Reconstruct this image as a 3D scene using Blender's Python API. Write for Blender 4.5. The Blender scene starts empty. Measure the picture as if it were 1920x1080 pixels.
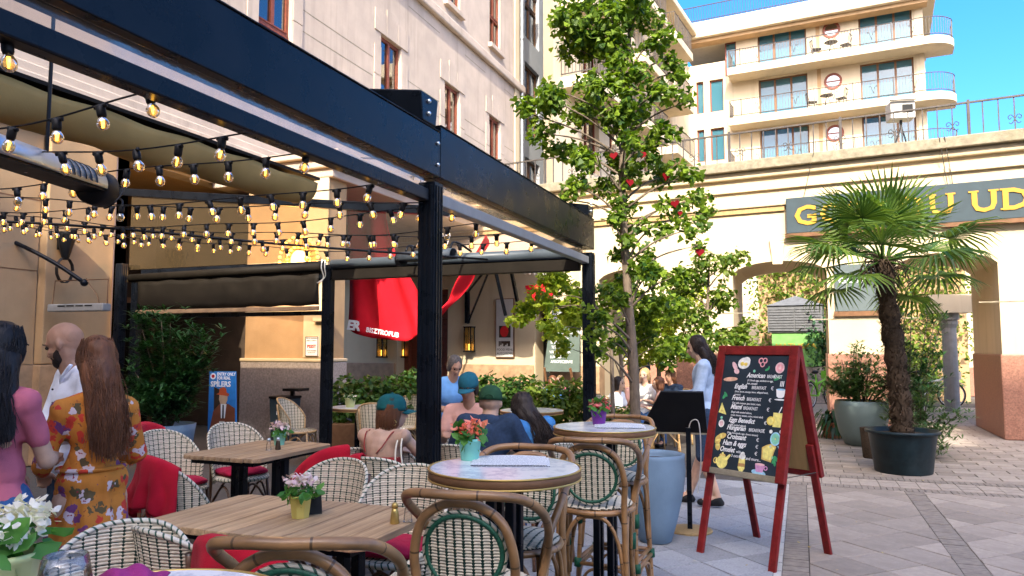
import bpy, bmesh, math, random
from mathutils import Vector as V, Matrix, Euler, Quaternion
from mathutils import noise as mnoise
R = math.radians
rnd = random.Random(7)
scene = bpy.context.scene
COL = scene.collection
# ------------------------------------------------------------------ camera
CAM_H, YAW, PITCH, FPX = 1.55, R(21.3), math.atan(110/1387), 1387.0
cd = bpy.data.cameras.new('camera'); cam = bpy.data.objects.new('camera', cd); COL.objects.link(cam)
cd.lens = 26.006; cd.sensor_width = 36; cd.clip_start = .05; cd.clip_end = 900
cam.location = (0, 0, CAM_H); cam.rotation_euler = (R(90) + PITCH, 0, YAW)
scene.camera = cam
# ------------------------------------------------------------------ sky, sun, exposure
SUN_EL, SUN_AZ = R(37), R(13)
L = V((math.sin(SUN_AZ)*math.cos(SUN_EL), -math.cos(SUN_AZ)*math.cos(SUN_EL), math.sin(SUN_EL)))
w = bpy.data.worlds.new('World'); scene.world = w; w.use_nodes = True
wn = w.node_tree; wb = wn.nodes['Background']
sky = wn.nodes.new('ShaderNodeTexSky'); sky.sky_type = 'NISHITA'; sky.sun_disc = False
sky.sun_elevation = SUN_EL; sky.sun_rotation = math.pi - SUN_AZ
sky.air_density = .6; sky.dust_density = 4.2; sky.ozone_density = 2.7
# thin high cloud streaks
tc = wn.nodes.new('ShaderNodeTexCoord'); mp = wn.nodes.new('ShaderNodeMapping'); mp.inputs['Scale'].default_value = (1.2, 1.2, 5)
nz = wn.nodes.new('ShaderNodeTexNoise'); nz.inputs['Scale'].default_value = 2.3; nz.inputs['Detail'].default_value = 7
rp = wn.nodes.new('ShaderNodeValToRGB'); rp.color_ramp.elements[0].position = .62; rp.color_ramp.elements[1].position = .95
rp.color_ramp.elements[1].color = (.35, .35, .35, 1)
mx = wn.nodes.new('ShaderNodeMix'); mx.data_type = 'RGBA'; mx.inputs[7].default_value = (5.5, 6.5, 8, 1)
wn.links.new(tc.outputs['Generated'], mp.inputs[0]); wn.links.new(mp.outputs[0], nz.inputs[0]); wn.links.new(nz.outputs[0], rp.inputs[0])
hs = wn.nodes.new('ShaderNodeHueSaturation'); hs.inputs['Saturation'].default_value = 1.4
wn.links.new(rp.outputs[0], mx.inputs[0]); wn.links.new(sky.outputs[0], hs.inputs['Color']); wn.links.new(hs.outputs[0], mx.inputs[6]); wn.links.new(mx.outputs[2], wb.inputs[0])
wb.inputs[1].default_value = .15
sl = bpy.data.lights.new('sun', 'SUN'); sl.energy = 2.0; sl.angle = R(.55); sl.color = (1, .91, .75)
so = bpy.data.objects.new('sun', sl); COL.objects.link(so); so.rotation_euler = L.to_track_quat('Z', 'Y').to_euler(); so.location = L*60
vs = scene.view_settings; vs.view_transform = 'Standard'; vs.look = 'None'; vs.exposure = 2.3; vs.gamma = 1; vs.use_curve_mapping = False
cy = scene.cycles; cy.use_denoising = True; cy.max_bounces = 7; cy.diffuse_bounces = 4; cy.glossy_bounces = 3
cy.transmission_bounces = 6; cy.transparent_max_bounces = 12; cy.caustics_reflective = False; cy.caustics_refractive = False
cy.sample_clamp_indirect = 6
# ------------------------------------------------------------------ where a pixel of the 1920x1080 photograph stands
_s, _c, _sp, _cp = math.sin(YAW), math.cos(YAW), math.sin(PITCH), math.cos(PITCH)
FW = V((-_s*_cp, _c*_cp, _sp)); RT = V((_c, _s, 0)); UP = RT.cross(FW); HF = V((-_s, _c, 0)); EYE = V((0, 0, CAM_H))
def ray(px, py): return FW*FPX + RT*(px-960) + UP*(540-py)
def atz(px, py, z=0): r = ray(px, py); return EYE + r*((z-CAM_H)/r.z)
def atx(px, py, x): r = ray(px, py); return EYE + r*(x/r.x)
def aty(px, py, y): r = ray(px, py); return EYE + r*(y/r.y)
def dep(px, py, d): r = ray(px, py); return EYE + r*(d/r.dot(HF))
def atpl(px, py, o, n): r = ray(px, py); return EYE + r*((o-EYE).dot(n)/r.dot(n))
def proj(p):
    v = V(p) - EYE; z = v.dot(FW)
    return (960 + FPX*v.dot(RT)/z, 540 - FPX*v.dot(UP)/z, z)
# ------------------------------------------------------------------ materials
M = {}
def nodes(name):
    m = bpy.data.materials.new(name); m.use_nodes = True; M[name] = m
    nt = m.node_tree; return m, nt, nt.nodes['Principled BSDF'], nt.nodes, nt.links
def lk(nt, a, b): nt.links.new(a, b)
def noise_node(nt, scale, detail=4, vec=None, rough=.55):
    n = nt.nodes.new('ShaderNodeTexNoise'); n.inputs['Scale'].default_value = scale; n.inputs['Detail'].default_value = detail
    n.inputs['Roughness'].default_value = rough
    if vec is not None: lk(nt, vec, n.inputs[0])
    return n
def mixc(nt, fac, a, b, blend='MIX'):
    n = nt.nodes.new('ShaderNodeMix'); n.data_type = 'RGBA'; n.blend_type = blend
    for k, x in ((0, fac), (6, a), (7, b)):
        if hasattr(x, 'is_linked'): lk(nt, x, n.inputs[k])
        elif k == 0: n.inputs[0].default_value = x
        else: n.inputs[k].default_value = (*x[:3], 1)
    return n.outputs[2]
def ramp(nt, x, p0, p1):
    n = nt.nodes.new('ShaderNodeMapRange'); n.inputs[1].default_value = p0; n.inputs[2].default_value = p1; lk(nt, x, n.inputs[0]); return n.outputs[0]
def math_(nt, op, a, b=None):
    n = nt.nodes.new('ShaderNodeMath'); n.operation = op
    for k, x in ((0, a), (1, b)):
        if x is None: continue
        if hasattr(x, 'is_linked'): lk(nt, x, n.inputs[k])
        else: n.inputs[k].default_value = x
    return n.outputs[0]
def bumpn(nt, h, strength=.3, dist=.01):
    n = nt.nodes.new('ShaderNodeBump'); n.inputs['Strength'].default_value = strength; n.inputs['Distance'].default_value = dist
    lk(nt, h, n.inputs['Height']); return n.outputs[0]
def coord(nt, kind='Object', scale=None):
    t = nt.nodes.new('ShaderNodeTexCoord'); o = t.outputs[kind]
    if scale:
        m = nt.nodes.new('ShaderNodeMapping'); m.inputs['Scale'].default_value = scale; lk(nt, o, m.inputs[0]); o = m.outputs[0]
    return o
def dark(c, k): return tuple(x*k for x in c[:3])
def mat(name, col, rough=.6, var=.2, scale=6, bump=0, bscale=60, metal=0, spec=.25, stain=0, stain_col=None, orand=0, sheen=0, mscale=None, coat=0, streak=0):
    m, nt, b, N, _ = nodes(name)
    vec = coord(nt, 'Object', mscale)
    n1 = noise_node(nt, scale, 6, vec)
    c = mixc(nt, ramp(nt, n1.outputs[0], .3, .7), dark(col, 1-var), dark(col, 1+var*.7))
    if stain:
        n2 = noise_node(nt, scale*.23, 8, vec, .7)
        c = mixc(nt, math_(nt, 'MULTIPLY', ramp(nt, n2.outputs[0], .5, .72), stain), c, stain_col or dark(col, .45))
    if streak:                                     # rain runs and grime down the wall
        n3 = noise_node(nt, 1.0, 7, coord(nt, 'Object', (3.2, 3.2, .22)), .62); n4 = noise_node(nt, .35, 3, coord(nt))
        f_ = math_(nt, 'MULTIPLY', math_(nt, 'MULTIPLY', ramp(nt, n3.outputs[0], .5, .74), ramp(nt, n4.outputs[0], .35, .65)), streak)
        c = mixc(nt, f_, c, dark(col, .5))
    if orand:
        oi = N.new('ShaderNodeObjectInfo')
        c = mixc(nt, 1.0, c, mixc(nt, oi.outputs['Random'], (1-orand,)*3, (1+orand,)*3), 'MULTIPLY')
    lk(nt, c, b.inputs['Base Color'])
    rr = ramp(nt, n1.outputs[0], .2, .8); rm = N.new('ShaderNodeMapRange'); rm.inputs[3].default_value = max(0, rough-.08); rm.inputs[4].default_value = min(1, rough+.1)
    lk(nt, rr, rm.inputs[0]); lk(nt, rm.outputs[0], b.inputs['Roughness'])
    b.inputs['Metallic'].default_value = metal; b.inputs['Specular IOR Level'].default_value = spec
    if sheen: b.inputs['Sheen Weight'].default_value = sheen; b.inputs['Sheen Roughness'].default_value = .5
    if coat: b.inputs['Coat Weight'].default_value = coat
    if bump:
        nb = noise_node(nt, bscale, 5, vec); lk(nt, bumpn(nt, nb.outputs[0], bump, .01), b.inputs['Normal'])
    return m
def leafmat(name, c1, c2, trans=.4, rough=.5):
    m, nt, b, N, _ = nodes(name)
    g = N.new('ShaderNodeNewGeometry')
    c = mixc(nt, g.outputs['Random Per Island'], c1, c2)
    lk(nt, c, b.inputs['Base Color']); b.inputs['Roughness'].default_value = rough; b.inputs['Specular IOR Level'].default_value = .35
    t = N.new('ShaderNodeBsdfTranslucent'); lk(nt, mixc(nt, 1, c, (1.5, 1.5, .5), 'MULTIPLY'), t.inputs[0])
    s = N.new('ShaderNodeMixShader'); s.inputs[0].default_value = trans
    lk(nt, b.outputs[0], s.inputs[1]); lk(nt, t.outputs[0], s.inputs[2]); lk(nt, s.outputs[0], N['Material Output'].inputs[0])
    return m
def clear(name, tint, gloss=.12, rough=.05, alpha=.0, col=(.8, .8, .8), wrinkle=0, refl=.8):
    """see-through sheet: tinted transparency, a little reflection, a little haze of its own colour"""
    m, nt, b, N, _ = nodes(name)
    tr = N.new('ShaderNodeBsdfTransparent'); tr.inputs[0].default_value = (*tint, 1)
    gl = N.new('ShaderNodeBsdfGlossy'); gl.inputs['Roughness'].default_value = rough; gl.inputs[0].default_value = (1, 1, 1, 1)
    if wrinkle:
        nb = noise_node(nt, 7, 4, coord(nt)); lk(nt, bumpn(nt, nb.outputs[0], wrinkle, .05), gl.inputs['Normal'])
    s = N.new('ShaderNodeMixShader'); fr = N.new('ShaderNodeFresnel'); fr.inputs[0].default_value = 1.45
    lk(nt, math_(nt, 'ADD', math_(nt, 'MULTIPLY', fr.outputs[0], refl), gloss*.3), s.inputs[0]); lk(nt, tr.outputs[0], s.inputs[1]); lk(nt, gl.outputs[0], s.inputs[2])
    o = s.outputs[0]
    if alpha:
        d = N.new('ShaderNodeBsdfDiffuse'); d.inputs[0].default_value = (*col, 1)
        s2 = N.new('ShaderNodeMixShader'); s2.inputs[0].default_value = alpha; lk(nt, o, s2.inputs[1]); lk(nt, d.outputs[0], s2.inputs[2]); o = s2.outputs[0]
    lk(nt, o, N['Material Output'].inputs[0]); return m
def glow(name, col, strength):
    m, nt, b, N, _ = nodes(name)
    b.inputs['Base Color'].default_value = (*col, 1); b.inputs['Emission Color'].default_value = (*col, 1); b.inputs['Emission Strength'].default_value = strength
    try: m.cycles.emission_sampling = 'NONE'
    except Exception: pass
    return m
# ------------------------------------------------------------------ mesh builder
def spline(pts, k=6, close=False):
    pts = [V(p) for p in pts]; n = len(pts); out = []
    if n < 3: return pts
    rng = range(n if close else n-1)
    for i in rng:
        p1, p2 = pts[i], pts[(i+1) % n]
        p0 = pts[i-1] if (i > 0 or close) else p1*2-p2
        p3 = pts[(i+2) % n] if (i+2 < n or close) else p2*2-p1
        for j in range(k):
            t = j/k
            out.append(.5*((2*p1) + (p2-p0)*t + (2*p0-5*p1+4*p2-p3)*t*t + (3*p1-p0-3*p2+p3)*t**3))
    if not close: out.append(pts[-1])
    return out
class MB:
    def __init__(s): s.v = []; s.f = []; s.uv = []; s.mi = []; s.m = 0; s.has_uv = False
    def add(s, vs, fs, uvs=None):
        o = len(s.v); s.v += [tuple(p) for p in vs]
        for k, f in enumerate(fs):
            s.f.append([i+o for i in f]); s.mi.append(s.m)
            if uvs: s.uv.append(uvs[k]); s.has_uv = True
            else: s.uv.append(None)
        return s
    def quad(s, a, b, c, d, uv=None): return s.add([a, b, c, d], [(0, 1, 2, 3)], [uv] if uv else None)
    def poly(s, pts): return s.add(pts, [tuple(range(len(pts)))])
    def box(s, x0, x1, y0, y1, z0, z1, mt=None):
        vs = [V((x, y, z)) for z in (z0, z1) for y in (y0, y1) for x in (x0, x1)]
        if mt: vs = [mt @ p for p in vs]
        return s.add(vs, [(0, 2, 3, 1), (4, 5, 7, 6), (0, 1, 5, 4), (2, 6, 7, 3), (0, 4, 6, 2), (1, 3, 7, 5)])
    def bar(s, a, b, wx, wy, upv=(0, 0, 1)):
        """rectangular bar from a to b"""
        a, b = V(a), V(b); d = (b-a); ln = d.length; d.normalize(); u = V(upv)
        x = d.cross(u)
        if x.length < 1e-4: x = d.cross(V((1, 0, 0)))
        x.normalize(); y = x.cross(d)
        vs = [p + x*i*wx/2 + y*j*wy/2 for p in (a, b) for j in (-1, 1) for i in (-1, 1)]
        return s.add(vs, [(0, 1, 3, 2), (4, 6, 7, 5), (0, 4, 5, 1), (2, 3, 7, 6), (0, 2, 6, 4), (1, 5, 7, 3)])
    def prism(s, poly, z0, z1, mt=None):
        n = len(poly); vs = [V((x, y, z0)) for x, y in poly] + [V((x, y, z1)) for x, y in poly]
        if mt: vs = [mt @ p for p in vs]
        fs = [tuple(range(n))[::-1], tuple(range(n, 2*n))] + [(i, (i+1) % n, n+(i+1) % n, n+i) for i in range(n)]
        return s.add(vs, fs)
    def tube(s, pts, r, n=8, close=False, caps=True, vs_=1.0, flat=1.0):
        pts = [V(p) for p in pts]; m = len(pts); rs = r if isinstance(r, (list, tuple)) else [r]*m
        vs = []; fs = []; uvs = []; up = None; L_ = [0]
        for i in range(1, m): L_.append(L_[-1] + (pts[i]-pts[i-1]).length)
        for i in range(m):
            a = pts[i-1] if (i > 0 or close) else pts[i]; b = pts[(i+1) % m] if (i < m-1 or close) else pts[i]
            d = (b-a).normalized()
            if up is None:
                up = V((0, 0, 1)) if abs(d.z) < .9 else V((1, 0, 0))
            x = d.cross(up)
            if x.length < 1e-5: x = d.cross(V((.3, 1, .2)))
            x.normalize(); up = x.cross(d).normalized()
            for k in range(n):
                t = 2*math.pi*k/n; vs.append(pts[i] + (x*math.cos(t) + up*math.sin(t)*flat)*rs[i])
        for i in range(m if close else m-1):
            j = (i+1) % m
            for k in range(n):
                k2 = (k+1) % n; fs.append((i*n+k, i*n+k2, j*n+k2, j*n+k))
                lj = L_[j] if j > i else L_[i]+.01
                uvs.append([(k/n, L_[i]*vs_), ((k+1)/n, L_[i]*vs_), ((k+1)/n, lj*vs_), (k/n, lj*vs_)])
        if caps and not close:
            fs.append(tuple(range(n))[::-1]); fs.append(tuple(range((m-1)*n, m*n))); uvs += [[(0, 0)]*n, [(0, 0)]*n]
        return s.add(vs, fs, uvs)
    def lathe(s, prof, n=24, c=(0, 0, 0), mt=None, caps=True):
        vs = []; fs = []; m = len(prof)
        for r, z in prof:
            for k in range(n):
                t = 2*math.pi*k/n; p = V((c[0]+r*math.cos(t), c[1]+r*math.sin(t), c[2]+z)); vs.append(mt @ p if mt else p)
        for i in range(m-1):
            for k in range(n): fs.append((i*n+k, i*n+(k+1) % n, (i+1)*n+(k+1) % n, (i+1)*n+k))
        if caps and prof[0][0] > 1e-6: fs.append(tuple(range(n))[::-1])
        if caps and prof[-1][0] > 1e-6: fs.append(tuple(range((m-1)*n, m*n)))
        return s.add(vs, fs)
    def sph(s, c, r, n=10, m=6, sc=(1, 1, 1)):
        vs = []; fs = []
        for i in range(m+1):
            a = math.pi*i/m
            for k in range(n):
                t = 2*math.pi*k/n; vs.append((c[0]+r*sc[0]*math.sin(a)*math.cos(t), c[1]+r*sc[1]*math.sin(a)*math.sin(t), c[2]+r*sc[2]*math.cos(a)))
        for i in range(m):
            for k in range(n): fs.append((i*n+k, (i+1)*n+k, (i+1)*n+(k+1) % n, i*n+(k+1) % n))
        return s.add(vs, fs)
    def grid(s, fn, nu, nv, su=1, sv=1):
        vs = [fn(i/nu, j/nv) for j in range(nv+1) for i in range(nu+1)]; fs = []; uvs = []
        for j in range(nv):
            for i in range(nu):
                a = j*(nu+1)+i; fs.append((a, a+1, a+nu+2, a+nu+1))
                uvs.append([(i/nu*su, j/nv*sv), ((i+1)/nu*su, j/nv*sv), ((i+1)/nu*su, (j+1)/nv*sv), (i/nu*su, (j+1)/nv*sv)])
        return s.add(vs, fs, uvs)
    def mesh(s, name, mats, smooth=False):
        me = bpy.data.meshes.new(name); me.from_pydata(s.v, [], s.f)
        for m in (mats if isinstance(mats, (list, tuple)) else [mats]): me.materials.append(M[m] if isinstance(m, str) else m)
        if any(s.mi): me.polygons.foreach_set('material_index', s.mi)
        if smooth: me.polygons.foreach_set('use_smooth', [True]*len(s.f))
        if s.has_uv:
            ul = me.uv_layers.new(name='UVMap'); fl = []
            for f, u in zip(s.f, s.uv):
                for q in (u or [(0, 0)]*len(f)): fl += q
            ul.data.foreach_set('uv', fl)
        me.update(); return me
    def build(s, name, mats, parent=None, smooth=False, bevel=0, loc=None, rz=0, solid=0, seg=2, sub=0):
        me = s.mesh(name, mats, smooth); o = bpy.data.objects.new(name, me); COL.objects.link(o)
        if parent is not None: o.parent = parent
        if loc is not None: o.location = loc
        if rz: o.rotation_euler.z = rz
        if solid: q = o.modifiers.new('thick', 'SOLIDIFY'); q.thickness = solid; q.offset = 0
        if sub: q = o.modifiers.new('sub', 'SUBSURF'); q.levels = q.render_levels = sub
        if bevel:
            q = o.modifiers.new('bevel', 'BEVEL'); q.width = bevel; q.segments = seg; q.limit_method = 'ANGLE'; q.angle_limit = R(40)
        return o
# a side scene in which modifiers and letters are evaluated on their own (removed at the end)
WORK = bpy.data.scenes.new('workbench')
def bake(o):
    WORK.collection.objects.link(o); vl = WORK.view_layers[0]; vl.update(); dg = vl.depsgraph
    me = bpy.data.meshes.new_from_object(o.evaluated_get(dg)); bpy.data.objects.remove(o); return me
def tag(o, label, cat, group=None, kind=None):
    if label: o['label'] = label
    if cat: o['category'] = cat
    if group: o['group'] = group
    if kind: o['kind'] = kind
    return o
def thing(name, label, cat, loc=(0, 0, 0), rz=0, group=None, scale=None):
    o = bpy.data.objects.new(name, None); COL.objects.link(o); o.empty_display_size = .1
    o.location = loc; o.rotation_euler.z = rz
    if scale: o.scale = (scale,)*3
    return tag(o, label, cat, group)
def dup(root, label, loc, rz=0, group=None, parent=None, rot=None):
    c = root.copy(); COL.objects.link(c)
    if parent is not None: c.parent = parent
    if loc is not None: c.location = loc
    c.rotation_euler = rot or (0, 0, rz)
    if label: c['label'] = label
    if group: c['group'] = group
    for ch in root.children: _cp_tree(ch, c)
    return c
def _cp_tree(o, parent):
    c = o.copy(); COL.objects.link(c); c.parent = parent
    for ch in o.children: _cp_tree(ch, c)
def text(body, size, mats, parent=None, name='lettering', loc=(0, 0, 0), rot=(0, 0, 0), ext=.001, align='LEFT', xs=1.0, shear=0, off=0):
    cu = bpy.data.curves.new(name, 'FONT'); cu.body = body; cu.size = size; cu.extrude = ext; cu.resolution_u = 2
    cu.align_x = align; cu.shear = shear; cu.offset = off
    me = bake(bpy.data.objects.new(name, cu)); bpy.data.curves.remove(cu)
    me.materials.clear(); me.materials.append(M[mats]); me.name = name
    o = bpy.data.objects.new(name, me); COL.objects.link(o); o.parent = parent; o.location = loc; o.rotation_euler = rot; o.scale = (xs, 1, 1)
    return o
def holed(mb, us, zs, solid, P, back=True):
    """wall skin with openings: cells of the grid us x zs that are solid; P(u, z, d) d = 0 front, 1 back"""
    nu, nz = len(us)-1, len(zs)-1
    S = lambda i, j: 0 <= i < nu and 0 <= j < nz and solid((us[i]+us[i+1])/2, (zs[j]+zs[j+1])/2)
    for i in range(nu):
        for j in range(nz):
            if not S(i, j): continue
            a, b, c, d = us[i], us[i+1], zs[j], zs[j+1]
            mb.quad(P(a, c, 0), P(b, c, 0), P(b, d, 0), P(a, d, 0))
            if back: mb.quad(P(b, c, 1), P(a, c, 1), P(a, d, 1), P(b, d, 1))
            if not S(i-1, j): mb.quad(P(a, c, 1), P(a, c, 0), P(a, d, 0), P(a, d, 1))
            if not S(i+1, j): mb.quad(P(b, c, 0), P(b, c, 1), P(b, d, 1), P(b, d, 0))
            if not S(i, j-1): mb.quad(P(a, c, 1), P(b, c, 1), P(b, c, 0), P(a, c, 0))
            if not S(i, j+1): mb.quad(P(a, d, 0), P(b, d, 0), P(b, d, 1), P(a, d, 1))
    return mb
def leaves(mb, spots, n, size, kind='fan', up=.5, rg=rnd, shell=.5, droop=0):
    """n leaf-sized faces through the ellipsoids spots = [(centre, (rx, ry, rz))]"""
    vol = [max(1e-4, r[0]*r[1]*r[2])**.75 for c, r in spots]; tot = sum(vol)
    for (c, r), w_ in zip(spots, vol):
        for _ in range(max(1, int(n*w_/tot))):
            d = V((rg.gauss(0, 1), rg.gauss(0, 1), rg.gauss(0, 1))).normalized(); q = shell + (1-shell)*rg.random()**.5 if rg.random() < .8 else rg.random()
            p = V((c[0]+d.x*r[0]*q, c[1]+d.y*r[1]*q, c[2]+d.z*r[2]*q))
            nrm = (d*.6 + V((rg.uniform(-1, 1), rg.uniform(-1, 1), rg.uniform(-.6, 1)+up))).normalized()
            t = nrm.cross(V((rg.uniform(-1, 1), rg.uniform(-1, 1), rg.uniform(-1, 1)))).normalized()
            if kind == 'long': t = (d*.8 + t*.9 + V((0, 0, .35-droop))).normalized(); nrm = (nrm - t*nrm.dot(t)).normalized()
            b = nrm.cross(t); s = size*rg.uniform(.6, 1.25)
            if kind == 'fan':
                mb.poly([p, p+(t*.75+b*.62)*s+nrm*.1*s, p+(t*1.0+b*.25)*s, p+t*.82*s-nrm*.05*s, p+(t*1.0-b*.25)*s, p+(t*.75-b*.62)*s+nrm*.1*s])
            elif kind == 'oval':
                mb.poly([p, p+(t*.35+b*.3)*s, p+(t*.75+b*.22)*s, p+t*s+nrm*.08*s, p+(t*.75-b*.22)*s, p+(t*.35-b*.3)*s])
            else:
                m_ = p+t*s*.5+nrm*.05*s; e = p+t*s-V((0, 0, s*.18))
                mb.add([p, m_+b*s*.085, e, m_-b*s*.085], [(0, 1, 2, 3)])
    return mb
# ------------------------------------------------------------------ material palette
mat('stucco_pink', (.47, .385, .31), .85, .12, 1.6, .3, 90, stain=.4, stain_col=(.30, .245, .20), streak=.7)
mat('stucco_tan', (.42, .275, .145), .85, .14, 2.2, .3, 70, stain=.35, stain_col=(.29, .185, .095), streak=.45)
mat('stucco_cream', (.58, .475, .31), .85, .07, 1.2, .2, 80, stain=.4, stain_col=(.44, .33, .19), streak=.55)
mat('stucco_pale', (.56, .47, .33), .85, .07, .8, .15, 60, stain=.35, stain_col=(.45, .355, .23), streak=.5)
mat('stucco_grey', (.40, .42, .44), .85, .1, 1.5, .2, 80)
mat('coping_stone', (.27, .235, .165), .9, .35, 9, .6, 50, stain=.7, stain_col=(.16, .15, .08))
mat('granite_red', (.31, .15, .10), .5, .35, 40, .1, 120, stain=.4, stain_col=(.2, .085, .055))
mat('kiosk_grey', (.12, .125, .13), .5, .2, 8)
mat('granite_grey', (.33, .29, .27), .6, .3, 30, .15, 100, stain=.5, stain_col=(.2, .17, .16))
mat('marble_brown', (.36, .23, .13), .5, .3, 7, .1, 80)
mat('timber_red', (.20, .055, .03), .45, .25, 14)
mat('timber_brown', (.17, .085, .04), .5, .25, 12)
mat('black_metal', (.006, .008, .012), .28, .4, 5, .03, 120, spec=.16, stain=.3, stain_col=(.022, .024, .026), streak=.3)
mat('black_rail', (.035, .035, .035), .5, .3, 20)
mat('grey_rail', (.075, .065, .058), .5, .3, 20)
mat('dark_plastic', (.008, .008, .009), .45, .3, 8)
mat('alu', (.55, .62, .68), .32, .15, 8, metal=.9)
mat('zinc', (.42, .44, .45), .45, .2, 6, metal=.6)
mat('white_paint', (.52, .5, .46), .5, .1, 6)
mat('enamel_grey', (.25, .25, .245), .45, .15, 8)
mat('curtain_yellow', (.42, .33, .13), .9, .15, 3, mscale=(6, 6, .4))
mat('curtain', (.48, .46, .42), .9, .15, 3, mscale=(6, 6, .4))
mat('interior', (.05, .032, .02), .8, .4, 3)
mat('asphalt', (.16, .15, .14), .9, .25, 5, .3, 80)
mat('paver_pink', (.345, .29, .235), .8, .16, 18, .45, 160, orand=.2, stain=.6, stain_col=(.21, .175, .145))
mat('paver_grey', (.32, .325, .33), .8, .2, 60, .4, 200, orand=.18, stain=.6, stain_col=(.19, .19, .19))
mat('paver_white', (.5, .48, .44), .8, .15, 30, .3, 150, orand=.1)
mat('brick_dark', (.265, .225, .185), .85, .25, 14, .4, 120, stain=.3)
mat('joint', (.09, .08, .07), .95, .3, 30)
mat('bark', (.17, .13, .095), .9, .35, 18, .9, 40, mscale=(3, 3, .6))
mat('soil', (.06, .04, .025), .95, .5, 60, .9, 90)
mat('gutter_grey', (.06, .075, .09), .4, .2, 5)
mat('planter_blue', (.165, .25, .345), .6, .14, 4, .12, 60, stain=.45, stain_col=(.11, .16, .21), streak=.4)
mat('planter_sage', (.17, .22, .21), .5, .1, 4, .08, 60)
mat('pot_black', (.008, .02, .026), .42, .4, 9, .1, 50, stain=.35, stain_col=(.05, .07, .08))
mat('terracotta', (.42, .16, .08), .8, .2, 10, .2, 60)
mat('gold', (.50, .27, .035), .45, .1, 10)
mat('sign_slate', (.042, .062, .072), .6, .15, 6)
mat('sign_grey', (.10, .125, .125), .5, .06, 3)
mat('white', (.85, .85, .83), .6, .05, 6)
mat('black', (.01, .01, .01), .6, .1, 6)
mat('red_cloth', (.50, .012, .03), .9, .2, 5, .5, 300, sheen=.06, spec=.1)
mat('red_banner', (.52, .012, .022), .9, .15, 3, .25, 140, spec=.08)
mat('red_seat', (.42, .012, .05), .9, .25, 6, .5, 250, sheen=.06, spec=.1)
mat('red_frame', (.19, .013, .012), .5, .35, 18, .25, 60, stain=.3, stain_col=(.16, .02, .012))
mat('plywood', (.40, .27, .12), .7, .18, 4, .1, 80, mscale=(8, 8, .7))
mat('chalk_board', (.018, .03, .042), .65, .3, 4, stain=.3, stain_col=(.03, .045, .06))
mat('brass', (.55, .38, .12), .35, .2, 10, metal=.7)
mat('pvc_dark', (.014, .011, .008), .6, .3, 6, spec=.1)
mat('fabric_tan', (.45, .35, .24), .85, .12, 4, .1, 80)
mat('fabric_gold', (.36, .24, .085), .8, .15, 3, .1, 80)
mat('ivory', (.78, .73, .6), .5, .12, 40)
mat('green_wrap', (.012, .09, .045), .45, .3, 60)
mat('cane_dark', (.012, .035, .024), .5, .3, 60)
mat('cane_cream', (.62, .54, .40), .5, .2, 70)
mat('copper_leaf', (.06, .1, .04), .5, .3, 8)
clear('pane', (.16, .20, .24), .5, .02, .0)
clear('pane_sky', (.22, .36, .40), .3, .04, .5, (.07, .22, .29))  # teal in the pane colour stands in for reflected sky
clear('clear_pvc', (.90, .85, .80), .03, .12, .04, (.6, .5, .42), wrinkle=.12, refl=.25)
clear('smoked_pvc', (.62, .52, .40), .2, .1, .12, (.35, .24, .12), wrinkle=.15)
clear('drinking_glass', (.95, .96, .96), .1, .02)
clear('bulb_glass', (1, .80, .42), .2, .03, .10, (1, .72, .28))
glow('filament', (1, .60, .13), 1.6)
glow('lamp_glow', (1, .62, .14), 1.0)
leafmat('leaf_ginkgo', (.018, .065, .008), (.21, .31, .025), .44)
leafmat('leaf_dark', (.012, .05, .018), (.04, .12, .035), .22, .38)
leafmat('leaf_hedge', (.02, .07, .01), (.09, .18, .025), .3)
leafmat('leaf_olive', (.05, .12, .04), (.17, .25, .10), .3)
leafmat('leaf_ivy', (.035, .09, .008), (.19, .26, .03), .38)
leafmat('leaf_lime', (.14, .24, .015), (.46, .52, .06), .5)
leafmat('leaf_palm', (.02, .07, .014), (.13, .20, .035), .34, .36)
leafmat('leaf_fresh', (.03, .15, .025), (.12, .30, .06), .35)
leafmat('petal_white', (.72, .66, .62), (.85, .82, .8), .3)
leafmat('petal_coral', (.75, .13, .07), (.85, .35, .25), .3)
leafmat('petal_red', (.55, .02, .05), (.75, .35, .3), .3)
leafmat('petal_lilac', (.55, .35, .45), (.8, .72, .75), .3)
def bamboo(name, c):
    m, nt, b, N, _ = nodes(name)
    uv = coord(nt, 'UV'); sp = N.new('ShaderNodeSeparateXYZ'); lk(nt, uv, sp.inputs[0])
    n1 = noise_node(nt, 9, 5, coord(nt)); base = mixc(nt, ramp(nt, n1.outputs[0], .3, .7), dark(c, .6), dark(c, 1.25))
    fr = math_(nt, 'FRACT', math_(nt, 'MULTIPLY', sp.outputs[1], 5.5)); ring = math_(nt, 'LESS_THAN', fr, .035)
    lk(nt, mixc(nt, ring, base, dark(c, .3)), b.inputs['Base Color']); b.inputs['Roughness'].default_value = .38; b.inputs['Coat Weight'].default_value = .15
    return m
bamboo('cane_brown', (.30, .155, .06)); bamboo('cane_honey', (.46, .29, .13)); bamboo('cane_deep', (.13, .06, .03))
def wrapmat(name, a, b_, k):
    m, nt, b, N, _ = nodes(name)
    sp = N.new('ShaderNodeSeparateXYZ'); lk(nt, coord(nt, 'UV'), sp.inputs[0])
    f = math_(nt, 'FRACT', math_(nt, 'ADD', math_(nt, 'MULTIPLY', sp.outputs[1], k), sp.outputs[0]))
    lk(nt, mixc(nt, math_(nt, 'LESS_THAN', f, .74), a, b_), b.inputs['Base Color']); b.inputs['Roughness'].default_value = .5
wrapmat('rim_wrap', (.014, .06, .035), (.60, .54, .42), 30)
wrapmat('rim_green', (.012, .075, .045), (.016, .10, .055), 60)
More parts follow.
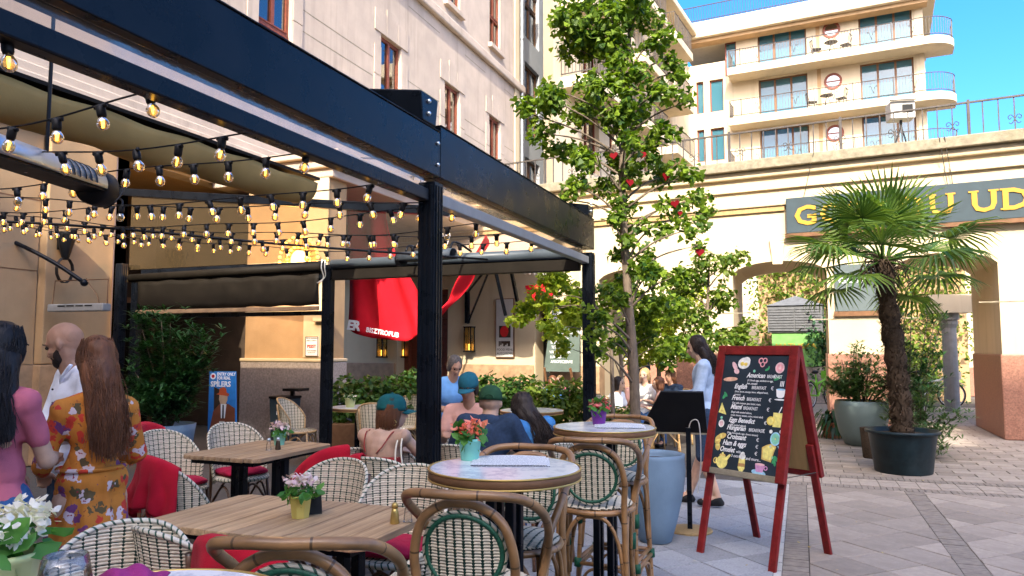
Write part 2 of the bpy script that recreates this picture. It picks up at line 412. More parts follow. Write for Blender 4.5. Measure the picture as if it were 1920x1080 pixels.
def woodmat():
    m, nt, b, N, _ = nodes('plank_wood')
    v = coord(nt, 'Object', (34, 2.2, 34)); n1 = noise_node(nt, 1.0, 8, v, .65); n2 = noise_node(nt, 5, 4, coord(nt))
    oi = N.new('ShaderNodeObjectInfo')
    c = mixc(nt, ramp(nt, n1.outputs[0], .35, .68), (.27, .16, .08), (.60, .41, .23))
    c = mixc(nt, math_(nt, 'MULTIPLY', ramp(nt, n2.outputs[0], .5, .75), .5), c, (.34, .24, .16))
    c = mixc(nt, 1, c, mixc(nt, oi.outputs['Random'], (.78, .78, .8), (1.2, 1.17, 1.1)), 'MULTIPLY')
    lk(nt, c, b.inputs['Base Color']); b.inputs['Roughness'].default_value = .55
    lk(nt, bumpn(nt, n1.outputs[0], .25, .004), b.inputs['Normal'])
woodmat()
def marblemat():
    m, nt, b, N, _ = nodes('marble_top')
    v = coord(nt); n1 = noise_node(nt, 5, 8, v, .7)
    ve = math_(nt, 'ABSOLUTE', math_(nt, 'SUBTRACT', n1.outputs[0], .5))
    c = mixc(nt, ramp(nt, ve, 0, .05), (.55, .56, .60), (.80, .79, .76)); lk(nt, c, b.inputs['Base Color']); b.inputs['Roughness'].default_value = .16
marblemat()
def printmat(name, paper, ink, lines, cols):
    m, nt, b, N, _ = nodes(name)
    br = N.new('ShaderNodeTexBrick'); br.inputs['Scale'].default_value = 1; br.inputs['Mortar Size'].default_value = .012
    br.inputs['Brick Width'].default_value = 1/cols; br.inputs['Row Height'].default_value = 1/lines
    uv = coord(nt, 'UV'); lk(nt, uv, br.inputs[0]); n1 = noise_node(nt, 60, 2, uv)
    br.inputs['Color1'].default_value = (0, 0, 0, 1); br.inputs['Color2'].default_value = (1, 1, 1, 1); br.inputs['Mortar'].default_value = (0, 0, 0, 1)
    sp = N.new('ShaderNodeSeparateXYZ'); lk(nt, uv, sp.inputs[0])
    band = math_(nt, 'LESS_THAN', math_(nt, 'FRACT', math_(nt, 'MULTIPLY', sp.outputs[1], lines)), .4)
    f = math_(nt, 'MULTIPLY', band, math_(nt, 'GREATER_THAN', n1.outputs[0], .44))
    lk(nt, mixc(nt, f, paper, ink), b.inputs['Base Color']); b.inputs['Roughness'].default_value = .55
printmat('printed_menu', (.82, .82, .8), (.10, .11, .13), 12, 3)
# ------------------------------------------------------------------ ground and paving
g = MB(); g.quad((-300, -300, -.03), (300, -300, -.03), (300, 500, -.03), (-300, 500, -.03))
tag(g.build('ground', 'asphalt'), None, None, kind='structure')
pv = bpy.data.objects.new('pavement', MB().quad((-14, -6, -.012), (14, -6, -.012), (14, 26, -.012), (-14, 26, -.012)).mesh('pavement', 'joint')); COL.objects.link(pv); pv['kind'] = 'structure'
def clip(poly, x0, x1, y0, y1):
    for ax, lim, sg in ((0, x0, 1), (0, x1, -1), (1, y0, 1), (1, y1, -1)):
        out = []
        for i in range(len(poly)):
            a, b = poly[i-1], poly[i]; ia, ib = sg*(a[ax]-lim) >= 0, sg*(b[ax]-lim) >= 0
            if ia != ib:
                t = (lim-a[ax])/(b[ax]-a[ax]); out.append((a[0]+(b[0]-a[0])*t, a[1]+(b[1]-a[1])*t))
            if ib: out.append(b)
        poly = out
        if len(poly) < 3: return None
    return poly
def inset(poly, d):
    n = len(poly); c = (sum(p[0] for p in poly)/n, sum(p[1] for p in poly)/n); out = []
    for p in poly:
        v = V((c[0]-p[0], c[1]-p[1])); l = v.length or 1
        out.append((p[0]+v.x/l*min(d*1.4, l*.4), p[1]+v.y/l*min(d*1.4, l*.4)))
    return out
def area(p): return abs(sum(p[i-1][0]*p[i][1]-p[i][0]*p[i-1][1] for i in range(len(p))))/2
pieces = []   # (material, polygon, centre, full?)
def diag_field(x0, x1, y0, y1, side, m, ph=0):
    h = side/math.sqrt(2)
    i0, i1 = int(x0/h)-2, int(x1/h)+2; j0, j1 = int(y0/h)-2, int(y1/h)+2
    for i in range(i0, i1+1):
        for j in range(j0, j1+1):
            if (i+j) % 2: continue
            cx, cy_ = i*h+ph, j*h; d = [(cx, cy_-h), (cx+h, cy_), (cx, cy_+h), (cx-h, cy_)]
            q = clip(d, x0, x1, y0, y1)
            if q and area(q) > .004: pieces.append((m, q, (cx, cy_), abs(area(q)-area(d)) < 1e-6, side))
def run_field(x0, x1, y0, y1, lx, ly, m, off=.5):
    r = 0; y = y0
    while y < y1-.005:
        x = x0-(lx*off if r % 2 else 0)
        while x < x1-.005:
            q = clip([(x, y), (x+lx, y), (x+lx, y+ly), (x, y+ly)], x0, x1, y0, y1)
            if q and area(q) > .0005: pieces.append((m, q, (x+lx/2, y+ly/2), False, lx))
            x += lx
        y += ly; r += 1
XB = (-.225, -.17, .01, .99, 1.17)
diag_field(-3.4, XB[0], 4.2, 9.1, .36, 'paver_grey', .05)
diag_field(XB[2], XB[3], 3.6, 9.1, .36, 'paver_pink')
diag_field(XB[4], 4.6, 4.4, 9.1, .36, 'paver_pink', .1)
run_field(-.6, 9, 9.95, 22, .42, .21, 'paver_pink')
run_field(XB[0], XB[1], 3.4, 9.1, .06, .2, 'paver_white')
vis = []; rest = []
for m, q, c, full, sd in pieces:
    a = proj((c[0], c[1], 0)); inv = a[2] > .5 and 1150 < a[0] < 1990 and 745 < a[1] < 1130
    (vis if inv else rest).append((m, q, c, full, sd))
vis.sort(key=lambda t: -area(t[1])/proj((t[2][0], t[2][1], 0))[2]**3); rest += vis[270:]; vis = vis[:270]
shared = {}
for m, q, c, full, sd in vis:
    dz = rnd.uniform(-.0022, .0022); tl = (rnd.gauss(0, .003), rnd.gauss(0, .003))
    qq = inset([(x-c[0], y-c[1]) for x, y in q], .0045)
    key = (m, sd) if full else None
    if key and key in shared: me = shared[key]
    else:
        b = MB(); n = len(qq); top = inset(qq, .003)
        b.add([(x, y, -.03) for x, y in qq]+[(x, y, -.003) for x, y in qq]+[(x, y, 0) for x, y in top],
              [(i, (i+1) % n, n+(i+1) % n, n+i) for i in range(n)]+[(n+i, n+(i+1) % n, 2*n+(i+1) % n, 2*n+i) for i in range(n)]+[tuple(range(2*n, 3*n))])
        me = b.mesh('paving_slab', m)
        if key: shared[key] = me
    o = bpy.data.objects.new('paving_slab', me); COL.objects.link(o); o.parent = pv; o.location = (c[0], c[1], dz); o.rotation_euler = (tl[0], tl[1], 0)
for m in ('paver_grey', 'paver_pink', 'paver_white'):
    b = MB()
    for mm, q, c, full, sd in rest:
        if mm == m: b.prism(inset(q, .0045), -.03, rnd.uniform(-.003, 0))
    o = b.build('far_paving_slabs', m, pv); o['kind'] = 'stuff'
def brick_band(x0, x1, y0, y1, lx, ly, m):
    b = MB(); y = y0
    while y < y1-.01:
        x = x0
        while x < x1-.01:
            g_ = .004; z = rnd.uniform(-.003, .001); b.box(x+g_, min(x+lx, x1)-g_, y+g_, y+ly-g_, -.03, z); x += lx
        y += ly
    o = b.build('brick_band', m, pv); o['kind'] = 'stuff'
brick_band(XB[1], XB[2], 3.2, 9.1, .18, .062, 'brick_dark'); brick_band(XB[3], XB[4], 3.2, 9.1, .18, .062, 'brick_dark')
brick_band(-.225, 9, 9.1, 9.28, .062, .18, 'brick_dark'); brick_band(-.225, 9, 9.77, 9.95, .062, .18, 'brick_dark')
brick_band(-.225, 9, 9.29, 9.76, .2, .155, 'paver_pink')
# ------------------------------------------------------------------ arcade wing with the terrace (local x along the front, y inwards)
WO = V((-5.58, 15.75, 0)); WU = V((.9924, -.1231, 0)); WN = V((.1231, .9924, 0)); WRZ = math.atan2(-.1231, .9924)
arc = thing('arcade_building', 'cream arcade wing with wide arches, red granite plinth and railed roof terrace', 'building', WO, WRZ)
AR = [(1.55, 3.25), (4.38, 6.11), (7.26, 8.80), (10.1, 11.7)]; DOORS = [(-3.85, -2.35, 2.95), (.0, .36, 2.5)]
SK = V((-.26, 2.28, 0))        # skewed passage direction in local axes
def archz(u):
    for a, b in AR:
        if a < u < b:
            t = (u-a)/(b-a)*2-1; return 2.98+.27*math.sqrt(max(0, 1-t*t*.96))-.054
    for a, b, h in DOORS:
        if a < u < b: return h
    return 0
us = [-6.6]
for a, b in AR: us += [a-1e-4] + [a+(b-a)*k/14 + (1e-4 if k == 0 else -1e-4 if k == 14 else 0) for k in range(15)] + [b+1e-4]
for a, b, h in DOORS: us += [a-1e-4, a+1e-4, b-1e-4, b+1e-4]
us += [14]; us.sort()
def wallskin(off, z1, flip=False, ymul=0.0, zmin=0):
    b = MB()
    for i in range(len(us)-1):
        a, c = us[i], us[i+1]; za, zc = max(archz(a), zmin), max(archz(c), zmin)
        if c-a < 1e-3: continue
        p = lambda u, z: V((u, 0, z)) + off
        qd = [p(a, za), p(c, zc), p(c, z1), p(a, z1)]; b.quad(*(qd[::-1] if flip else qd))
    return b
b = wallskin(V((0, 0, 0)), 5.0); b2 = wallskin(SK, 5.0, True); b.add(b2.v, b2.f)
for i in range(len(us)-1):                       # soffits and jambs
    a, c = us[i], us[i+1]; za, zc = archz(a), archz(c)
    if c-a > 1e-3:
        if za > 0 and zc > 0:
            sk = SK if a > 1 else V((0, .5, 0)); b.quad(V((a, 0, za)), V((a, 0, za))+sk, V((c, 0, zc))+sk, V((c, 0, zc)))
    else:
        z = max(za, zc); u = (a+c)/2; sk = SK if u > 1 else V((0, .5, 0)); b.quad(V((u, 0, 0)), V((u, 0, 0))+sk, V((u, 0, z))+sk, V((u, 0, z)))
b.build('wall', 'stucco_cream', arc)
MB().box(-6.6, 14, -.22, 2.6, 5.0, 5.2).build('coping', 'coping_stone', arc, bevel=.02)
MB().box(-6.6, 14, -.10, -.002, 4.86, 4.998).build('cornice', 'stucco_cream', arc, bevel=.03)
MB().box(-6.6, 14, -.07, -.002, 4.60, 4.68).build('string_course', 'stucco_cream', arc, bevel=.01)
MB().box(-6.6, 14, -.09, -.002, 4.27, 4.36).build('string_course', 'stucco_cream', arc, bevel=.02); MB().box(-6.6, 5.40, -.05, -.002, 4.17, 4.268).build('shade_band', 'plywood', arc)  # brown band paints the shade cast under the string course
for a, c in ((-6.6, -3.9), (-2.3, -.02), (.38, 1.55), (3.25, 4.38), (6.11, 7.26), (8.80, 10.1), (11.7, 14)):   # plinths
    for k, (p, q) in enumerate([(a, c)]):
        b = MB(); r0 = .0 if p < 1 else .035; b.prism([(p-r0*0+.0, .3), (p, -.04), (q, -.04), (q, .3)] if p < 1 else [(p-.03, -.04), (q+.03, -.04), (q+.03+SK.x, SK.y+.03), (p-.03+SK.x, SK.y+.03)], 0, 1.42 if p > 1 else 1.14)
        b.build('plinth', 'granite_red' if p > 1 else 'marble_brown', arc, bevel=.02)
for a, c in AR:                                   # voussoir band round each arch and its keystone
    b = MB()
    for k in range(14):
        u0, u1 = a+(c-a)*k/14, a+(c-a)*(k+1)/14
        z0, z1 = archz(u0+1e-4), archz(u1-1e-4)
        b.add([(u0, -.03, z0), (u1, -.03, z1), (u1, -.03, z1+.13), (u0, -.03, z0+.13), (u0, -.001, z0), (u1, -.001, z1), (u1, -.001, z1+.13), (u0, -.001, z0+.13)],
              [(0, 1, 2, 3), (4, 5, 1, 0), (3, 2, 6, 7)])
    b.build('arch_band', 'stucco_cream', arc)
    m_ = (a+c)/2; MB().add([(m_-.09, -.06, 3.13), (m_+.09, -.06, 3.13), (m_+.14, -.06, 3.62), (m_-.14, -.06, 3.62), (m_-.09, 0, 3.13), (m_+.09, 0, 3.13), (m_+.14, 0, 3.62), (m_-.14, 0, 3.62)],
         [(0, 1, 2, 3), (0, 4, 5, 1), (1, 5, 6, 2), (2, 6, 7, 3), (3, 7, 4, 0)]).build('keystone', 'stucco_cream', arc, bevel=.008)
for u, z0, z1 in ((3.6, 1.5, 2.9), (6.7, 2.05, 2.07), (3.85, 2.2, 2.22), (9.4, 2.3, 2.32)):     # faint joints of the render
    MB().box(u-.9 if z1-z0 < .1 else u-.006, u+.9 if z1-z0 < .1 else u+.006, -.004, -.001, z0, z1).build('joint', 'coping_stone', arc)
for a, c, h in DOORS:                              # bistro doors
    MB().box(a, c, .42, .5, 0, h).build('door_leaf', 'timber_red' if c-a > 1 else 'black', arc)
b = MB(); b.box(-3.85, -3.72, .3, .42, 0, 2.95); b.box(-2.48, -2.35, .3, .42, 0, 2.95); b.box(-3.14, -3.04, .3, .42, 0, 2.95); b.box(-3.85, -2.35, .3, .42, 2.25, 2.36); b.box(-3.85, -2.35, .3, .42, 2.83, 2.95)
b.build('door_frame', 'timber_red', arc)
# terrace railing
rl = MB(); y = .75
rl.bar((-6.6, y, 6.03), (14, y, 6.03), .05, .03); rl.bar((-6.6, y, 5.28), (14, y, 5.28), .03, .02)
u = -6.6; k = 0
while u < 14:
    rl.bar((u, y, 5.2), (u, y, 6.03), .02, .02)
    if k % 4 == 1:
        for sg in (-1, 1):
            rl.tube(spline([(u+.24, y, 5.62), (u+.24+sg*.05, y, 5.7), (u+.24+sg*.1, y, 5.67), (u+.24+sg*.08, y, 5.62), (u+.24+sg*.05, y, 5.65)], 3), .007, 4)
            rl.tube(spline([(u+.24, y, 5.62), (u+.24+sg*.05, y, 5.54), (u+.24+sg*.09, y, 5.56)], 3), .007, 4)
    if k % 9 == 0: rl.bar((u+.02, y, 5.2), (u+.02, y, 6.08), .045, .045)
    u += .24; k += 1
rl.build('railing', 'grey_rail', arc)
for a, c in (((5.98, -.24, 5.2), (5.75, -.03, 4.39)), ((8.02, -.24, 5.2), (8.12, -.03, 4.39)), ((8.10, -.24, 5.2), (8.20, -.03, 4.39))): MB().tube([a, c], .007, 5).build('cable', 'grey_rail', arc)
# name board over the arches
sg = thing('name_board', 'long slate grey name board with gold capitals above the arches', 'sign', WO + WU*5.44 - WN*.02 + V((0, 0, 3.7)), WRZ)
MB().box(0, 8, -.12, -.02, 0, .68).build('panel', 'sign_slate', sg, bevel=.01)
MB().box(-.03, 8, -.13, -.002, -.075, -.003).build('ledge', 'timber_brown', sg)
x = .13
for ch, wd in zip('GOZSDU UDVAR', (.48, .47, .42, .39, .47, .46, .18, .44, .46, .42, .45, .44)):
    if ch != ' ':
        t = text(ch, .51, 'gold', sg, 'letter', (x+wd*.46, -.128, .155), (R(90), 0, 0), .008, 'CENTER', 1.12, off=.012)
        if ch in 'UDRVAZS':                       # serifs
            s_ = MB(); cx = x+wd*.46
            if ch in 'UV':
                for q in (-.15, .14): s_.box(cx+q-.075, cx+q+.075, -.138, -.12, .487, .515)
            elif ch in 'DR': s_.box(cx-.22, cx-.08, -.138, -.12, .487, .515); s_.box(cx-.22, cx-.08, -.138, -.12, .152, .18)
            elif ch == 'A':
                for q in (-.17, .17): s_.box(cx+q-.06, cx+q+.06, -.138, -.12, .152, .18)
            else: s_.box(cx+.10, cx+.125, -.138, -.12, .40, .5); s_.box(cx-.16, cx-.135, -.138, -.12, .17, .26)
            s_.build('serif', 'gold', t.parent)
    x += wd
sg = thing('shop_plate', 'plain grey shop plate with thin white letters on the pier between arches', 'sign', WO + WU*6.24 - WN*.002 + V((0, 0, 2.2)), WRZ)
MB().box(0, .86, -.05, 0, 0, .86).build('panel', 'sign_grey', sg, bevel=.006)
MB().box(-.02, .9, -.06, 0, -.09, -.003).build('ledge', 'timber_brown', sg)
text('GO/A', .15, 'white', sg, 'lettering', (.06, -.053, .52), (R(90), 0, 0), .002, xs=1.35)

# fallen leaves and specks on the paving
lt = MB(); rg_ = random.Random(21)
for _ in range(110):
    x, y = rg_.uniform(-.9, 4.2), rg_.uniform(4.8, 13.5); a = rg_.uniform(0, 6.3); s_ = rg_.uniform(.012, .035); t_ = V((math.cos(a), math.sin(a), 0)); b_ = V((-math.sin(a), math.cos(a), 0)); p = V((x, y, .004))
    lt.poly([p, p+(t_*.5+b_*.4)*s_+V((0, 0, .004)), p+t_*s_+V((0, 0, .008)), p+(t_*.5-b_*.4)*s_+V((0, 0, .003))])
leafmat('leaf_litter', (.32, .2, .05), (.5, .42, .16), .2); tag(lt.build('fallen_leaves', 'leaf_litter'), 'dry yellow leaves scattered over the paving', 'leaves', kind='stuff')
# ------------------------------------------------------------------ helper: a timber window (part) with its panes (sub-parts)
def casement(par, u0, u1, z0, z1, y, m='timber_red', nm=2, tr=.0, fw=.07, curtain=True, dp=.07, name='window', glass='pane'):
    b = MB(); w_ = fw
    b.box(u0, u0+w_, y, y+dp, z0, z1); b.box(u1-w_, u1, y, y+dp, z0, z1); b.box(u0+w_, u1-w_, y, y+dp, z1-w_, z1); b.box(u0+w_, u1-w_, y, y+dp, z0, z0+w_)
    for k in range(1, nm):
        x = u0+(u1-u0)*k/nm; b.box(x-w_*.6, x+w_*.6, y-.01, y+dp, z0+w_, z1-w_)
    if tr:
        z = z0+(z1-z0)*tr; b.box(u0+w_, u1-w_, y-.03, y+dp-.01, z-.06, z+.06); b.box(u0+w_, u1-w_, y-.045, y-.03, z+.03, z+.055)
    f = b.build(name, m, par)
    p = MB(); p.box(u0+w_, u1-w_, y+dp*.5, y+dp*.5+.008, z0+w_, z1-w_); p.build('pane', glass, f)
    if curtain:
        c = MB(); yy = y+dp+.12
        c.grid(lambda a, t: V((u0+(u1-u0)*a, yy+.025*math.sin(a*(u1-u0)*38)+.012*math.sin(a*91), z0+(z1-z0)*t)), 40, 1); c.build('curtain', 'curtain', f)
    return f
# ------------------------------------------------------------------ old facade on the left (local x = street direction, y = into the house)
FX = -9.5
fac = thing('cafe_house', 'tall pinkish stucco town house with red-brown windows along the left', 'building', (FX, 0, 0), R(90))
WIN = [(11.0, 12.0, 6.7, 9.3), (15.42, 16.42, 6.7, 9.3), (18.95, 19.97, 6.7, 9.3), (22.28, 23.25, 6.7, 9.3),
       (11.0, 12.0, 11.75, 14.1), (15.42, 16.42, 11.75, 14.1), (18.95, 19.97, 11.75, 14.1), (22.28, 23.25, 11.75, 14.1), (7.4, 8.4, 6.7, 9.3), (3.6, 4.6, 6.7, 9.3)]
us_ = sorted({-5, 25.4, 8.25} | {w_[0] for w_ in WIN} | {w_[1] for w_ in WIN}); zs_ = sorted({0, 4.4, 16.5} | {w_[2] for w_ in WIN} | {w_[3] for w_ in WIN})
def fsolid(u, z):
    if u > 8.25 and z < 4.4: return False
    return not any(a < u < b and c < z < d for a, b, c, d in WIN)
b = MB(); holed(b, us_, zs_, lambda u, z: fsolid(u, z) and (z > 4.4 or u < 8.25), lambda u, z, d: V((u, d*.34, z)))
b.build('wall', 'stucco_pink', fac)
MB().box(-5, 25.4, -.35, .5, 16.5, 17.0).build('eaves', 'stucco_pink', fac)
for a, c, z0, z1 in WIN:
    casement(fac, a, c, z0, z1, .09, 'timber_red', 2, .44, .08)
    MB().box(a-.12, c+.12, -.14, .2, z0-.16, z0-.003).build('sill', 'stucco_pink', fac, bevel=.015)
    if z0 < 10:                                     # dressed blocks round the window, proud of the render
        for k in range(3):
            x0 = a-.32+k*(c-a+.64)/3; MB().box(x0+.008, x0+(c-a+.64)/3-.008, -.028, -.002, z1+.01, z1+(.72 if k == 1 else .55)).build('lintel_block', 'stucco_pink', fac, bevel=.006)
        for k in range(3):
            zz = z0+k*.75
            for q0, q1 in ((a-.32, a-.01), (c+.01, c+.32)): MB().box(q0, q1, -.024, -.002, zz+.008, zz+.742).build('jamb_block', 'stucco_pink', fac, bevel=.006)
    else: MB().box(a-.2, c+.2, -.05, -.002, z1+.02, z1+.2).build('lintel_block', 'stucco_pink', fac, bevel=.01)
for z in (8.1, 8.56, 10.6, 6.7):                   # bed joints cut in the render, drawn between the windows
    for p, q in ((-4.9, 7.05), (8.75, 10.65), (12.35, 15.07), (16.77, 18.6), (20.32, 21.93), (23.6, 25.2)):
        MB().box(p, q, -.0035, -.001, z, z+.018).build('joint', 'coping_stone', fac)
MB().box(-5, 25.4, -.16, -.002, 10.95, 11.25).build('string_course', 'stucco_pink', fac, bevel=.05)
b = MB()
for z, d in ((4.42, .10), (4.72, .18), (4.98, .25), (5.15, .12)): b.box(-5, 16.9, -d, -.002, z, z+.16)
b.build('cornice', 'stucco_pink', fac, bevel=.03)
b = MB(); b.tube([(25.15, -.09, 0), (25.15, -.09, 16.4)], .06, 10); [b.tube([(25.15, -.09, z), (25.15, -.09, z+.07)], .072, 10) for z in range(1, 16, 2)]
b.build('drainpipe', 'zinc', fac, smooth=True)
MB().box(24.55, 25.0, -.06, -.002, 5.2, 16.5).build('quoin_strip', 'stucco_cream', fac, bevel=.02)
b = MB()                                           # ground floor left of the pergola: wall piers
b.box(6.87, 7.9, -.16, -.002, 1.32, 4.4); b.build('pilaster', 'stucco_tan', fac, bevel=.012)
MB().box(-5, 6.85, -.03, -.002, 1.32, 4.4).build('wall_face', 'stucco_tan', fac)
MB().box(-5, 6.84, -.07, -.002, 0, 1.31).build('plinth', 'marble_brown', fac); MB().box(6.83, 7.94, -.2, -.003, 0, 1.31).build('plinth', 'marble_brown', fac, bevel=.01)
for z in (2.55, 3.5): MB().box(-5, 6.85, -.033, -.031, z, z+.014).build('joint', 'timber_brown', fac)
# entrance recess under the house: floor slab of the storey above, back wall, corner pier
MB().box(8.25, 17, .36, 3.4, 4.41, 4.6).build('soffit', 'stucco_tan', fac)
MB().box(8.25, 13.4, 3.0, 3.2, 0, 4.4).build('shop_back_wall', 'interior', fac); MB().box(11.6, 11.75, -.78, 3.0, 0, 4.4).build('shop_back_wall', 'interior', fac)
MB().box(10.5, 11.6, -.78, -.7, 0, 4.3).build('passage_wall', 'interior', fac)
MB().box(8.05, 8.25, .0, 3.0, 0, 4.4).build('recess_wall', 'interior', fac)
b = MB(); b.box(9.2, 9.28, 2.6, 2.7, 0, 3.1); b.box(11.2, 11.28, 2.6, 2.7, 0, 3.1); b.box(9.2, 11.28, 2.6, 2.7, 2.4, 2.5); b.build('shop_door_frame', 'timber_brown', fac)
MB().box(9.28, 11.2, 2.64, 2.65, .1, 2.4).build('pane', 'pane', fac)
PIER = (-7.9, 10.0)
pier = thing('corner_pier', 'tan stucco pier with speckled grey plinth beside the entrance', 'pier', (PIER[0], PIER[1], 0))
MB().box(-.82, .8, 0, .5, 0, 4.3).build('shaft', 'stucco_tan', pier)
MB().box(.38, .82, -.04, -.002, 1.37, 4.3).build('pilaster', 'stucco_cream', pier, bevel=.01)
MB().box(-.86, .84, -.06, .54, 0, 1.30).build('plinth', 'granite_grey', pier, bevel=.012)
MB().box(-.87, .85, -.075, .55, 1.305, 1.36).build('plinth_cap', 'stucco_cream', pier, bevel=.015)
MB().box(-.82, .375, -.03, -.002, 2.10, 2.15).build('moulding', 'stucco_cream', pier, bevel=.01)
b = MB(); [b.box(.36, .56, -.075, -.042, 2.28+k*.09, 2.315+k*.09) for k in range(3)]; b.box(.62, .85, -.12, -.042, 1.95, 2.1); b.build('bracket_moulding', 'stucco_cream', pier, bevel=.008)
b = MB(); b.box(-1.6, .9, -.05, 6.0, 4.302, 4.45); b.box(-1.6, .98, -.12, 6.0, 4.45, 4.6); b.box(-1.6, 1.1, -.2, 6.0, 4.6, 4.72); b.build('porch_roof', 'stucco_pink', pier, bevel=.02)
s_ = thing('notice_plate', 'small white notice with red letters on the corner pier', 'sign', (PIER[0]+.57, PIER[1]-.042, 1.40))
s_.scale = (.6, 1, .6)
MB().box(-.2, .2, -.02, 0, 0, .52).build('panel', 'white', s_, bevel=.004)
b = MB(); b.box(-.2, .2, -.026, -.021, 0, .012); b.box(-.2, .2, -.026, -.021, .508, .52); b.box(-.2, -.188, -.026, -.021, .012, .508); b.box(.188, .2, -.026, -.021, .012, .508); b.build('border', 'black', s_)
mat('red_ink', (.6, .02, .02), .6); text('PSSST', .115, 'red_ink', s_, 'lettering', (0, -.0225, .22), (R(90), 0, 0), .001, 'CENTER', off=.004)
for k, t in enumerate(('KEDVES VENDEGEINK', 'KERJUK A CSENDET', 'LAKOK ERDEKEBEN', '22 ORA UTAN')): text(t, .036, 'black', s_, 'lettering', (0, -.0225, (.46, .40, .13, .08)[k]), (R(90), 0, 0), .001, 'CENTER')
# ------------------------------------------------------------------ house with balconies: cross wing and side wing
CRZ = R(-5.2); CO = V((-5.83, 43.88, 0))
FL = (17.25, 14.35, 11.45, 8.55)
res = thing('balcony_house', 'cream apartment house with rounded balconies and sky-coloured glass doors above the terrace', 'building', CO, CRZ)
holes = []
for f in FL: holes += [(4.0, 6.6, f, f+2.42), (9.25, 11.8, f, f+2.42)]
for f in FL[1:]: holes += [(.46, .89, f+.9, f+2.85-.02), (1.24, 2.03, f+.9, f+2.85-.02)]
holes += [(2.15, 2.8, FL[0], FL[0]+2.05)]
U2 = sorted({0, 12.3, 2.42} | {h[0] for h in holes} | {h[1] for h in holes}); Z2 = sorted({0, 19.6, 18.2} | {h[2] for h in holes} | {h[3] for h in holes})
b = MB(); holed(b, U2, Z2, lambda u, z: not any(a < u < c and d < z < e for a, c, d, e in holes) and not (u < 2.42 and z > 18.2), lambda u, z, d: V((u, d*.4, z)))
b.quad((12.3, 0, 0), (12.3, 9, 0), (12.3, 9, 19.6), (12.3, 0, 19.6)); b.quad((0, .4, 18.2), (12.3, .4, 18.2), (12.3, 9, 18.2), (0, 9, 18.2))
b.build('wall', 'stucco_pale', res)
MB().box(-.5, 12.9, -1.05, 9, 19.45, 19.75).build('eaves', 'stucco_pale', res, bevel=.06)
MB().box(-.5, 12.7, -.55, 9, 19.75, 20.6).build('parapet', 'stucco_pale', res, bevel=.03)
MB().box(-.2, 12.5, -.75, -.02, 18.9+.35, 19.449).build('frieze', 'stucco_tan', res)
b = MB(); b.bar((-.4, -.4, 21.6), (12.6, -.4, 21.6), .05, .05); b.bar((-.4, -.4, 20.75), (12.6, -.4, 20.75), .04, .04)
for k in range(88): b.bar((-.4+k*.148, -.4, 20.6), (-.4+k*.148, -.4, 21.6), .025, .025)
b.build('roof_railing', 'black_rail', res)
for a, c, d, e in holes:
    if c-a > 2:
        n_ = 3; wd = (c-a)/3; f = casement(res, a, c, d, e, .2, 'timber_brown', 3, 0, .085, curtain=False, name='french_door', glass='pane_sky')
        for k in rnd.choice(((2,), (1,), (), (1, 2))):
            q = MB(); q.grid(lambda s, t: V((a+.1+wd*k+(wd-.15)*s, .46+.03*math.sin(s*22), d+(e-d)*t)), 20, 1); q.build('curtain', 'curtain_yellow' if rnd.random() < .5 else 'curtain', f)
    else: casement(res, a, c, d, e, .16, 'timber_red', 1, 0, .07, curtain=True, glass='pane_sky')
for f in FL[:3]:
    z = f+1.68
    b = MB(); n = 20
    for k in range(n):
        t0, t1 = 2*math.pi*k/n, 2*math.pi*(k+1)/n
        P_ = lambda t, r, y: V((7.9+r*math.cos(t), y, z+r*math.sin(t)))
        b.quad(P_(t0, .34, -.05), P_(t1, .34, -.05), P_(t1, .46, -.05), P_(t0, .46, -.05)); b.quad(P_(t0, .46, -.05), P_(t1, .46, -.05), P_(t1, .46, 0), P_(t0, .46, 0)); b.quad(P_(t0, .34, -.004), P_(t1, .34, -.004), P_(t1, .34, -.05), P_(t0, .34, -.05))
    b.box(7.56, 8.24, -.03, -.012, z-.03, z+.03)
    rw = b.build('round_window', 'timber_red', res)
    MB().poly([(7.9+.36*math.cos(2*math.pi*k/n), -.006, z+.36*math.sin(2*math.pi*k/n)) for k in range(n)]).build('pane', 'pane', rw)
    MB().box(7.1, 7.3, -.012, -.001, f, f+2.5).build('wall_panel', 'stucco_tan', res)
    MB().box(11.9, 12.3, -.06, -.002, f, f+2.3).build('corner_pilaster', 'stucco_pale', res)
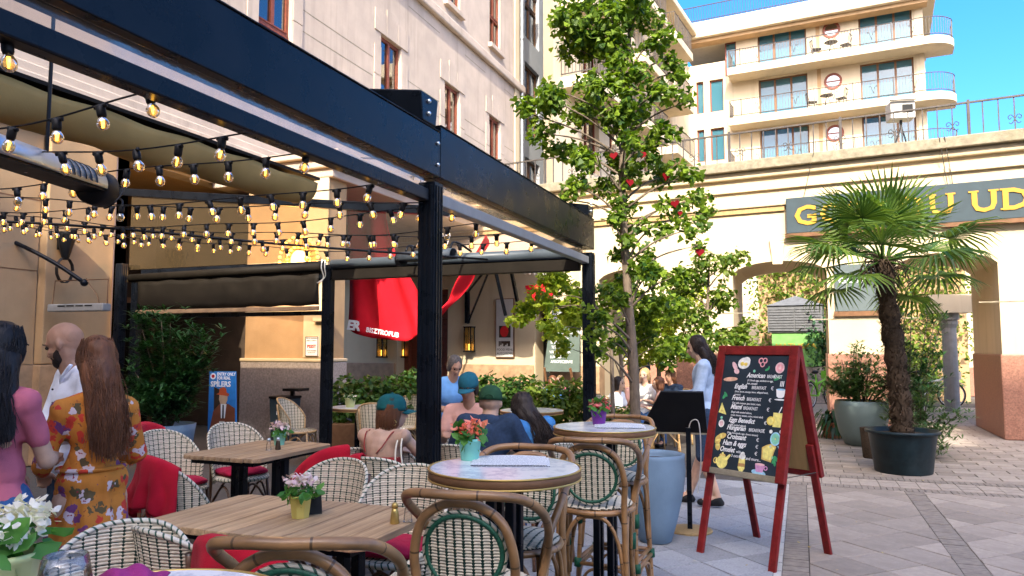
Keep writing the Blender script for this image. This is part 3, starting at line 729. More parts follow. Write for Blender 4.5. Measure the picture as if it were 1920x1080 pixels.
def balcony(par, x0, x1, f, dp, nose=True, left_ret=True):
    pl = [(x0, 0), (x0, -dp), (x1, -dp)]
    if nose: pl += [(x1+1.35*math.sin(R(t)), -dp*math.cos(R(t))) for t in range(10, 100, 10)] + [(x1+1.35, .9), (x1, .9)]
    pl += [(x1, 0)] if not nose else []
    MB().prism(pl, f-.42, f).build('balcony_slab', 'stucco_pale', par, bevel=.02)
    path = pl[1:-1] if nose else [pl[1], pl[2]]
    path = [(x0, -.02)]*left_ret + path
    ins = [(p[0]-(.06 if p[0] > x1 else 0)+(.06 if p[0] == x0 else 0), p[1]+(.06 if p[1] < -.5 else 0)) for p in path]
    b = MB()
    for z in (f+1.0, f+.12): b.tube([(p[0], p[1], z) for p in ins], .026, 5)
    acc = 0
    for i in range(len(ins)-1):
        a, c = V(ins[i]), V(ins[i+1]); ln = (c-a).length; t = acc
        while t < ln:
            p = a+(c-a)*(t/ln); b.bar((p.x, p.y, f+.1), (p.x, p.y, f+1.0), .02, .02); t += .145
        acc = t-ln
    k = x0+.7
    while k < x1-.3:
        b.bar((k, -dp+.04, f-.3), (k, -dp+.04, f+1.04), .04, .04); k += 1.9
    for k in range(int((x1-x0)/1.9)):
        cx = x0+1.65+k*1.9
        for sg_ in (-1, 1):
            b.tube(spline([(cx, -dp+.06, f+.3), (cx+sg_*.07, -dp+.06, f+.6), (cx+sg_*.16, -dp+.06, f+.72), (cx+sg_*.17, -dp+.06, f+.62)], 3), .012, 4)
    b.build('balcony_railing', 'grey_rail', par)
for f in FL[:3]: balcony(res, 2.5, 12.3, f, 1.3)
# things set out on the balconies
def bistro_set(px_u, f, n_ch):
    for k, dx in enumerate((-.75, .7)[:n_ch]):
        c = thing('balcony_chair', None, 'chair', CO + V((math.cos(CRZ), math.sin(CRZ), 0))*(px_u+dx) + V((math.sin(CRZ), -math.cos(CRZ), 0))*.7 + V((0, 0, f)), CRZ + (R(70) if dx > 0 else R(-70)))
        b = MB(); b.box(-.22, .22, -.22, .22, .42, .46); b.build('seat', 'black_rail', c)
        b = MB(); [b.bar((x, -.2, .45), (x, -.3, .92), .025, .025) for x in (-.2, -.07, .07, .2)]; b.bar((-.22, -.3, .92), (.22, -.3, .92), .03, .03); b.build('backrest', 'black_rail', c)
        for x in (-.2, .2):
            for y_ in (-.2, .2): MB().bar((x, y_, 0), (x*.9, y_*.9, .42), .025, .025).build('leg', 'black_rail', c)
        c['label'] = 'dark metal chair on the %s balcony, %s of the little table' % ('upper' if f > 16 else 'middle', 'right' if dx > 0 else 'left'); c['group'] = 'balcony chairs'
    t = thing('balcony_table', 'small round metal table on the %s balcony' % ('upper' if f > 16 else 'middle'), 'table', CO + V((math.cos(CRZ), math.sin(CRZ), 0))*px_u + V((math.sin(CRZ), -math.cos(CRZ), 0))*.7 + V((0, 0, f)), CRZ)
    MB().lathe([(.0, .7), (.34, .7), (.34, .73), (0, .73)], 14).build('table_top', 'black_rail', t)
    for k in range(3): MB().bar((.25*math.cos(k*2.1), .25*math.sin(k*2.1), 0), (.04*math.cos(k*2.1), .04*math.sin(k*2.1), .7), .025, .025).build('leg', 'black_rail', t)
bistro_set(7.6, FL[1], 2); bistro_set(7.9, FL[0], 2)
# side wing
SWO = CO - V((.0906, .9959, 0)).lerp(V((.1231, .9924, 0)), .8)*19.2
SWRZ = math.atan2((CO-SWO).y, (CO-SWO).x)
swing = thing('side_wing', 'cream apartment side wing with receding balconies behind the tall tree', 'building', SWO, SWRZ)
sh = []
for f in FL:
    for x in (2.6, 7.4, 12.2): sh.append((x, x+1.9, f, f+2.4))
    for x in (5.7, 10.5, 15.6): sh.append((x, x+.8, f+.7, f+2.3))
U3 = sorted({0, 19.2} | {h[0] for h in sh} | {h[1] for h in sh}); Z3 = sorted({0, 19.6} | {h[2] for h in sh} | {h[3] for h in sh})
b = MB(); holed(b, U3, Z3, lambda u, z: not any(a < u < c and d < z < e for a, c, d, e in sh), lambda u, z, d: V((u, d*.4, z)))
b.quad((0, 0, 0), (0, 0, 19.6), (0, .4, 19.6), (0, .4, 0)); b.build('wall', 'stucco_pale', swing)
MB().box(-.1, 19.4, -.8, .5, 19.6, 19.95).build('eaves', 'stucco_pale', swing, bevel=.05)
for a, c, d, e in sh: casement(swing, a, c, d, e, .2, 'timber_red', 2 if c-a > 1 else 1, 0, .08)
for f in FL[:3]:
    for x0, x1 in ((.6, 5.2), (6.6, 10.2), (11.6, 15.0)): balcony(swing, x0, x1, f, 1.35, False)
    for x0, x1 in ((.6, 5.2),):
        b = MB(); b.tube([(2.9, -.7, f-.44), (2.9, -.7, f-.42)], .16, 14); b.build('ceiling_lamp', 'enamel_grey', swing)
# grey-blue recess house between
gr = thing('grey_house', 'narrow blue-grey house front with tall brown windows behind the drainpipe', 'building', (FX-.25, 25.5, 0), R(90))
gh = [(.9, 2.6, 6.3, 8.9), (.9, 2.6, 9.9, 12.7), (.9, 2.6, 13.7, 16.2)]
b = MB(); holed(b, sorted({0, 6, .9, 2.6}), sorted({0, 17} | {h[2] for h in gh} | {h[3] for h in gh}), lambda u, z: not any(a < u < c and d < z < e for a, c, d, e in gh), lambda u, z, d: V((u, d*.4, z)))
b.build('wall', 'stucco_grey', gr)
for a, c, d, e in gh: casement(gr, a, c, d, e, .15, 'timber_brown', 2, .6, .12)
# unseen house behind the viewer, its stepped heights shaped to shade the courtyard
bk = thing('courtyard_house', 'tall cream courtyard house behind the viewer, outside the picture', 'building', (0, -22, 0), R(180))
def back_block(x0, x1, h):
    hl = []
    for z in (5.2, 9.2, 13.2, 17.2, 21.2):
        if z+2 > h-.6: continue
        x = x0+1.2
        while x+1.1 < x1-.4: hl.append((x, x+1.1, z, z+2)); x += 4.1
    b = MB(); holed(b, sorted({x0, x1} | {q[0] for q in hl} | {q[1] for q in hl}), sorted({0, h} | {q[2] for q in hl} | {q[3] for q in hl}), lambda u, z: not any(a < u < c and d < z < e for a, c, d, e in hl), lambda u, z, d: V((u, d*.4, z)))
    b.quad((x0, .4, h), (x1, .4, h), (x1, 7, h), (x0, 7, h)); b.quad((x0, 0, h), (x1, 0, h), (x1, .4, h), (x0, .4, h))
    b.build('wall', 'stucco_pale', bk)
    for q in hl: casement(bk, *q, .2, 'timber_red', 2, .5, .08, False)
back_block(-8.3, 26, 25.4); back_block(-11.3, -8.31, 27.5); back_block(-26, -11.31, 29.4)
# ------------------------------------------------------------------ what shows through the arches
fh = thing('far_house', 'pale house front seen through the arches across the back lane', 'building', (-2, 27.5, 0), R(-4))
b = MB(); hl = [(1.0, 2.4, 2.2, 4.2), (4.2, 5.6, 2.2, 4.2), (10.2, 11.2, 0, 2.5), (12, 13.4, 1, 3.2)]
holed(b, sorted({-7, 18} | {q[0] for q in hl} | {q[1] for q in hl}), sorted({0, 6.2} | {q[2] for q in hl} | {q[3] for q in hl}), lambda u, z: not any(a < u < c and d < z < e for a, c, d, e in hl), lambda u, z, d: V((u, d*.3, z)))
b.build('wall', 'stucco_pale', fh)
for q in hl: casement(fh, *q, .12, 'timber_brown', 2, .5, .07)
MB().box(-7, 18, -.12, -.002, 4.5, 4.7).build('string_course', 'stucco_cream', fh)
MB().box(-7, 18, -.06, -.002, 0, .9).build('plinth', 'granite_red', fh)
iv = MB(); leaves(iv, [((1.9+dx*.7, 24.2, z), (.75, .35, .7)) for dx in range(-4, 4) for z in (1.6, 2.6, 3.5, 4.3)], 8500, .13, 'oval', .2, shell=.5)
ivo = thing('ivy_screen', 'sunlit ivy covering the screen wall seen through the left arch', 'ivy', (0, 0, 0))
iv.build('foliage', 'leaf_ivy', ivo); MB().box(-1.2, 4.4, 24.25, 24.4, 0, 4.9).build('screen_wall', 'stucco_tan', ivo)
kk = thing('kiosk', 'grey louvred kiosk with a green sign below, beyond the left arch', 'kiosk', (-.12, 22.6, 0), R(-4))
b = MB(); b.box(-.72, .72, -.45, .5, 1.95, 2.7); kb = b.build('louvre_box', 'kiosk_grey', kk)
for k in range(9):
    for x0, x1 in ((-.68, -.02), (.02, .68)): MB().box(x0, x1, -.49, -.452, 1.99+k*.075, 2.045+k*.075).build('louvre_slat', 'kiosk_grey', kk)
MB().add([(-.76, -.5, 2.705), (.76, -.5, 2.705), (.76, .55, 2.705), (-.76, .55, 2.705), (0, 0, 3.0)], [(0, 1, 4), (1, 2, 4), (2, 3, 4), (3, 0, 4), (3, 2, 1, 0)]).build('roof', 'kiosk_grey', kk)
mat('kiosk_green', (.16, .36, .10), .5); MB().box(-.62, .66, -.4, .4, 1.0, 1.94).build('sign_panel', 'kiosk_green', kk)
MB().box(-.7, .7, -.38, .5, 0, .99).build('counter', 'granite_grey', kk)
text('MATUSKA', .2, 'gold', kk, 'lettering', (0, -.405, 1.5), (R(90), 0, 0), .003, 'CENTER', 1.2)
cl = thing('grey_column', 'plain grey round column seen through the right arch', 'column', (3.35, 20.6, 0))
MB().lathe([(.17, 0), (.16, 2.0), (.2, 2.1), (.2, 2.2), (.24, 2.2), (.24, 2.35)], 18).build('shaft', 'enamel_grey', cl, smooth=False)
MB().box(-.45, .45, -.35, .35, 2.36, 2.8).build('lintel', 'stucco_pale', cl)
def bush(name, label, c, r, n, size, m, kind='oval', stems=True, group=None, trunk_h=None):
    t = thing(name, label, 'bush', (c[0], c[1], 0), 0, group)
    spots = [((rnd.uniform(-.5, .5)*r[0], rnd.uniform(-.5, .5)*r[1], c[2]+rnd.uniform(-.5, .6)*r[2]), (r[0]*.6, r[1]*.6, r[2]*.55)) for _ in range(7)]
    b = MB(); leaves(b, spots, n, size, kind, .3); b.build('foliage', m, t)
    if stems:
        b = MB()
        for k in range(5):
            e = spots[k][0]; b.tube(spline([(rnd.uniform(-.06, .06), rnd.uniform(-.06, .06), trunk_h or 0), (e[0]*.4, e[1]*.4, e[2]*.5+(trunk_h or 0)*.5), e], 4), [.016]*4+[.012]*4+[.005], 5)
        b.build('stem', 'bark', t, smooth=True)
    return t
bush('street_bush', 'dense dark bush behind the bicycle in the left arch', (.75, 22.3, 1.2), (.75, .5, 1.3), 1500, .13, 'leaf_dark')
bush('street_bush', 'dark conifer-like bush against the right arch jamb', (4.35, 19.3, 1.35), (.45, .5, 1.4), 1700, .12, 'leaf_dark')
bush('street_bush', 'bright sunlit low bush beyond the right arch', (3.1, 23.6, .9), (1.5, .6, .95), 2200, .12, 'leaf_ivy')
bush('street_bush', 'tall yellow-green shrub left of the grey column', (2.35, 22.6, 1.3), (.6, .5, 1.3), 1300, .12, 'leaf_ivy')
def bicycle(label, loc, rz, m):
    t = thing('bicycle', label, 'bicycle', loc, rz, 'hire bicycles beyond the arches')
    for x in (-.52, .52):
        wl = bpy.data.objects.new('wheel', None); COL.objects.link(wl); wl.parent = t; wl.location = (x, 0, .33)
        MB().tube([(.315*math.cos(a*math.pi/14), 0, .315*math.sin(a*math.pi/14)) for a in range(28)], .02, 6, True).build('tyre', 'black', wl, smooth=True)
        b = MB(); b.tube([(.29*math.cos(a*math.pi/14), 0, .29*math.sin(a*math.pi/14)) for a in range(28)], .01, 5, True)
        for a in range(9): b.bar((0, 0, 0), (.29*math.cos(a*.7), 0, .29*math.sin(a*.7)), .004, .004)
        b.build('rim', 'alu', wl)
        MB().tube(spline([(.37*math.cos(R(a)), 0, .37*math.sin(R(a))) for a in range(30, 170, 20)], 2), .025, 5, flat=.5).build('mudguard', m, t, loc=(x, 0, .33))
    b = MB(); b.tube([(-.52, 0, .33), (-.12, 0, .3), (.38, 0, .8), (.52, 0, .33)], .025, 7); b.tube([(-.12, 0, .3), (-.22, 0, .85)], .022, 7); b.tube([(-.52, 0, .33), (-.2, 0, .68)], .016, 6); b.tube([(.38, 0, .8), (.33, 0, 1.02)], .02, 6); b.tube([(-.18, 0, .6), (.36, 0, .72)], .028, 7); b.build('frame', m, t, smooth=True)
    MB().tube(spline([(.25, -.28, 1.02), (.36, -.12, 1.05), (.36, .12, 1.05), (.25, .28, 1.02)], 4), .014, 6).build('handlebar', 'black', t, smooth=True)
    MB().sph((-.24, 0, .9), .1, 10, 6, (1.3, .8, .45)).build('saddle', 'black', t, smooth=True)
    b = MB(); b.box(.4, .7, -.17, .17, .72, .74); [b.box(.4, .7, y, y+.012, .74, .92) for y in (-.17, .158)]; [b.box(x, x+.012, -.158, .158, .74, .92) for x in (.4, .688)]; b.build('basket', m, t)
    return t
mat('bike_green', (.22, .55, .05), .4)
bicycle('lime green hire bicycle leaning in the left arch', (.42, 20.7, 0), R(62), 'bike_green')
bicycle('pale hire bicycle parked beyond the right arch', (3.0, 21.6, 0), R(8), 'white_paint')
# ------------------------------------------------------------------ pergola over the cafe tables
PX, PY0, PYA, PYB, PXC, PXD = -2.2, -1.5, 4.2, 8.0, -5.66, -9.24
pg = thing('pergola', 'black steel pergola with clear side sheets and folded fabric roof over the tables', 'pergola', (0, 0, 0))
def post(x, y, h, wx=.118, wy=.118):
    b = MB(); b.box(x-wx/2, x+wx/2, y-wy/2, y+wy/2, 0, h)
    for k in (-.035, .0, .035):                    # raised ribs of the extrusion
        b.box(x+k-.009, x+k+.009, y-wy/2-.008, y-wy/2-.001, .02, h-.02); b.box(x+wx/2+.001, x+wx/2+.008, y+k-.009, y+k+.009, .02, h-.02)
    b.build('post', 'black_metal', pg, bevel=.006)
for x, y, h in ((PX, PYA, 2.6), (PX, PYB, 2.6), (PX, PY0, 2.6), (PXC, PYB, 2.6), (PXD+.08, PYB-.1, 2.75)): post(x, y, h)
post(PXD+.28, PYB, 2.5, .11, .11)
def fascia(y0, y1, z0, z1):
    b = MB(); b.box(PX-.02, PX+.045, y0, y1, z0, z1); b.box(PX-.10, PX+.05, y0, y1, z1+.002, z1+.012); b.box(PX-.10, PX-.022, y0, y1, z0, z0+.04)
    b.build('fascia', 'black_metal', pg, bevel=.005)
fascia(PY0, PYA+.04, 2.645, 2.94); fascia(PYA+.046, PYB+.1, 2.645, 2.985)
b = MB(); b.box(PX-.05, PX+.03, PY0, PYA-.08, 2.47, 2.55); b.build('side_rail', 'black_metal', pg, bevel=.008)
b = MB(); b.box(PX-.05, PX+.03, PYA+.08, PYB-.08, 2.47, 2.55); b.build('side_rail', 'enamel_grey', pg, bevel=.008)
MB().box(PX-.01, PX-.006, PY0, PYA-.08, 2.552, 2.643).build('clear_strip', 'clear_pvc', pg)
MB().box(PX-.01, PX-.006, PYA+.08, PYB-.08, 2.552, 2.643).build('clear_strip', 'clear_pvc', pg)
def hood(y, z0, z1):                               # hooded motor boxes over the posts
    b = MB(); b.add([(PX+.05, y-.09, z0), (PX+.05, y+.09, z0), (PX-.75, y+.09, z0+.12), (PX-.75, y-.09, z0+.12), (PX+.05, y-.12, z1), (PX+.05, y+.12, z1), (PX-.75, y+.12, z1+.12), (PX-.75, y-.12, z1+.12)],
                    [(0, 1, 2, 3), (4, 7, 6, 5), (0, 4, 5, 1), (1, 5, 6, 2), (2, 6, 7, 3), (3, 7, 4, 0)])
    h = b.build('motor_box', 'black_metal', pg, bevel=.01)
    for k in (.06, .14): MB().sph((PX+.055, y-.02, z0+k), .016, 8, 5).build('bolt', 'alu', h, smooth=True)
hood(PYA-.12, 2.955, 3.14); hood(PYB-.05, 3.0, 3.12)
for k, z in enumerate((2.72, 2.86)): MB().sph((PX+.05, PYA+.0, z), .014, 8, 5).build('bolt', 'alu', pg, smooth=True)
for y in (PYB+.02, -1.4):                    # roof guide rails up to the house
    b = MB(); b.bar((PX-.2, y, 3.0), (-9.4, y, 3.85), .09, .11); b.build('roof_rail', 'black_metal', pg, bevel=.006)
def fold(u, v, x0=-5.2, z0=3.33):                   # retracted fabric, hanging in a deep fold
    a = -math.pi*(.02+.96*v); y = -1.0 + 7.8*u
    return V((x0+.22*math.cos(a), y, z0+.06+.26*math.sin(a)*(1+.05*math.sin(u*37)) + .012*math.sin(u*60+v*9)))
MB().grid(fold, 70, 14).build('fabric_fold', 'fabric_gold', pg, smooth=True, solid=.006)
b = MB(); b.box(-5.45, -4.95, -1.0, 6.8, 3.40, 3.43); b.build('fabric_carrier', 'pvc_dark', pg)
# end frame at the far side
b = MB(); b.tube([(PXC+.1, PYB-.06, 2.60), (PX-.08, PYB-.06, 2.60)], .062, 14); b.build('gutter_pipe', 'gutter_grey', pg, smooth=True)
b = MB(); b.tube([(PXD+.2, PYB-.06, 2.54), (PXC-.08, PYB-.06, 2.58)], .055, 14); b.build('gutter_pipe', 'pvc_dark', pg, smooth=True)
MB().box(PXC+.08, PX-.08, PYB-.02, PYB+.06, 2.47, 2.66).build('end_beam', 'black_metal', pg, bevel=.006)
MB().box(PXC+.09, PX-.09, PYB-.07, PYB+.03, 2.40, 2.53).build('blind_box', 'pvc_dark', pg, bevel=.01)
MB().box(PXD+.36, PXC-.08, PYB-.02, PYB+.06, 2.40, 2.66).build('end_beam', 'black_metal', pg, bevel=.006)
def blind(u, v): return V((PXD+.37+(PXC-.09-PXD-.37)*u, PYB-.075+.012*math.sin(u*23+v*3), 2.48-.40*v+.008*math.sin(u*40)))
MB().grid(blind, 40, 6).build('roller_blind', 'pvc_dark', pg, smooth=True, solid=.004)
MB().box(PXD+.36, PXC-.09, PYB-.09, PYB-.06, 2.015, 2.07).build('blind_hem', 'marble_brown', pg, bevel=.006)
MB().box(PXD+.36, PXC-.09, PYB-.03, PYB+.03, 1.955, 2.01).build('blind_bar', 'black_metal', pg, bevel=.006)
# clear gable above the end frame
MB().add([(PXD+.1, PYB+.0, 2.67), (PXC, PYB+.0, 2.67), (PXC, PYB, 3.40), (PXD+.1, PYB, 3.80)], [(0, 1, 2, 3)]).build('gable_sheet', 'smoked_pvc', pg)
MB().add([(PXC+.003, PYB+.0, 2.67), (PX-.09, PYB+.0, 2.67), (PX-.09, PYB, 3.0), (PXC+.003, PYB, 3.40)], [(0, 1, 2, 3)]).build('gable_sheet', 'clear_pvc', pg)
b = MB()
for dz in (0, .05): b.tube(spline([(PXC+dz-.02, PYB-.12, 2.66), (PXC+dz, PYB-.16, 2.55), (PXC+dz*.5, PYB-.11, 2.44), (PXC-.03-dz, PYB-.13, 2.36)], 4), .008, 5)
b.build('tie_rope', 'ivory', pg, smooth=True)
b = MB(); b.tube(spline([(-7.6, 3.2, 2.6), (-5.8, 4.4, 2.58), (-4.4, 5.7, 2.5), (-3.0, 7.0, 2.45)], 8), .012, 6); b.tube(spline([(-4.3+.06*math.cos(t*.7), 3.62+.05*math.sin(t*.7), 2.47+.06*math.sin(t*.7)+.01*t) for t in range(14)], 3), .007, 5); b.build('power_cable', 'dark_plastic', pg, smooth=True)
# ------------------------------------------------------------------ festoon lights: each string a thing, each socket a part with its bulb
sock = MB(); sock.lathe([(.012, .012), (.021, .0), (.021, -.038), (.017, -.05)], 10); sock.tube([(-.03, 0, .004), (.03, 0, .004)], .011, 6); sock.v = [(x*.86, y*.86, z*.86) for x, y, z in sock.v]; sock_me = sock.mesh('socket', 'dark_plastic', True)
bl = MB(); bl.lathe([(.012, -.046), (.018, -.055), (.029, -.072), (.031, -.085), (.027, -.100), (.015, -.112), (0, -.115)], 12); bl.v = [(x*.80, y*.80, z*.86) for x, y, z in bl.v]; bulb_me = bl.mesh('bulb', 'bulb_glass', True)
fl = MB(); fl.tube([(-.005, 0, -.056), (-.007, .002, -.096), (.002, -.004, -.1), (.007, 0, -.06)], .0042, 5); fl.v = [(x*.86, y*.86, z*.86) for x, y, z in fl.v]; fil_me = fl.mesh('filament', 'filament', True)
ordn = ('nearest the viewer', 'second from the viewer', 'third from the viewer', 'fourth from the viewer', 'fifth from the viewer', 'sixth from the viewer', 'seventh from the viewer', 'eighth from the viewer', 'ninth from the viewer', 'tenth from the viewer')
rows = (1.48, 2.0, 2.52, 3.01, 3.58, 4.04, 4.62, 5.14, 5.58, 6.2)
for k, y in enumerate(rows):
    t = thing('festoon_string', 'string of glowing festoon bulbs across the pergola, %s' % ordn[k], 'string lights', (PX, y, 2.49), 0, 'festoon strings across the pergola')
    span = 6.7 if k > 2 else (3.2 if k == 0 else 4.6 if k == 1 else 6.0); sag = lambda q: .028*math.sin(q*9+k*2.3)+.014*math.sin(q*23+k*1.1) + -.03*math.sin(math.pi*q) + (.55 if k > 2 else .2)*q**1.8
    fx = lambda q: V((-span*q, .06*math.sin(q*5+k*1.7), sag(q)))
    MB().tube([fx(i/60) for i in range(61)], .0042, 5).build('cable', 'dark_plastic', t, smooth=True)
    x = .035 + .05*(k % 3)
    while x < span-.1:
        p = fx(x/span); s_ = bpy.data.objects.new('socket', sock_me); COL.objects.link(s_); s_.parent = t; s_.location = p + V((0, 0, -.012)); s_.rotation_euler = (rnd.gauss(0, .13), rnd.gauss(0, .16), rnd.gauss(0, .3))
        bo = bpy.data.objects.new('bulb', bulb_me); COL.objects.link(bo); bo.parent = s_; bo.scale = (rnd.uniform(.94, 1.06),)*3
        if rnd.random() < .95: fo = bpy.data.objects.new('filament', fil_me); COL.objects.link(fo); fo.parent = s_
        x += .24 + rnd.uniform(-.012, .012)
# ------------------------------------------------------------------ heaters
def arc_reflector(L_, r, a0, a1, th=.006):
    b = MB(); b.grid(lambda u, v: V((L_*(u-.5), r*math.cos(R(a0+(a1-a0)*v)), r*math.sin(R(a0+(a1-a0)*v)))), 2, 16); return b
h1 = thing('tube_heater', 'long aluminium tube heater hanging at the upper left near the bulbs', 'heater', dep(195, 357, 4.12) - V((-.28, .96, 0))*.86)
h1.rotation_euler = (0, 0, R(106.3))
arc_reflector(1.5, .095, -10, 190).build('housing', 'alu', h1, smooth=True, solid=.006)
b = MB(); b.lathe([(.0, 0), (.097, 0), (.1, .02), (.1, .10), (.085, .12), (0, .12)], 20, mt=Matrix.Translation((.75, 0, 0)) @ Matrix.Rotation(R(90), 4, 'Y')); b.build('end_cap', 'dark_plastic', h1, smooth=True)
b = MB(); [b.tube([(.66-k*.045, .0985*math.cos(R(a)), .0985*math.sin(R(a))) for a in range(-8, 190, 9)], .0035, 4) for k in range(5)]; b.build('cooling_rib', 'dark_plastic', h1)
b = MB(); b.box(-.75, .75, -.085, .085, -.03, -.012); b.build('grille', 'dark_plastic', h1)
b = MB(); b.tube([(-.4, 0, .1), (-.4, 0, .9)], .01, 6); b.tube([(.4, 0, .1), (.4, 0, .9)], .01, 6); b.build('hanger', 'dark_plastic', h1)
h2 = thing('hanging_heater', 'pale panel heater hung from a curved black arm against the tan wall', 'heater', aty(148, 577, 6.9), R(4))
b = MB(); b.box(-.46, .46, -.07, .07, -.05, .05); b.build('housing', 'enamel_grey', h2, bevel=.015)
b = MB(); [b.box(-.28+k*.15, -.16+k*.15, -.074, -.0705, .012, .03) for k in range(4)]; b.build('vent_slot', 'black', h2)
b = MB(); b.tube([(-.45, 0, .05), (-.42, 0, .36), (.46, 0, .36), (.46, 0, .05)], .008, 6); b.tube(spline([(.1, 0, .38), (.2, -.02, .28), (.3, -.01, .16), (.33, 0, .05)], 4), .007, 5); b.build('wire_frame', 'timber_brown', h2)
ar = thing('heater_bracket', 'curved black steel arm reaching from the wall to the hanging heater', 'bracket', (0, 0, 0))
p0 = aty(-60, 425, 6.4); p1 = aty(60, 470, 6.6); p2 = aty(158, 530, 6.9)
MB().tube(spline([p0, p0.lerp(p1, .5)+V((0, 0, .03)), p1, p1.lerp(p2, .5)+V((0, 0, .02)), p2], 5), .028, 8).build('arm', 'black_metal', ar, smooth=True)
MB().sph(p2, .05, 8, 6).build('knuckle', 'black_metal', ar, smooth=True)
h3 = thing('end_heater', 'dark half-round heater hood on the far pergola beam', 'heater', aty(800, 483, 7.55), R(-8))
arc_reflector(.75, .085, -20, 200).build('housing', 'gutter_grey', h3, smooth=True, solid=.006)
b = MB(); b.lathe([(0, 0), (.088, 0), (.088, .06), (0, .06)], 18, mt=Matrix.Translation((-.40, 0, 0)) @ Matrix.Rotation(R(90), 4, 'Y')); b.build('end_cap', 'dark_plastic', h3)
MB().box(-.37, .37, -.075, .075, -.03, -.015).build('grille', 'dark_plastic', h3)
for x in (.33, -.3): MB().tube(spline([(x, 0, .09), (x, .05, .16), (x, .2, .16), (x, .44, .10)], 4), .014, 6).build('mounting_arm', 'black_metal', h3, smooth=True)
sp_ = thing('wall_speaker', 'small black cone speaker with coiled cable on the tan pilaster', 'speaker', atx(112, 455, FX+.17))
b = MB(); b.lathe([(.03, -.24), (.05, -.2), (.13, .1), (.13, .13), (0, .13)], 12, c=(.12, 0, 0)); b.build('body', 'dark_plastic', sp_)
b = MB(); [b.tube([(.1+.02*k, .12*math.cos(t*.5), -.38+.17*math.sin(t*.5)) for t in range(13)], .008, 5) for k in range(3)]; b.build('cable', 'dark_plastic', sp_)
MB().box(0, .02, -.04, .04, -.1, .1).build('bracket', 'dark_plastic', sp_)
# ------------------------------------------------------------------ bistro front: banner, lanterns, poster, chalk menu, light ring
bn = thing('red_banner', 'sagging red cloth banner with white letters hung across the bistro front', 'banner', (0, 0, 0))
BY = 12.3
A0 = aty(648, 300, BY); B0 = aty(915, 430, BY)
def bann(u, v):
    px = 648 + 262*u
    top = 330 + 20*u if u < .99 else 350
    low = [616, 634, 640, 622, 560, 470]; k = u*5; i = min(4, int(k)); t = k-i; lo = low[i]*(1-t)+low[i+1]*t
    upr = [280, 330, 480, 610, 540, 440]; hi = upr[i]*(1-t)+upr[i+1]*t
    if u < .15: hi = 300
    p = aty(px, hi+(lo-hi)*v, BY); return p + V((0, .14*math.sin(u*13+v*3)+.06*math.sin(u*29-v*5), 0))
MB().grid(bann, 60, 24).build('cloth', 'red_banner', bn, smooth=True, solid=.004)
p = aty(650, 617, BY-.3); text('ER', .25, 'white', bn, 'lettering', p, (R(90), R(6), 0), .003, off=.012, shear=.1)
p = aty(686, 622, BY-.27)
text('BISZTROPUB', .125, 'white', bn, 'lettering', p, (R(90), R(9), 0), .003, off=.003)
b = MB(); b.tube([aty(640, 296, BY), aty(940, 300, BY)], .02, 6); b.build('hanging_wire', 'grey_rail', bn)
tr = thing('light_truss', 'white lattice arch wound with small bulbs above the bistro door', 'ornament', (0, 0, 0))
b = MB(); bb = MB()
for k in (0, .22):
    pts = spline([aty(715-k*60, 440, 13.4), aty(742-k*40, 545, 13.4), aty(770, 590, 13.4), aty(800+k*40, 545, 13.4), aty(830+k*60, 440, 13.4)], 8); b.tube(pts, .022, 6)
    for q in pts[::2]: bb.sph(q+V((0, -.04, 0)), .035, 8, 5)
b.build('arch_tube', 'white', tr, smooth=True); bb.build('bulb', 'ivory', tr, smooth=True)
def lantern(label, px, py, off=.12):
    p = atpl(px, py, WO - WN*off, WN); t = thing('wall_lantern', label, 'lantern', p, WRZ, 'lit wall lanterns')
    b = MB(); w_, h = .085, .27
    for x in (-w_, w_):
        for y in (-w_, w_): b.bar((x, y, -h), (x, y, h), .022, .022)
    b.box(-w_-.02, w_+.02, -w_-.02, w_+.02, h, h+.03); b.box(-w_-.02, w_+.02, -w_-.02, w_+.02, -h-.03, -h); b.build('cage', 'black_metal', t)
    g_ = MB()
    for q in range(4): g_.add([Matrix.Rotation(R(90*q), 3, 'Z') @ V(v) for v in ((-w_, -w_+.004, -h), (w_, -w_+.004, -h), (w_, -w_+.004, h), (-w_, -w_+.004, h))], [(0, 1, 2, 3)])
    g_.build('pane', 'bulb_glass', t)
    MB().tube([(0, 0, -h+.02), (0, 0, -h+.16)], .022, 8).build('candle_bulb', 'lamp_glow', t)
    MB().box(-.03, .03, .09, .119, -.1, .1).build('wall_plate', 'black_metal', t)
lantern('lit brass wall lantern below the red banner', 716, 648); lantern('lit black wall lantern under the awning bracket', 880, 636); lantern('dark wall lantern inside the bistro doorway', 757, 648, -.25)
po = thing('wall_poster', 'pale framed poster with red and black picture on the bistro wall', 'poster', atpl(947, 615, WO-WN*.03, WN), WRZ)
MB().box(-.24, .24, -.02, .02, -.68, .68).build('frame', 'timber_brown', po); MB().box(-.22, .22, -.028, -.021, -.66, .66).build('sheet', 'white_paint', po)
b = MB(); b.box(-.14, .16, -.033, -.029, -.22, .05); b.build('dark_motif', 'interior', po); b = MB(); b.prism([(.11*math.cos(t*.6), .13*math.sin(t*.6)-.08) for t in range(10)], .034, .037, Matrix.Rotation(R(90), 4, 'X')); b.build('red_motif', 'red_ink', po)
for k in range(7): MB().box(-.15+.04*k, -.12+.045*k, -.033, -.029, -.42+.03*(k % 3), -.3).build('dark_motif', 'interior', po)
text('FOOD MENU', .075, 'black', po, 'lettering', (-.2, -.03, -.52), (R(90), 0, 0), .001); text('AUTOMOBIL', .075, 'black', po, 'lettering', (-.2, -.03, -.61), (R(90), 0, 0), .001)
aw = thing('awning_bracket', 'black iron bracket with crossed struts for the bistro awning', 'bracket', (0, 0, 0))
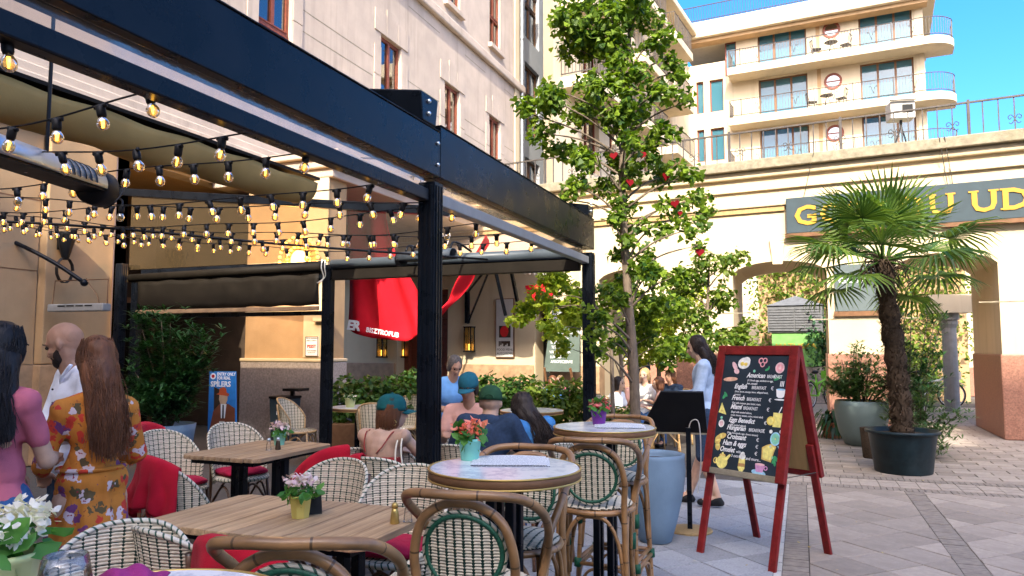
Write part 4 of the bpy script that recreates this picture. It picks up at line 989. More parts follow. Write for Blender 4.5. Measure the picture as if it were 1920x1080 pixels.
b = MB(); q0 = atpl(877, 548, WO-WN*.04, WN); q1 = atpl(877, 606, WO-WN*.04, WN); b.bar(q0, q1, .16, .07); b.build('wall_plate', 'black_metal', aw)
b = MB(); e = atpl(918, 505, WO-WN*.9, WN)
b.bar(q0, e+V((0, 0, .1)), .035, .035); b.bar(q1, e, .035, .035); b.build('strut', 'black_metal', aw)
b = MB(); b.bar(atpl(925, 490, WO-WN*.85, WN), atpl(948, 592, WO-WN*.6, WN), .07, .05); b.bar(atpl(957, 500, WO-WN*.85, WN), atpl(972, 575, WO-WN*.6, WN), .07, .05); b.bar(atpl(975, 590, WO-WN*.6, WN), atpl(1035, 510, WO-WN*1.1, WN), .06, .05); b.build('cross_strut', 'black_metal', aw)
bb = MB(); [bb.sph(atpl(985+8*k, 512+.6*k, WO-WN*1.1, WN), .035, 8, 5) for k in range(7)]; bb.build('bulb', 'ivory', aw)
MB().prism([(-.3, 0), (.35, .05), (.3, -.3), (-.2, -.35)], 0, .02, Matrix.Translation(atpl(1010, 535, WO-WN*1.0, WN)) @ Matrix.Rotation(R(90), 4, 'X')).build('valance', 'red_banner', aw)
cm = thing('chalk_menu', 'tall dark green chalk menu leaning beside the bistro door', 'sign', atz(1066, 765, 0), WRZ)
cm.location = WO + WU*.82 - WN*.5
b = MB(); mt = Matrix.Rotation(R(-7), 4, 'X'); b.prism([(-.42, 1.02), (.42, 1.02), (.36, 2.5), (-.28, 2.5)], -.02, .02, mt @ Matrix.Rotation(R(90), 4, 'X')); mat('chalk_green', (.09, .12, .10), .7, .2, 4); b.build('slate', 'chalk_green', cm)
b = MB(); b.bar((-.35, .3, 0), (-.3, -.1, 1.1), .04, .04); b.bar((.35, .3, 0), (.3, -.1, 1.1), .04, .04); b.build('easel_leg', 'timber_brown', cm)
for k, t in enumerate(('TOLTOTT', 'HUSLEVES', 'TOBBFELE', 'GOMBOCSOK', 'CSIRKE', 'TOLTOTT PALACSINTA', 'FOTT MALAC', 'KACSA MAJJAL', 'TETT CSABAI', 'VADAS MARHA', 'LUKACS', 'APROPECSENYE')):
    z = 2.36-k*.105; text(t, .085, 'white', cm, 'lettering', mt @ V((-.3+.02*(k % 3), -.023, z)), (R(83), 0, 0), .0006, xs=.85)
# bulb-ringed round sign in the entrance recess
rs = thing('bulb_sign', 'round vintage sign ringed with glowing bulbs high in the entrance recess', 'sign', aty(563, 487, 9.72))
b = MB()
for k in range(24):
    t0, t1 = math.pi*k/12, math.pi*(k+1)/12
    b.quad(*[V((r*math.cos(t), -.03, r*math.sin(t))) for r, t in ((.22, t0), (.22, t1), (.42, t1), (.42, t0))])
b.build('ring', 'fabric_gold', rs); MB().lathe([(0, 0), (.2, 0), (.2, .05), (0, .05)], 24, mt=Matrix.Rotation(R(90), 4, 'X')).build('disc', 'ivory', rs)
b = MB(); [b.sph((.47*math.cos(R(a)), -.06, .47*math.sin(R(a))), .037, 8, 5) for a in range(-10, 191, 13)]; [b.sph((.27*math.cos(R(a)), -.07, .27*math.sin(R(a))), .04, 8, 5) for a in range(0, 360, 22)]; b.build('bulb', 'lamp_glow', rs, smooth=True)
b = MB(); [b.bar((.25*math.cos(R(a)), -.036, .25*math.sin(R(a))), (.38*math.cos(R(a)), -.036, .38*math.sin(R(a))), .02, .004) for a in range(10, 180, 17)]; b.build('tick', 'timber_brown', rs)
pl_ = bpy.data.lights.new('bulb_sign_light', 'POINT'); pl_.energy = 26; pl_.color = (1, .55, .18); pl_.shadow_soft_size = .4
po_ = bpy.data.objects.new('bulb_sign_light', pl_); COL.objects.link(po_); po_.parent = rs; po_.location = (.0, -.3, 0)
rs.scale = (.78,)*3
MB().box(-.03, .03, 0, .36, -.03, .03).build('bracket', 'black_metal', rs)
# terrace floodlight
fl_ = thing('floodlight', 'white box floodlight on a black tripod at the terrace edge', 'floodlight', atpl(1690, 255, WO+WN*1.3, WN), WRZ+R(18))
fl_.location.z = 5.2; fl_.scale = (.8, .8, .92)
b = MB(); b.box(-.28, .28, -.2, .22, .88, 1.26); b.build('housing', 'white_paint', fl_, bevel=.02)
MB().box(-.02, .22, -.215, -.201, 1.0, 1.17).build('lens', 'black', fl_)
b = MB(); b.box(-.3, .3, -.3, -.2, 1.26, 1.28); b.build('visor', 'white_paint', fl_)
for k in range(3): MB().bar((.3*math.cos(k*2.1+.4), .3*math.sin(k*2.1+.4), 0), (0, 0, .75), .025, .025).build('leg', 'black_rail', fl_)
MB().bar((0, 0, .7), (0, 0, .88), .05, .05).build('stem', 'black_rail', fl_)

# red awning of the bistro
an = thing('bistro_awning', 'red cloth awning shading the bistro front behind the pergola', 'awning', WO, WRZ)
MB().grid(lambda u, v: V((-6.2+7.0*u, -.02-2.3*v, 4.15-.75*v-.10*math.sin(math.pi*v)+.015*math.sin(u*50))), 60, 10).build('canopy', 'fabric_tan', an, smooth=True, solid=.006)
MB().grid(lambda u, v: V((-6.2+7.0*u, -2.325, 3.40-.22*v+.02*math.sin(u*70)*v)), 90, 3).build('valance', 'red_banner', an, smooth=True, solid=.004)
MB().bar((-6.2, -2.3, 3.40), (.8, -2.3, 3.40), .04, .04).build('front_bar', 'black_metal', an)
for x in (-5.6, -1.7, .7): MB().bar((x, -.02, 3.2), (x, -2.25, 3.38), .04, .04).build('folding_arm', 'black_metal', an)
text('SÖR', .16, 'white', an, 'lettering', (-1.5, -2.34, 3.22), (R(90), 0, 0), .002)
# ------------------------------------------------------------------ woven cane surfaces
def ribbon(mb, pts, nrms, side, w_, off):
    """thin raised strand along pts: two slopes meeting in a ridge"""
    n = len(pts); vs = []
    for p, q, s_ in zip(pts, nrms, side): vs += [p+q*off-s_*w_, p+q*(off+w_*.55), p+q*off+s_*w_]
    fs = []
    for i in range(n-1):
        a = i*3; fs += [(a, a+1, a+4, a+3), (a+1, a+2, a+5, a+4)]
    mb.add(vs, fs)
def weave(S, ulim, vlim, u0, u1, v0, v1, du, dv, cw, rw, seg=26, relief=.0022):
    """S(u, v) a surface; cream strands along u at every dv, dark ones along v at every du; ulim / vlim clip to the outline"""
    cream, drk = MB(), MB(); e = 1e-3
    def fr(u, v):
        p = S(u, v); a = (S(u+e, v)-S(u-e, v)); b = (S(u, v+e)-S(u, v-e))
        n = a.cross(b)
        return p, (n.normalized() if n.length > 1e-9 else V((0, 0, 1))), a.normalized(), b.normalized()
    v = v0+dv/2; j = 0
    while v < v1:
        lim = ulim(v)
        if lim:
            a, c = lim; k = max(3, int(seg*(c-a)/(u1-u0)))
            F = [fr(a+(c-a)*i/k, v) for i in range(k+1)]
            for sgn in (1, -1):
                ribbon(cream, [f[0] for f in F], [f[1]*sgn for f in F], [f[3] for f in F], rw, .0012 + (relief*.4 if j % 3 == 1 else 0))
        v += dv; j += 1
    u = u0+du/2
    while u < u1:
        lim = vlim(u)
        if lim:
            a, c = lim; k = 14; F = [fr(u, a+(c-a)*i/k) for i in range(k+1)]
            for sgn in (1, -1): ribbon(drk, [f[0] for f in F], [f[1]*sgn for f in F], [f[2] for f in F], cw, relief)
        u += du
    v = v0+dv*3
    while v < v1:                                  # thin dark cross strands, seen most from behind
        lim = ulim(v)
        if lim:
            a, c = lim; k = max(3, int(seg*(c-a)/(u1-u0))); F = [fr(a+(c-a)*i/k, v) for i in range(k+1)]
            ribbon(drk, [f[0] for f in F], [-f[1] for f in F], [f[3] for f in F], rw*.35, relief*.9); ribbon(drk, [f[0] for f in F], [f[1] for f in F], [f[3] for f in F], rw*.22, relief*.6)
        v += dv*3
    return cream, drk
# ------------------------------------------------------------------ rattan bar stool (faces +y, back at -y)
def make_stool(label, cane='cane_brown'):
    t = thing('bar_stool', label, 'bar stool', (0, 0, 0), 0, 'rattan bar stools')
    sz = .76
    def S(u, v): return V((u, v, sz+.028*(1-(u*u+v*v)/.036)))
    lim = lambda v: (-math.sqrt(max(0, .185**2-v*v)), math.sqrt(max(0, .185**2-v*v))) if abs(v) < .18 else None
    c, d = weave(S, lim, lim, -.185, .185, -.185, .185, .034, .0115, .0062, .0056)
    seat = MB().lathe([(.0, sz+.022), (.15, sz+.008), (.185, sz-.02), (.17, sz-.028), (0, sz-.028)], 24).build('seat', 'cane_deep', t, smooth=True)
    c.build('woven_strands', 'cane_cream', seat); d.build('woven_strands', 'cane_dark', seat)
    MB().tube([(.19*math.cos(a*.2618), .19*math.sin(a*.2618), sz-.018) for a in range(24)], .015, 8, True).build('seat_ring', cane, t, smooth=True)
    ft = {(-1, 1): (.185, .185), (1, 1): (.185, .185), (-1, -1): (.18, .20), (1, -1): (.18, .20)}
    for sx in (-1, 1):
        MB().tube([(sx*.15, .14, sz-.02), (sx*.17, .165, .38), (sx*.185, .185, 0)], .0145, 8).build('leg', cane, t, smooth=True)
    # back legs run up into the inner hoop
    hoop = spline([(-.18, -.20, 0), (-.168, -.18, .40), (-.158, -.165, .76), (-.162, -.185, .90), (-.13, -.205, 1.01), (-.06, -.215, 1.062), (0, -.217, 1.07), (.06, -.215, 1.062), (.13, -.205, 1.01), (.162, -.185, .90), (.158, -.165, .76), (.168, -.18, .40), (.18, -.20, 0)], 6)
    MB().tube(hoop, .0155, 9).build('back_hoop', cane, t, smooth=True)
    arm = spline([(-.168, .155, .46), (-.172, .17, .70), (-.198, .16, .83), (-.222, .06, .945), (-.222, -.08, 1.03), (-.185, -.195, 1.085), (-.1, -.243, 1.10), (0, -.252, 1.10), (.1, -.243, 1.10), (.185, -.195, 1.085), (.222, -.08, 1.03), (.222, .06, .945), (.198, .16, .83), (.172, .17, .70), (.168, .155, .46)], 6)
    MB().tube(arm, .0155, 9).build('arm_hoop', cane, t, smooth=True)
    # oval woven back panel
    zc, a_, b_ = .915, .122, .118
    def B(u, v): return V((u, -.20+.022*(u/.12)**2*1.0-.02*((v)/.12), zc+v))
    ul = lambda v: (-a_*math.sqrt(1-(v/b_)**2), a_*math.sqrt(1-(v/b_)**2)) if abs(v) < b_*.98 else None
    vl = lambda u: (-b_*math.sqrt(1-(u/a_)**2), b_*math.sqrt(1-(u/a_)**2)) if abs(u) < a_*.98 else None
    c, d = weave(B, ul, vl, -a_, a_, -b_, b_, .0285, .0098, .0052, .0046)
    rimp = [B(a_*math.cos(k*.1745), b_*math.sin(k*.1745)) for k in range(36)]
    bk = MB().tube(rimp, .0088, 8, True).build('back_panel', 'rim_green', t, smooth=True)
    c.build('woven_strands', 'cane_cream', bk); d.build('woven_strands', 'cane_dark', bk)
    MB().tube([B(a_*1.10*math.cos(k*.1745), b_*1.10*math.sin(k*.1745)) for k in range(36)], .0062, 8, True).build('panel_binding', 'rim_wrap', bk, smooth=True)
    # stretchers, arches, green bindings
    for z, k in ((.27, 1.0), (.30, .93)):
        for p, q in (((-.18, .178), (.18, .178)), ((-.176, -.188), (.176, -.188)), ((-.18, -.188), (-.18, .178)), ((.18, -.188), (.18, .178))):
            if k < 1 and p[1] == q[1] and p[1] > 0: continue
            MB().tube([(p[0]*k, p[1]*k, z), (q[0]*k, q[1]*k, z)], .0125, 8).build('stretcher', cane, t, smooth=True)
    for sx, sy, ax in ((0, .158, 'x'), (0, -.176, 'x'), (-.166, 0, 'y'), (.166, 0, 'y')):
        pts = [(-.16, .36), (-.135, .58), (-.08, .70), (0, .725), (.08, .70), (.135, .58), (.16, .36)]
        MB().tube(spline([(a, sy, z) if ax == 'x' else (sx, a*.95, z) for a, z in pts], 4), .010, 7).build('arched_brace', cane, t, smooth=True)
        lo = [(-.165, .05), (-.14, .19), (-.07, .245), (.07, .245), (.14, .19), (.165, .05)]
        MB().tube(spline([(a*1.02, sy*1.1, z) if ax == 'x' else (sx*1.08, a, z) for a, z in lo], 4), .009, 6).build('arched_brace', cane, t, smooth=True)
    for x in (-.18, .18):
        for y in (.178, -.19):
            MB().tube([(x, y, .25), (x*.99, y*.99, .30)], .022, 9).build('binding', 'green_wrap', t, smooth=True)
    for x in (-.17, .17):
        MB().tube([(x, .155, .50), (x, .158, .58)], .024, 9, flat=.9).build('binding', 'green_wrap', t, smooth=True)
    MB().tube([(-.035, .19, sz-.018), (.035, .19, sz-.018)], .019, 9).build('binding', 'green_wrap', t, smooth=True)
    return t
# ------------------------------------------------------------------ woven bistro chair with a rounded shell back
def make_chair(label, leg='cane_deep', rim='rim_wrap', grp='woven bistro chairs'):
    t = thing('bistro_chair', label, 'chair', (0, 0, 0), 0, grp)
    TH = R(84)
    zt = lambda a: .865 - .27*(abs(a)/TH)**2.4
    def S(a, z):
        k = (z-.42)/.45; r = .215+.055*k
        return V((r*1.1*math.sin(a), -r*math.cos(a)*(1+.10*k), z))
    ul = lambda z: (lambda m: (-m, m))(TH*min(1, max(.02, (.865-z)/.27)**(1/2.4))) if z < .86 else None
    vl = lambda a: (.40, zt(a)-.004)
    c, d = weave(S, ul, vl, -TH, TH, .40, .86, R(9.4), .0130, .0058, .0062, 34)
    rp = [S(-TH, .40+(zt(TH)-.40)*k/4) for k in range(4)] + [S(-TH+2*TH*k/30, zt(-TH+2*TH*k/30)) for k in range(31)] + [S(TH, .40+(zt(TH)-.40)*(3-k)/4) for k in range(4)]
    bk = MB().tube(rp, .0105, 8).build('backrest', rim, t, smooth=True)
    c.build('woven_strands', 'cane_cream', bk); d.build('woven_strands', 'cane_dark', bk)
    def Q(u, v): return V((u, v, .44+.012*(1-(u*u+v*v)/.05)))
    lim = lambda v: (-math.sqrt(max(0, .212**2-v*v)), math.sqrt(max(0, .212**2-v*v))) if abs(v) < .20 else None
    c, d = weave(Q, lim, lim, -.212, .212, -.212, .212, .036, .0125, .0062, .0058)
    st = MB().tube([(.215*math.cos(k*.2618), .215*math.sin(k*.2618), .428) for k in range(24)], .016, 8, True).build('seat', rim, t, smooth=True)
    c.build('woven_strands', 'cane_cream', st); d.build('woven_strands', 'cane_dark', st)
    for sx in (-1, 1):
        MB().tube([(sx*.15, .16, .425), (sx*.175, .19, 0)], .014, 8).build('leg', leg, t, smooth=True)
        MB().tube(spline([(sx*.20, -.23, .80), (sx*.175, -.195, .43), (sx*.185, -.22, 0)], 5), .014, 8).build('leg', leg, t, smooth=True)
        MB().tube(spline([(sx*.165, .175, .18), (sx*.17, .02, .37), (sx*.175, -.2, .18)], 5), .010, 7).build('arched_brace', leg, t, smooth=True)
    for y in (.178, -.205): MB().tube(spline([(-.17, y, .18), (0, y, .39), (.17, y, .18)], 5), .010, 7).build('arched_brace', leg, t, smooth=True)
    return t, S, zt
def cushion(label, x, y, z, rz=0, r=.2, m='red_seat', h=.055):
    def f(u, v):
        a = 2*math.pi*u; q = r*(abs(math.cos(a))**4.5+abs(math.sin(a))**4.5)**(-1/4.5)*.93
        if v < .5: k = v*2; return V((q*math.sin(k*math.pi/2)*math.cos(a), q*math.sin(k*math.pi/2)*math.sin(a), h*(.5-.5*math.sin((k)*math.pi/2)**6) - h*.5 - .0))
        k = (v-.5)*2; kk = math.cos(k*math.pi/2)
        return V((q*kk*math.cos(a), q*kk*math.sin(a), h*(.5+.5*(1-kk**5)) - h*.5 + .006*math.sin(a*7)*kk))
    o = MB().grid(f, 32, 14).build('seat_cushion', m, smooth=True, loc=(x, y, z+h*.5), rz=rz)
    return tag(o, label, 'cushion', 'red seat cushions')
def blanket(label, root, S, zt, a0, a1, out_len, in_len, seed=0):
    rg = random.Random(seed); ph = rg.uniform(0, 6)
    def f(u, v):
        a = a0+(a1-a0)*u; top = zt(a)+.022; L_ = in_len+.05+out_len; s_ = v*L_
        fold_ = .022*mnoise.noise(V((u*7, v*3.2, seed*3.3)))+.010*mnoise.noise(V((u*19, v*7, seed*5.1)))+.016*math.sin(u*15+ph)+.010*math.sin(u*29+ph*2)+.016*max(0, math.sin(u*9+ph*1.3))**3
        if s_ < in_len: p = S(a, min(.84, top-.02-(in_len-s_))); n = V((math.sin(a), -math.cos(a), 0)); q = p-n*.026; q.z = top-.012-(in_len-s_); return q
        n = V((math.sin(a), -math.cos(a), 0)); base = S(a, top-.02)
        if s_ < in_len+.05:
            t = (s_-in_len)/.05*math.pi; q = base+n*(-.026*math.cos(t)); q.z = top-.012+.018*math.sin(t); return q
        dn = s_-in_len-.05; q = base+n*(.028+1.5*fold_*min(1, dn*4)+.06*dn); q.z = top-.012-dn*(1-.14*math.sin(u*4.2+ph)-.05*math.sin(u*11)); return q
    o = MB().grid(f, 40, 30).build('blanket', 'red_cloth', smooth=True, solid=.008)
    o.matrix_world = root.matrix_basis.copy()
    fr = MB()                                     # fringe along the lower hem
    for k in range(60):
        p = f((k+.5)/60, 1); fr.tube([p, p+V((rg.uniform(-.004, .004), rg.uniform(-.004, .004), -.022))], .0018, 3, caps=False)
    b_ = fr.build('fringe', 'red_cloth', o)
    return tag(o, label, 'blanket', 'red blankets on chair backs')
# ------------------------------------------------------------------ tables
def bar_table(label, x, y, h=1.1, r=.285):
    t = thing('bar_table', label, 'table', (x, y, 0), 0, 'round marble tables')
    MB().lathe([(0, h-.022), (r-.006, h-.022), (r-.004, h-.004), (r-.008, h), (0, h)], 48).build('marble_top', 'marble_top', t, smooth=False)
    for z in (h-.003, h-.038): MB().tube([((r+.001)*math.cos(k*math.pi/24), (r+.001)*math.sin(k*math.pi/24), z) for k in range(48)], .0042, 6, True).build('brass_edge', 'brass', t, smooth=True)
    MB().lathe([(r-.002, h-.037), (r+.002, h-.034), (r+.002, h-.008), (r-.002, h-.004)], 48, caps=False).build('edge_band', 'timber_brown', t, smooth=True)
    MB().lathe([(0, h-.046), (r-.02, h-.046), (r-.012, h-.024), (0, h-.024)], 40).build('underside', 'timber_brown', t)
    for k in range(4):
        a = R(45+90*k); MB().bar((.055*math.cos(a), .055*math.sin(a), .05), (.055*math.cos(a), .055*math.sin(a), h-.046), .035, .035).build('column', 'black_metal', t, bevel=.005)
    b = MB(); [b.bar((0, 0, .03), (.24*math.cos(R(90*k)), .24*math.sin(R(90*k)), .02), .06, .03) for k in range(4)]; b.build('foot', 'black_metal', t, bevel=.006)
    return t
def plank_table(label, x0, x1, y0, y1, n, h=.75):
    t = thing('plank_table', label, 'table', ((x0+x1)/2, (y0+y1)/2, 0), 0, 'plank top cafe tables')
    w_, d_ = x1-x0, y1-y0
    for k in range(n):
        a = -w_/2+w_*k/n; r = .045
        ends = d_/2 - (.012 if k in (0, n-1) else 0)
        b = MB(); pl = [(-w_/n/2+.0035, -ends), (w_/n/2-.0035, -ends), (w_/n/2-.0035, ends), (-w_/n/2+.0035, ends)]
        if k == 0: pl = [(pl[0][0]+r, -ends), (pl[1][0], -ends), (pl[2][0], ends), (pl[3][0]+r, ends), (pl[3][0], ends-r), (pl[0][0], -ends+r)]
        if k == n-1: pl = [(pl[0][0], -ends), (pl[1][0]-r, -ends), (pl[1][0], -ends+r), (pl[2][0], ends-r), (pl[2][0]-r, ends), (pl[3][0], ends)]
        b.prism(pl, h-.03+rnd.uniform(-.001, .001), h+rnd.uniform(-.0012, .0012)); b.build('plank', 'plank_wood', t, loc=(a+w_/n/2, 0, 0), bevel=.003)
    MB().box(-w_/2+.08, w_/2-.08, -d_/2+.06, d_/2-.06, h-.065, h-.032).build('underframe', 'black_metal', t)
    for sx in (-1, 1):
        for k in (-.04, .04): MB().box(sx*w_*.27-.02+k, sx*w_*.27+.02+k, -.03, .03, .04, h-.066).build('column', 'black_metal', t, bevel=.004)
        MB().box(sx*w_*.27-.06, sx*w_*.27+.06, -d_*.38, d_*.38, .0, .035).build('foot', 'black_metal', t, bevel=.008)
    return t
bar_table('marble bar table with coral flowers and a menu, near the viewer', -1.055, 2.63)
bar_table('marble bar table with the purple flower pot, farther back', -1.05, 4.13)
bar_table('marble table edge at the lower left with wine glass and purple napkin', -1.055, .95, r=.275)
plank_table('long plank table in front with the yellow flower pot', -2.86, -1.67, 2.6, 3.32, 9)
plank_table('second plank table behind with the condiment set', -4.35, -3.62, 4.3, 5.25, 6)
bar_table('round table behind the pergola corner post with a green pot', -5.5, 8.55, .75, .4)
bar_table('round table beyond the pergola behind the woman in blue', -3.2, 8.9, .75, .4)
# ------------------------------------------------------------------ stools and chairs set out
S0 = make_stool('rattan bar stool nearest the viewer, its back rising over the marble edge'); S0.location = (-1.20, 1.66, 0); S0.rotation_euler.z = R(20)
dup(S0, 'rattan bar stool with the dark oval back in front of the coral flowers', (-1.02, 2.32, 0), R(8))
dup(S0, 'rattan bar stool standing tall before the purple flower pot', (-1.0, 3.74, 0), R(8))
dup(S0, 'rattan bar stool facing the viewer beyond the near marble table', (-1.13, 2.93, 0), R(182))
dup(S0, 'rattan bar stool tucked behind the far marble table by the blue planter', (-1.09, 4.52, 0), R(178))
C0, CS, CZ = make_chair('woven chair seen from behind at the near left corner of the front table')
C0.location = (-2.24, 2.42, 0); C0.rotation_euler.z = R(-14)
def chair(label, x, y, rz): return dup(C0, label, (x, y, 0), R(rz))
c2 = chair('woven chair under a red blanket, back turned, at the front table', -1.86, 2.38, -6)
c3 = chair('woven chair facing right at the far lower left beside the floral dress', -2.30, 2.0, -143)
c9 = chair('woven chair facing the viewer across the front table, left one', -2.62, 3.62, 176)
c10 = chair('woven chair facing the viewer across the front table, right one next to the black post', -2.07, 3.58, 186)
c4 = chair('woven chair under a red fringed blanket beside the floral dress', -3.62, 3.72, -20)
c5 = chair('white woven chair at the left of the second plank table', -4.66, 4.62, -96)
c6 = chair('white woven chair behind the second plank table', -4.55, 5.22, -110)
c8 = chair('woven chair seen from the side with a red blanket over its back', -3.12, 4.42, 62)
c12 = chair('woven chair with blanket end behind the front table', -2.52, 4.28, 160)
c12.rotation_euler.z = R(4)
c11 = chair('woven chair of the woman in the teal cap', -2.86, 4.98, -8)
c7 = chair('woven chair with red throw next to the grey planter', -5.1, 5.0, -70)
c13 = chair('woven chair of the person in the navy hoodie', -2.26, 5.0, -4)
blanket('red blanket over the back of the nearest turned chair', c2, CS, CZ, R(-52), R(46), .36, .18, 1)
blanket('red fringed blanket over the chair beside the floral dress', c4, CS, CZ, R(-44), R(48), .33, .18, 2)
blanket('red blanket hanging over the chair seen from the side', c8, CS, CZ, R(-74), R(2), .25, .22, 3)
blanket('red blanket end behind the left chair of the front table', c12, CS, CZ, R(-80), R(-8), .38, .18, 4)
blanket('red throw on the chair next to the grey planter', c7, CS, CZ, R(-48), R(44), .28, .18, 5)
for lb, c in (('red cushion on the chair facing right at lower left', c3), ('red cushion at the left of the second table', c5), ('red cushion behind the second table', c6), ('red cushion on the chair seen from the side', c8), ('red cushion of the left chair across the front table', c9), ('red cushion of the right chair across the front table', c10), ('red cushion on the blanket chair at the front table', c2)):
    cushion(lb, c.location.x, c.location.y, .458, c.rotation_euler.z)
cushion('crimson cushion showing below the end of the front table', -1.52, 2.52, .47, .2, .2)
sq = dup(C0, 'woven chair at the right end of the front table below the crimson cushion', (-1.50, 2.5, 0), R(95))
H0, _, _ = make_chair('honey coloured rattan armchair seen from the side left of the corner post', 'cane_honey', 'cane_honey', 'honey rattan chairs')
H0.location = (-6.25, 8.25, 0); H0.rotation_euler.z = R(-75)
dup(H0, 'honey coloured rattan armchair behind the woman in the teal cap', (-4.95, 8.1, 0), R(20)); dup(H0, 'honey coloured rattan armchair at the far side of the corner table', (-5.2, 9.1, 0), R(170))
dup(H0, 'honey coloured rattan armchair beside the hedge right of the woman in blue', (-2.6, 9.35, 0), R(120))
# ------------------------------------------------------------------ things on the tables
def pot_of_flowers(label, loc, pot, petals, leaf='leaf_fresh', r=.05, h=.105, fr=.075, fh=.06, name='flower_pot', facets=18, n=160, ps=.03):
    t = thing(name, label, 'flower pot', loc, rnd.uniform(0, 3), 'potted flowers on tables')
    MB().lathe([(r*.78, 0), (r*.8, .004), (r, h-.012), (r*1.06, h-.012), (r*1.06, h), (r*.95, h), (r*.9, h-.02), (0, h-.02)], facets).build('pot', pot, t, smooth=facets > 12)
    b = MB(); leaves(b, [((0, 0, h+.012), (fr*1.0, fr*1.0, .035))], 70, .05, 'oval', .4); b.build('leaves', leaf, t)
    b = MB(); leaves(b, [((fr*.5*math.cos(k*1.26), fr*.5*math.sin(k*1.26), h+fh+rnd.uniform(-.01, .012)), (fr*.52, fr*.52, .028)) for k in range(5)], n, ps, 'oval', .6, shell=.7); b.build('blossoms', petals, t)
    return t
mat('pot_mint', (.22, .60, .50), .4, .1); mat('pot_purple', (.16, .03, .26), .4, .1); mat('pot_yellow', (.58, .50, .14), .35, .12, metal=.2); mat('pot_lime', (.55, .58, .25), .35, .1, metal=.2)
pot_of_flowers('mint green pot with coral flowers on the near marble table', tuple(atz(881, 862, 1.1)), 'pot_mint', 'petal_coral', r=.045, h=.085, fr=.06, fh=.035)
pot_of_flowers('purple pot with small red flowers on the far marble table', tuple(atz(1123, 796, 1.1)), 'pot_purple', 'petal_red', r=.045, h=.085, fr=.058, fh=.03)
pot_of_flowers('yellow faceted pot with white flowers on the front plank table', tuple(atz(563, 970, .75)), 'pot_yellow', 'petal_lilac', r=.052, h=.105, fr=.085, fh=.06, facets=8)
pot_of_flowers('lime pot with big white flowers at the lower left corner', (*dep(6, 1075, 1.3).xy, 1.1), 'pot_lime', 'petal_white', r=.055, h=.10, fr=.075, fh=.05, n=420, ps=.021)
pot_of_flowers('mint pot of pink daisies on the second plank table', (-4.0, 5.02, .75), 'pot_mint', 'petal_lilac', r=.05, h=.1, fr=.075, fh=.06)
pot_of_flowers('small green pot on the corner round table', (-5.6, 8.45, .75), 'pot_lime', 'petal_white', 'leaf_hedge', r=.07, h=.12, fr=.1, fh=.03, n=30)
def shaker(label, loc, m, cap):
    t = thing('shaker', label, 'shaker', loc, 0, 'salt and pepper shakers')
    MB().lathe([(.02, 0), (.022, .005), (.017, .05), (.013, .07)], 12).build('body', m, t, smooth=True); MB().lathe([(.0145, .0705), (.015, .085), (.009, .094), (0, .095)], 12).build('cap', cap, t, smooth=True)
p = atz(740, 982, .75); shaker('brass shaker at the right end of the front table', p, 'brass', 'brass'); shaker('glass shaker beside the brass one on the front table', p+V((.045, .04, 0)), 'drinking_glass', 'alu')
shaker('glass salt shaker on the second table', (-3.86, 4.72, .75), 'drinking_glass', 'alu'); shaker('dark pepper shaker on the second table', (-3.82, 4.78, .75), 'interior', 'alu')
t = thing('black_tent_card', 'small black folded card behind the yellow flower pot', 'card', tuple(atz(590, 962, .75)), R(35)); MB().add([(-.035, -.03, 0), (.035, -.03, 0), (.035, .03, 0), (-.035, .03, 0), (-.03, 0, .09), (.03, 0, .09)], [(0, 1, 5, 4), (2, 3, 4, 5), (0, 4, 3), (1, 2, 5), (3, 2, 1, 0)]).build('card', 'dark_plastic', t)
def menu(label, loc, rz, w_=.21, h=.29, z=.004):
    t = thing('menu', label, 'menu', loc, rz, 'menus on the marble tables')
    MB().grid(lambda u, v: V(((u-.5)*w_, (v-.5)*h, z+.006*math.sin(u*3)*v)), 6, 6).build('sheet', 'printed_menu', t, solid=.0015)
    MB().grid(lambda u, v: V(((u-.5)*w_+.012, (v-.5)*h-.008, .0015)), 2, 2).build('under_sheet', 'printed_menu', t, solid=.001)
menu('printed menu lying by the coral flowers', tuple(atz(955, 866, 1.1)), R(20), .29, .22); menu('printed menu on the far marble table', tuple(atz(1160, 800, 1.1)), R(15), .27, .2)
menu('folded paper on the corner round table', (-5.3, 8.5, .75), R(30), .3, .22); menu('paper placemat on the table behind the woman in blue', (-3.3, 8.85, .75), R(10), .3, .22)
wg = thing('wine_glass', 'stemless clear wine glass on the lower left marble table', 'glass', (*dep(122, 1075, 1.25).xy, 1.1))
MB().lathe([(0, .003), (.026, .004), (.039, .03), (.042, .055), (.038, .085), (.033, .108), (.0317, .108), (.0365, .085), (.0405, .055), (.0375, .032), (.024, .008), (0, .008)], 28).build('bowl', 'drinking_glass', wg, smooth=True)
mat('napkin_purple', (.32, .03, .16), .9, .15, 6, .3, 200)
o = MB().grid(lambda u, v: V(((u-.5)*.13, (v-.5)*.1, .012+.03*math.sin(u*3.1)*math.sin(v*2.6)+.005*math.sin(u*14+v*7))), 20, 16).build('napkin', 'napkin_purple', smooth=True, solid=.003, loc=(*dep(235, 1075, 1.40).xy, 1.1), rz=R(30)); tag(o, 'purple crumpled napkin on the lower left marble table', 'napkin')
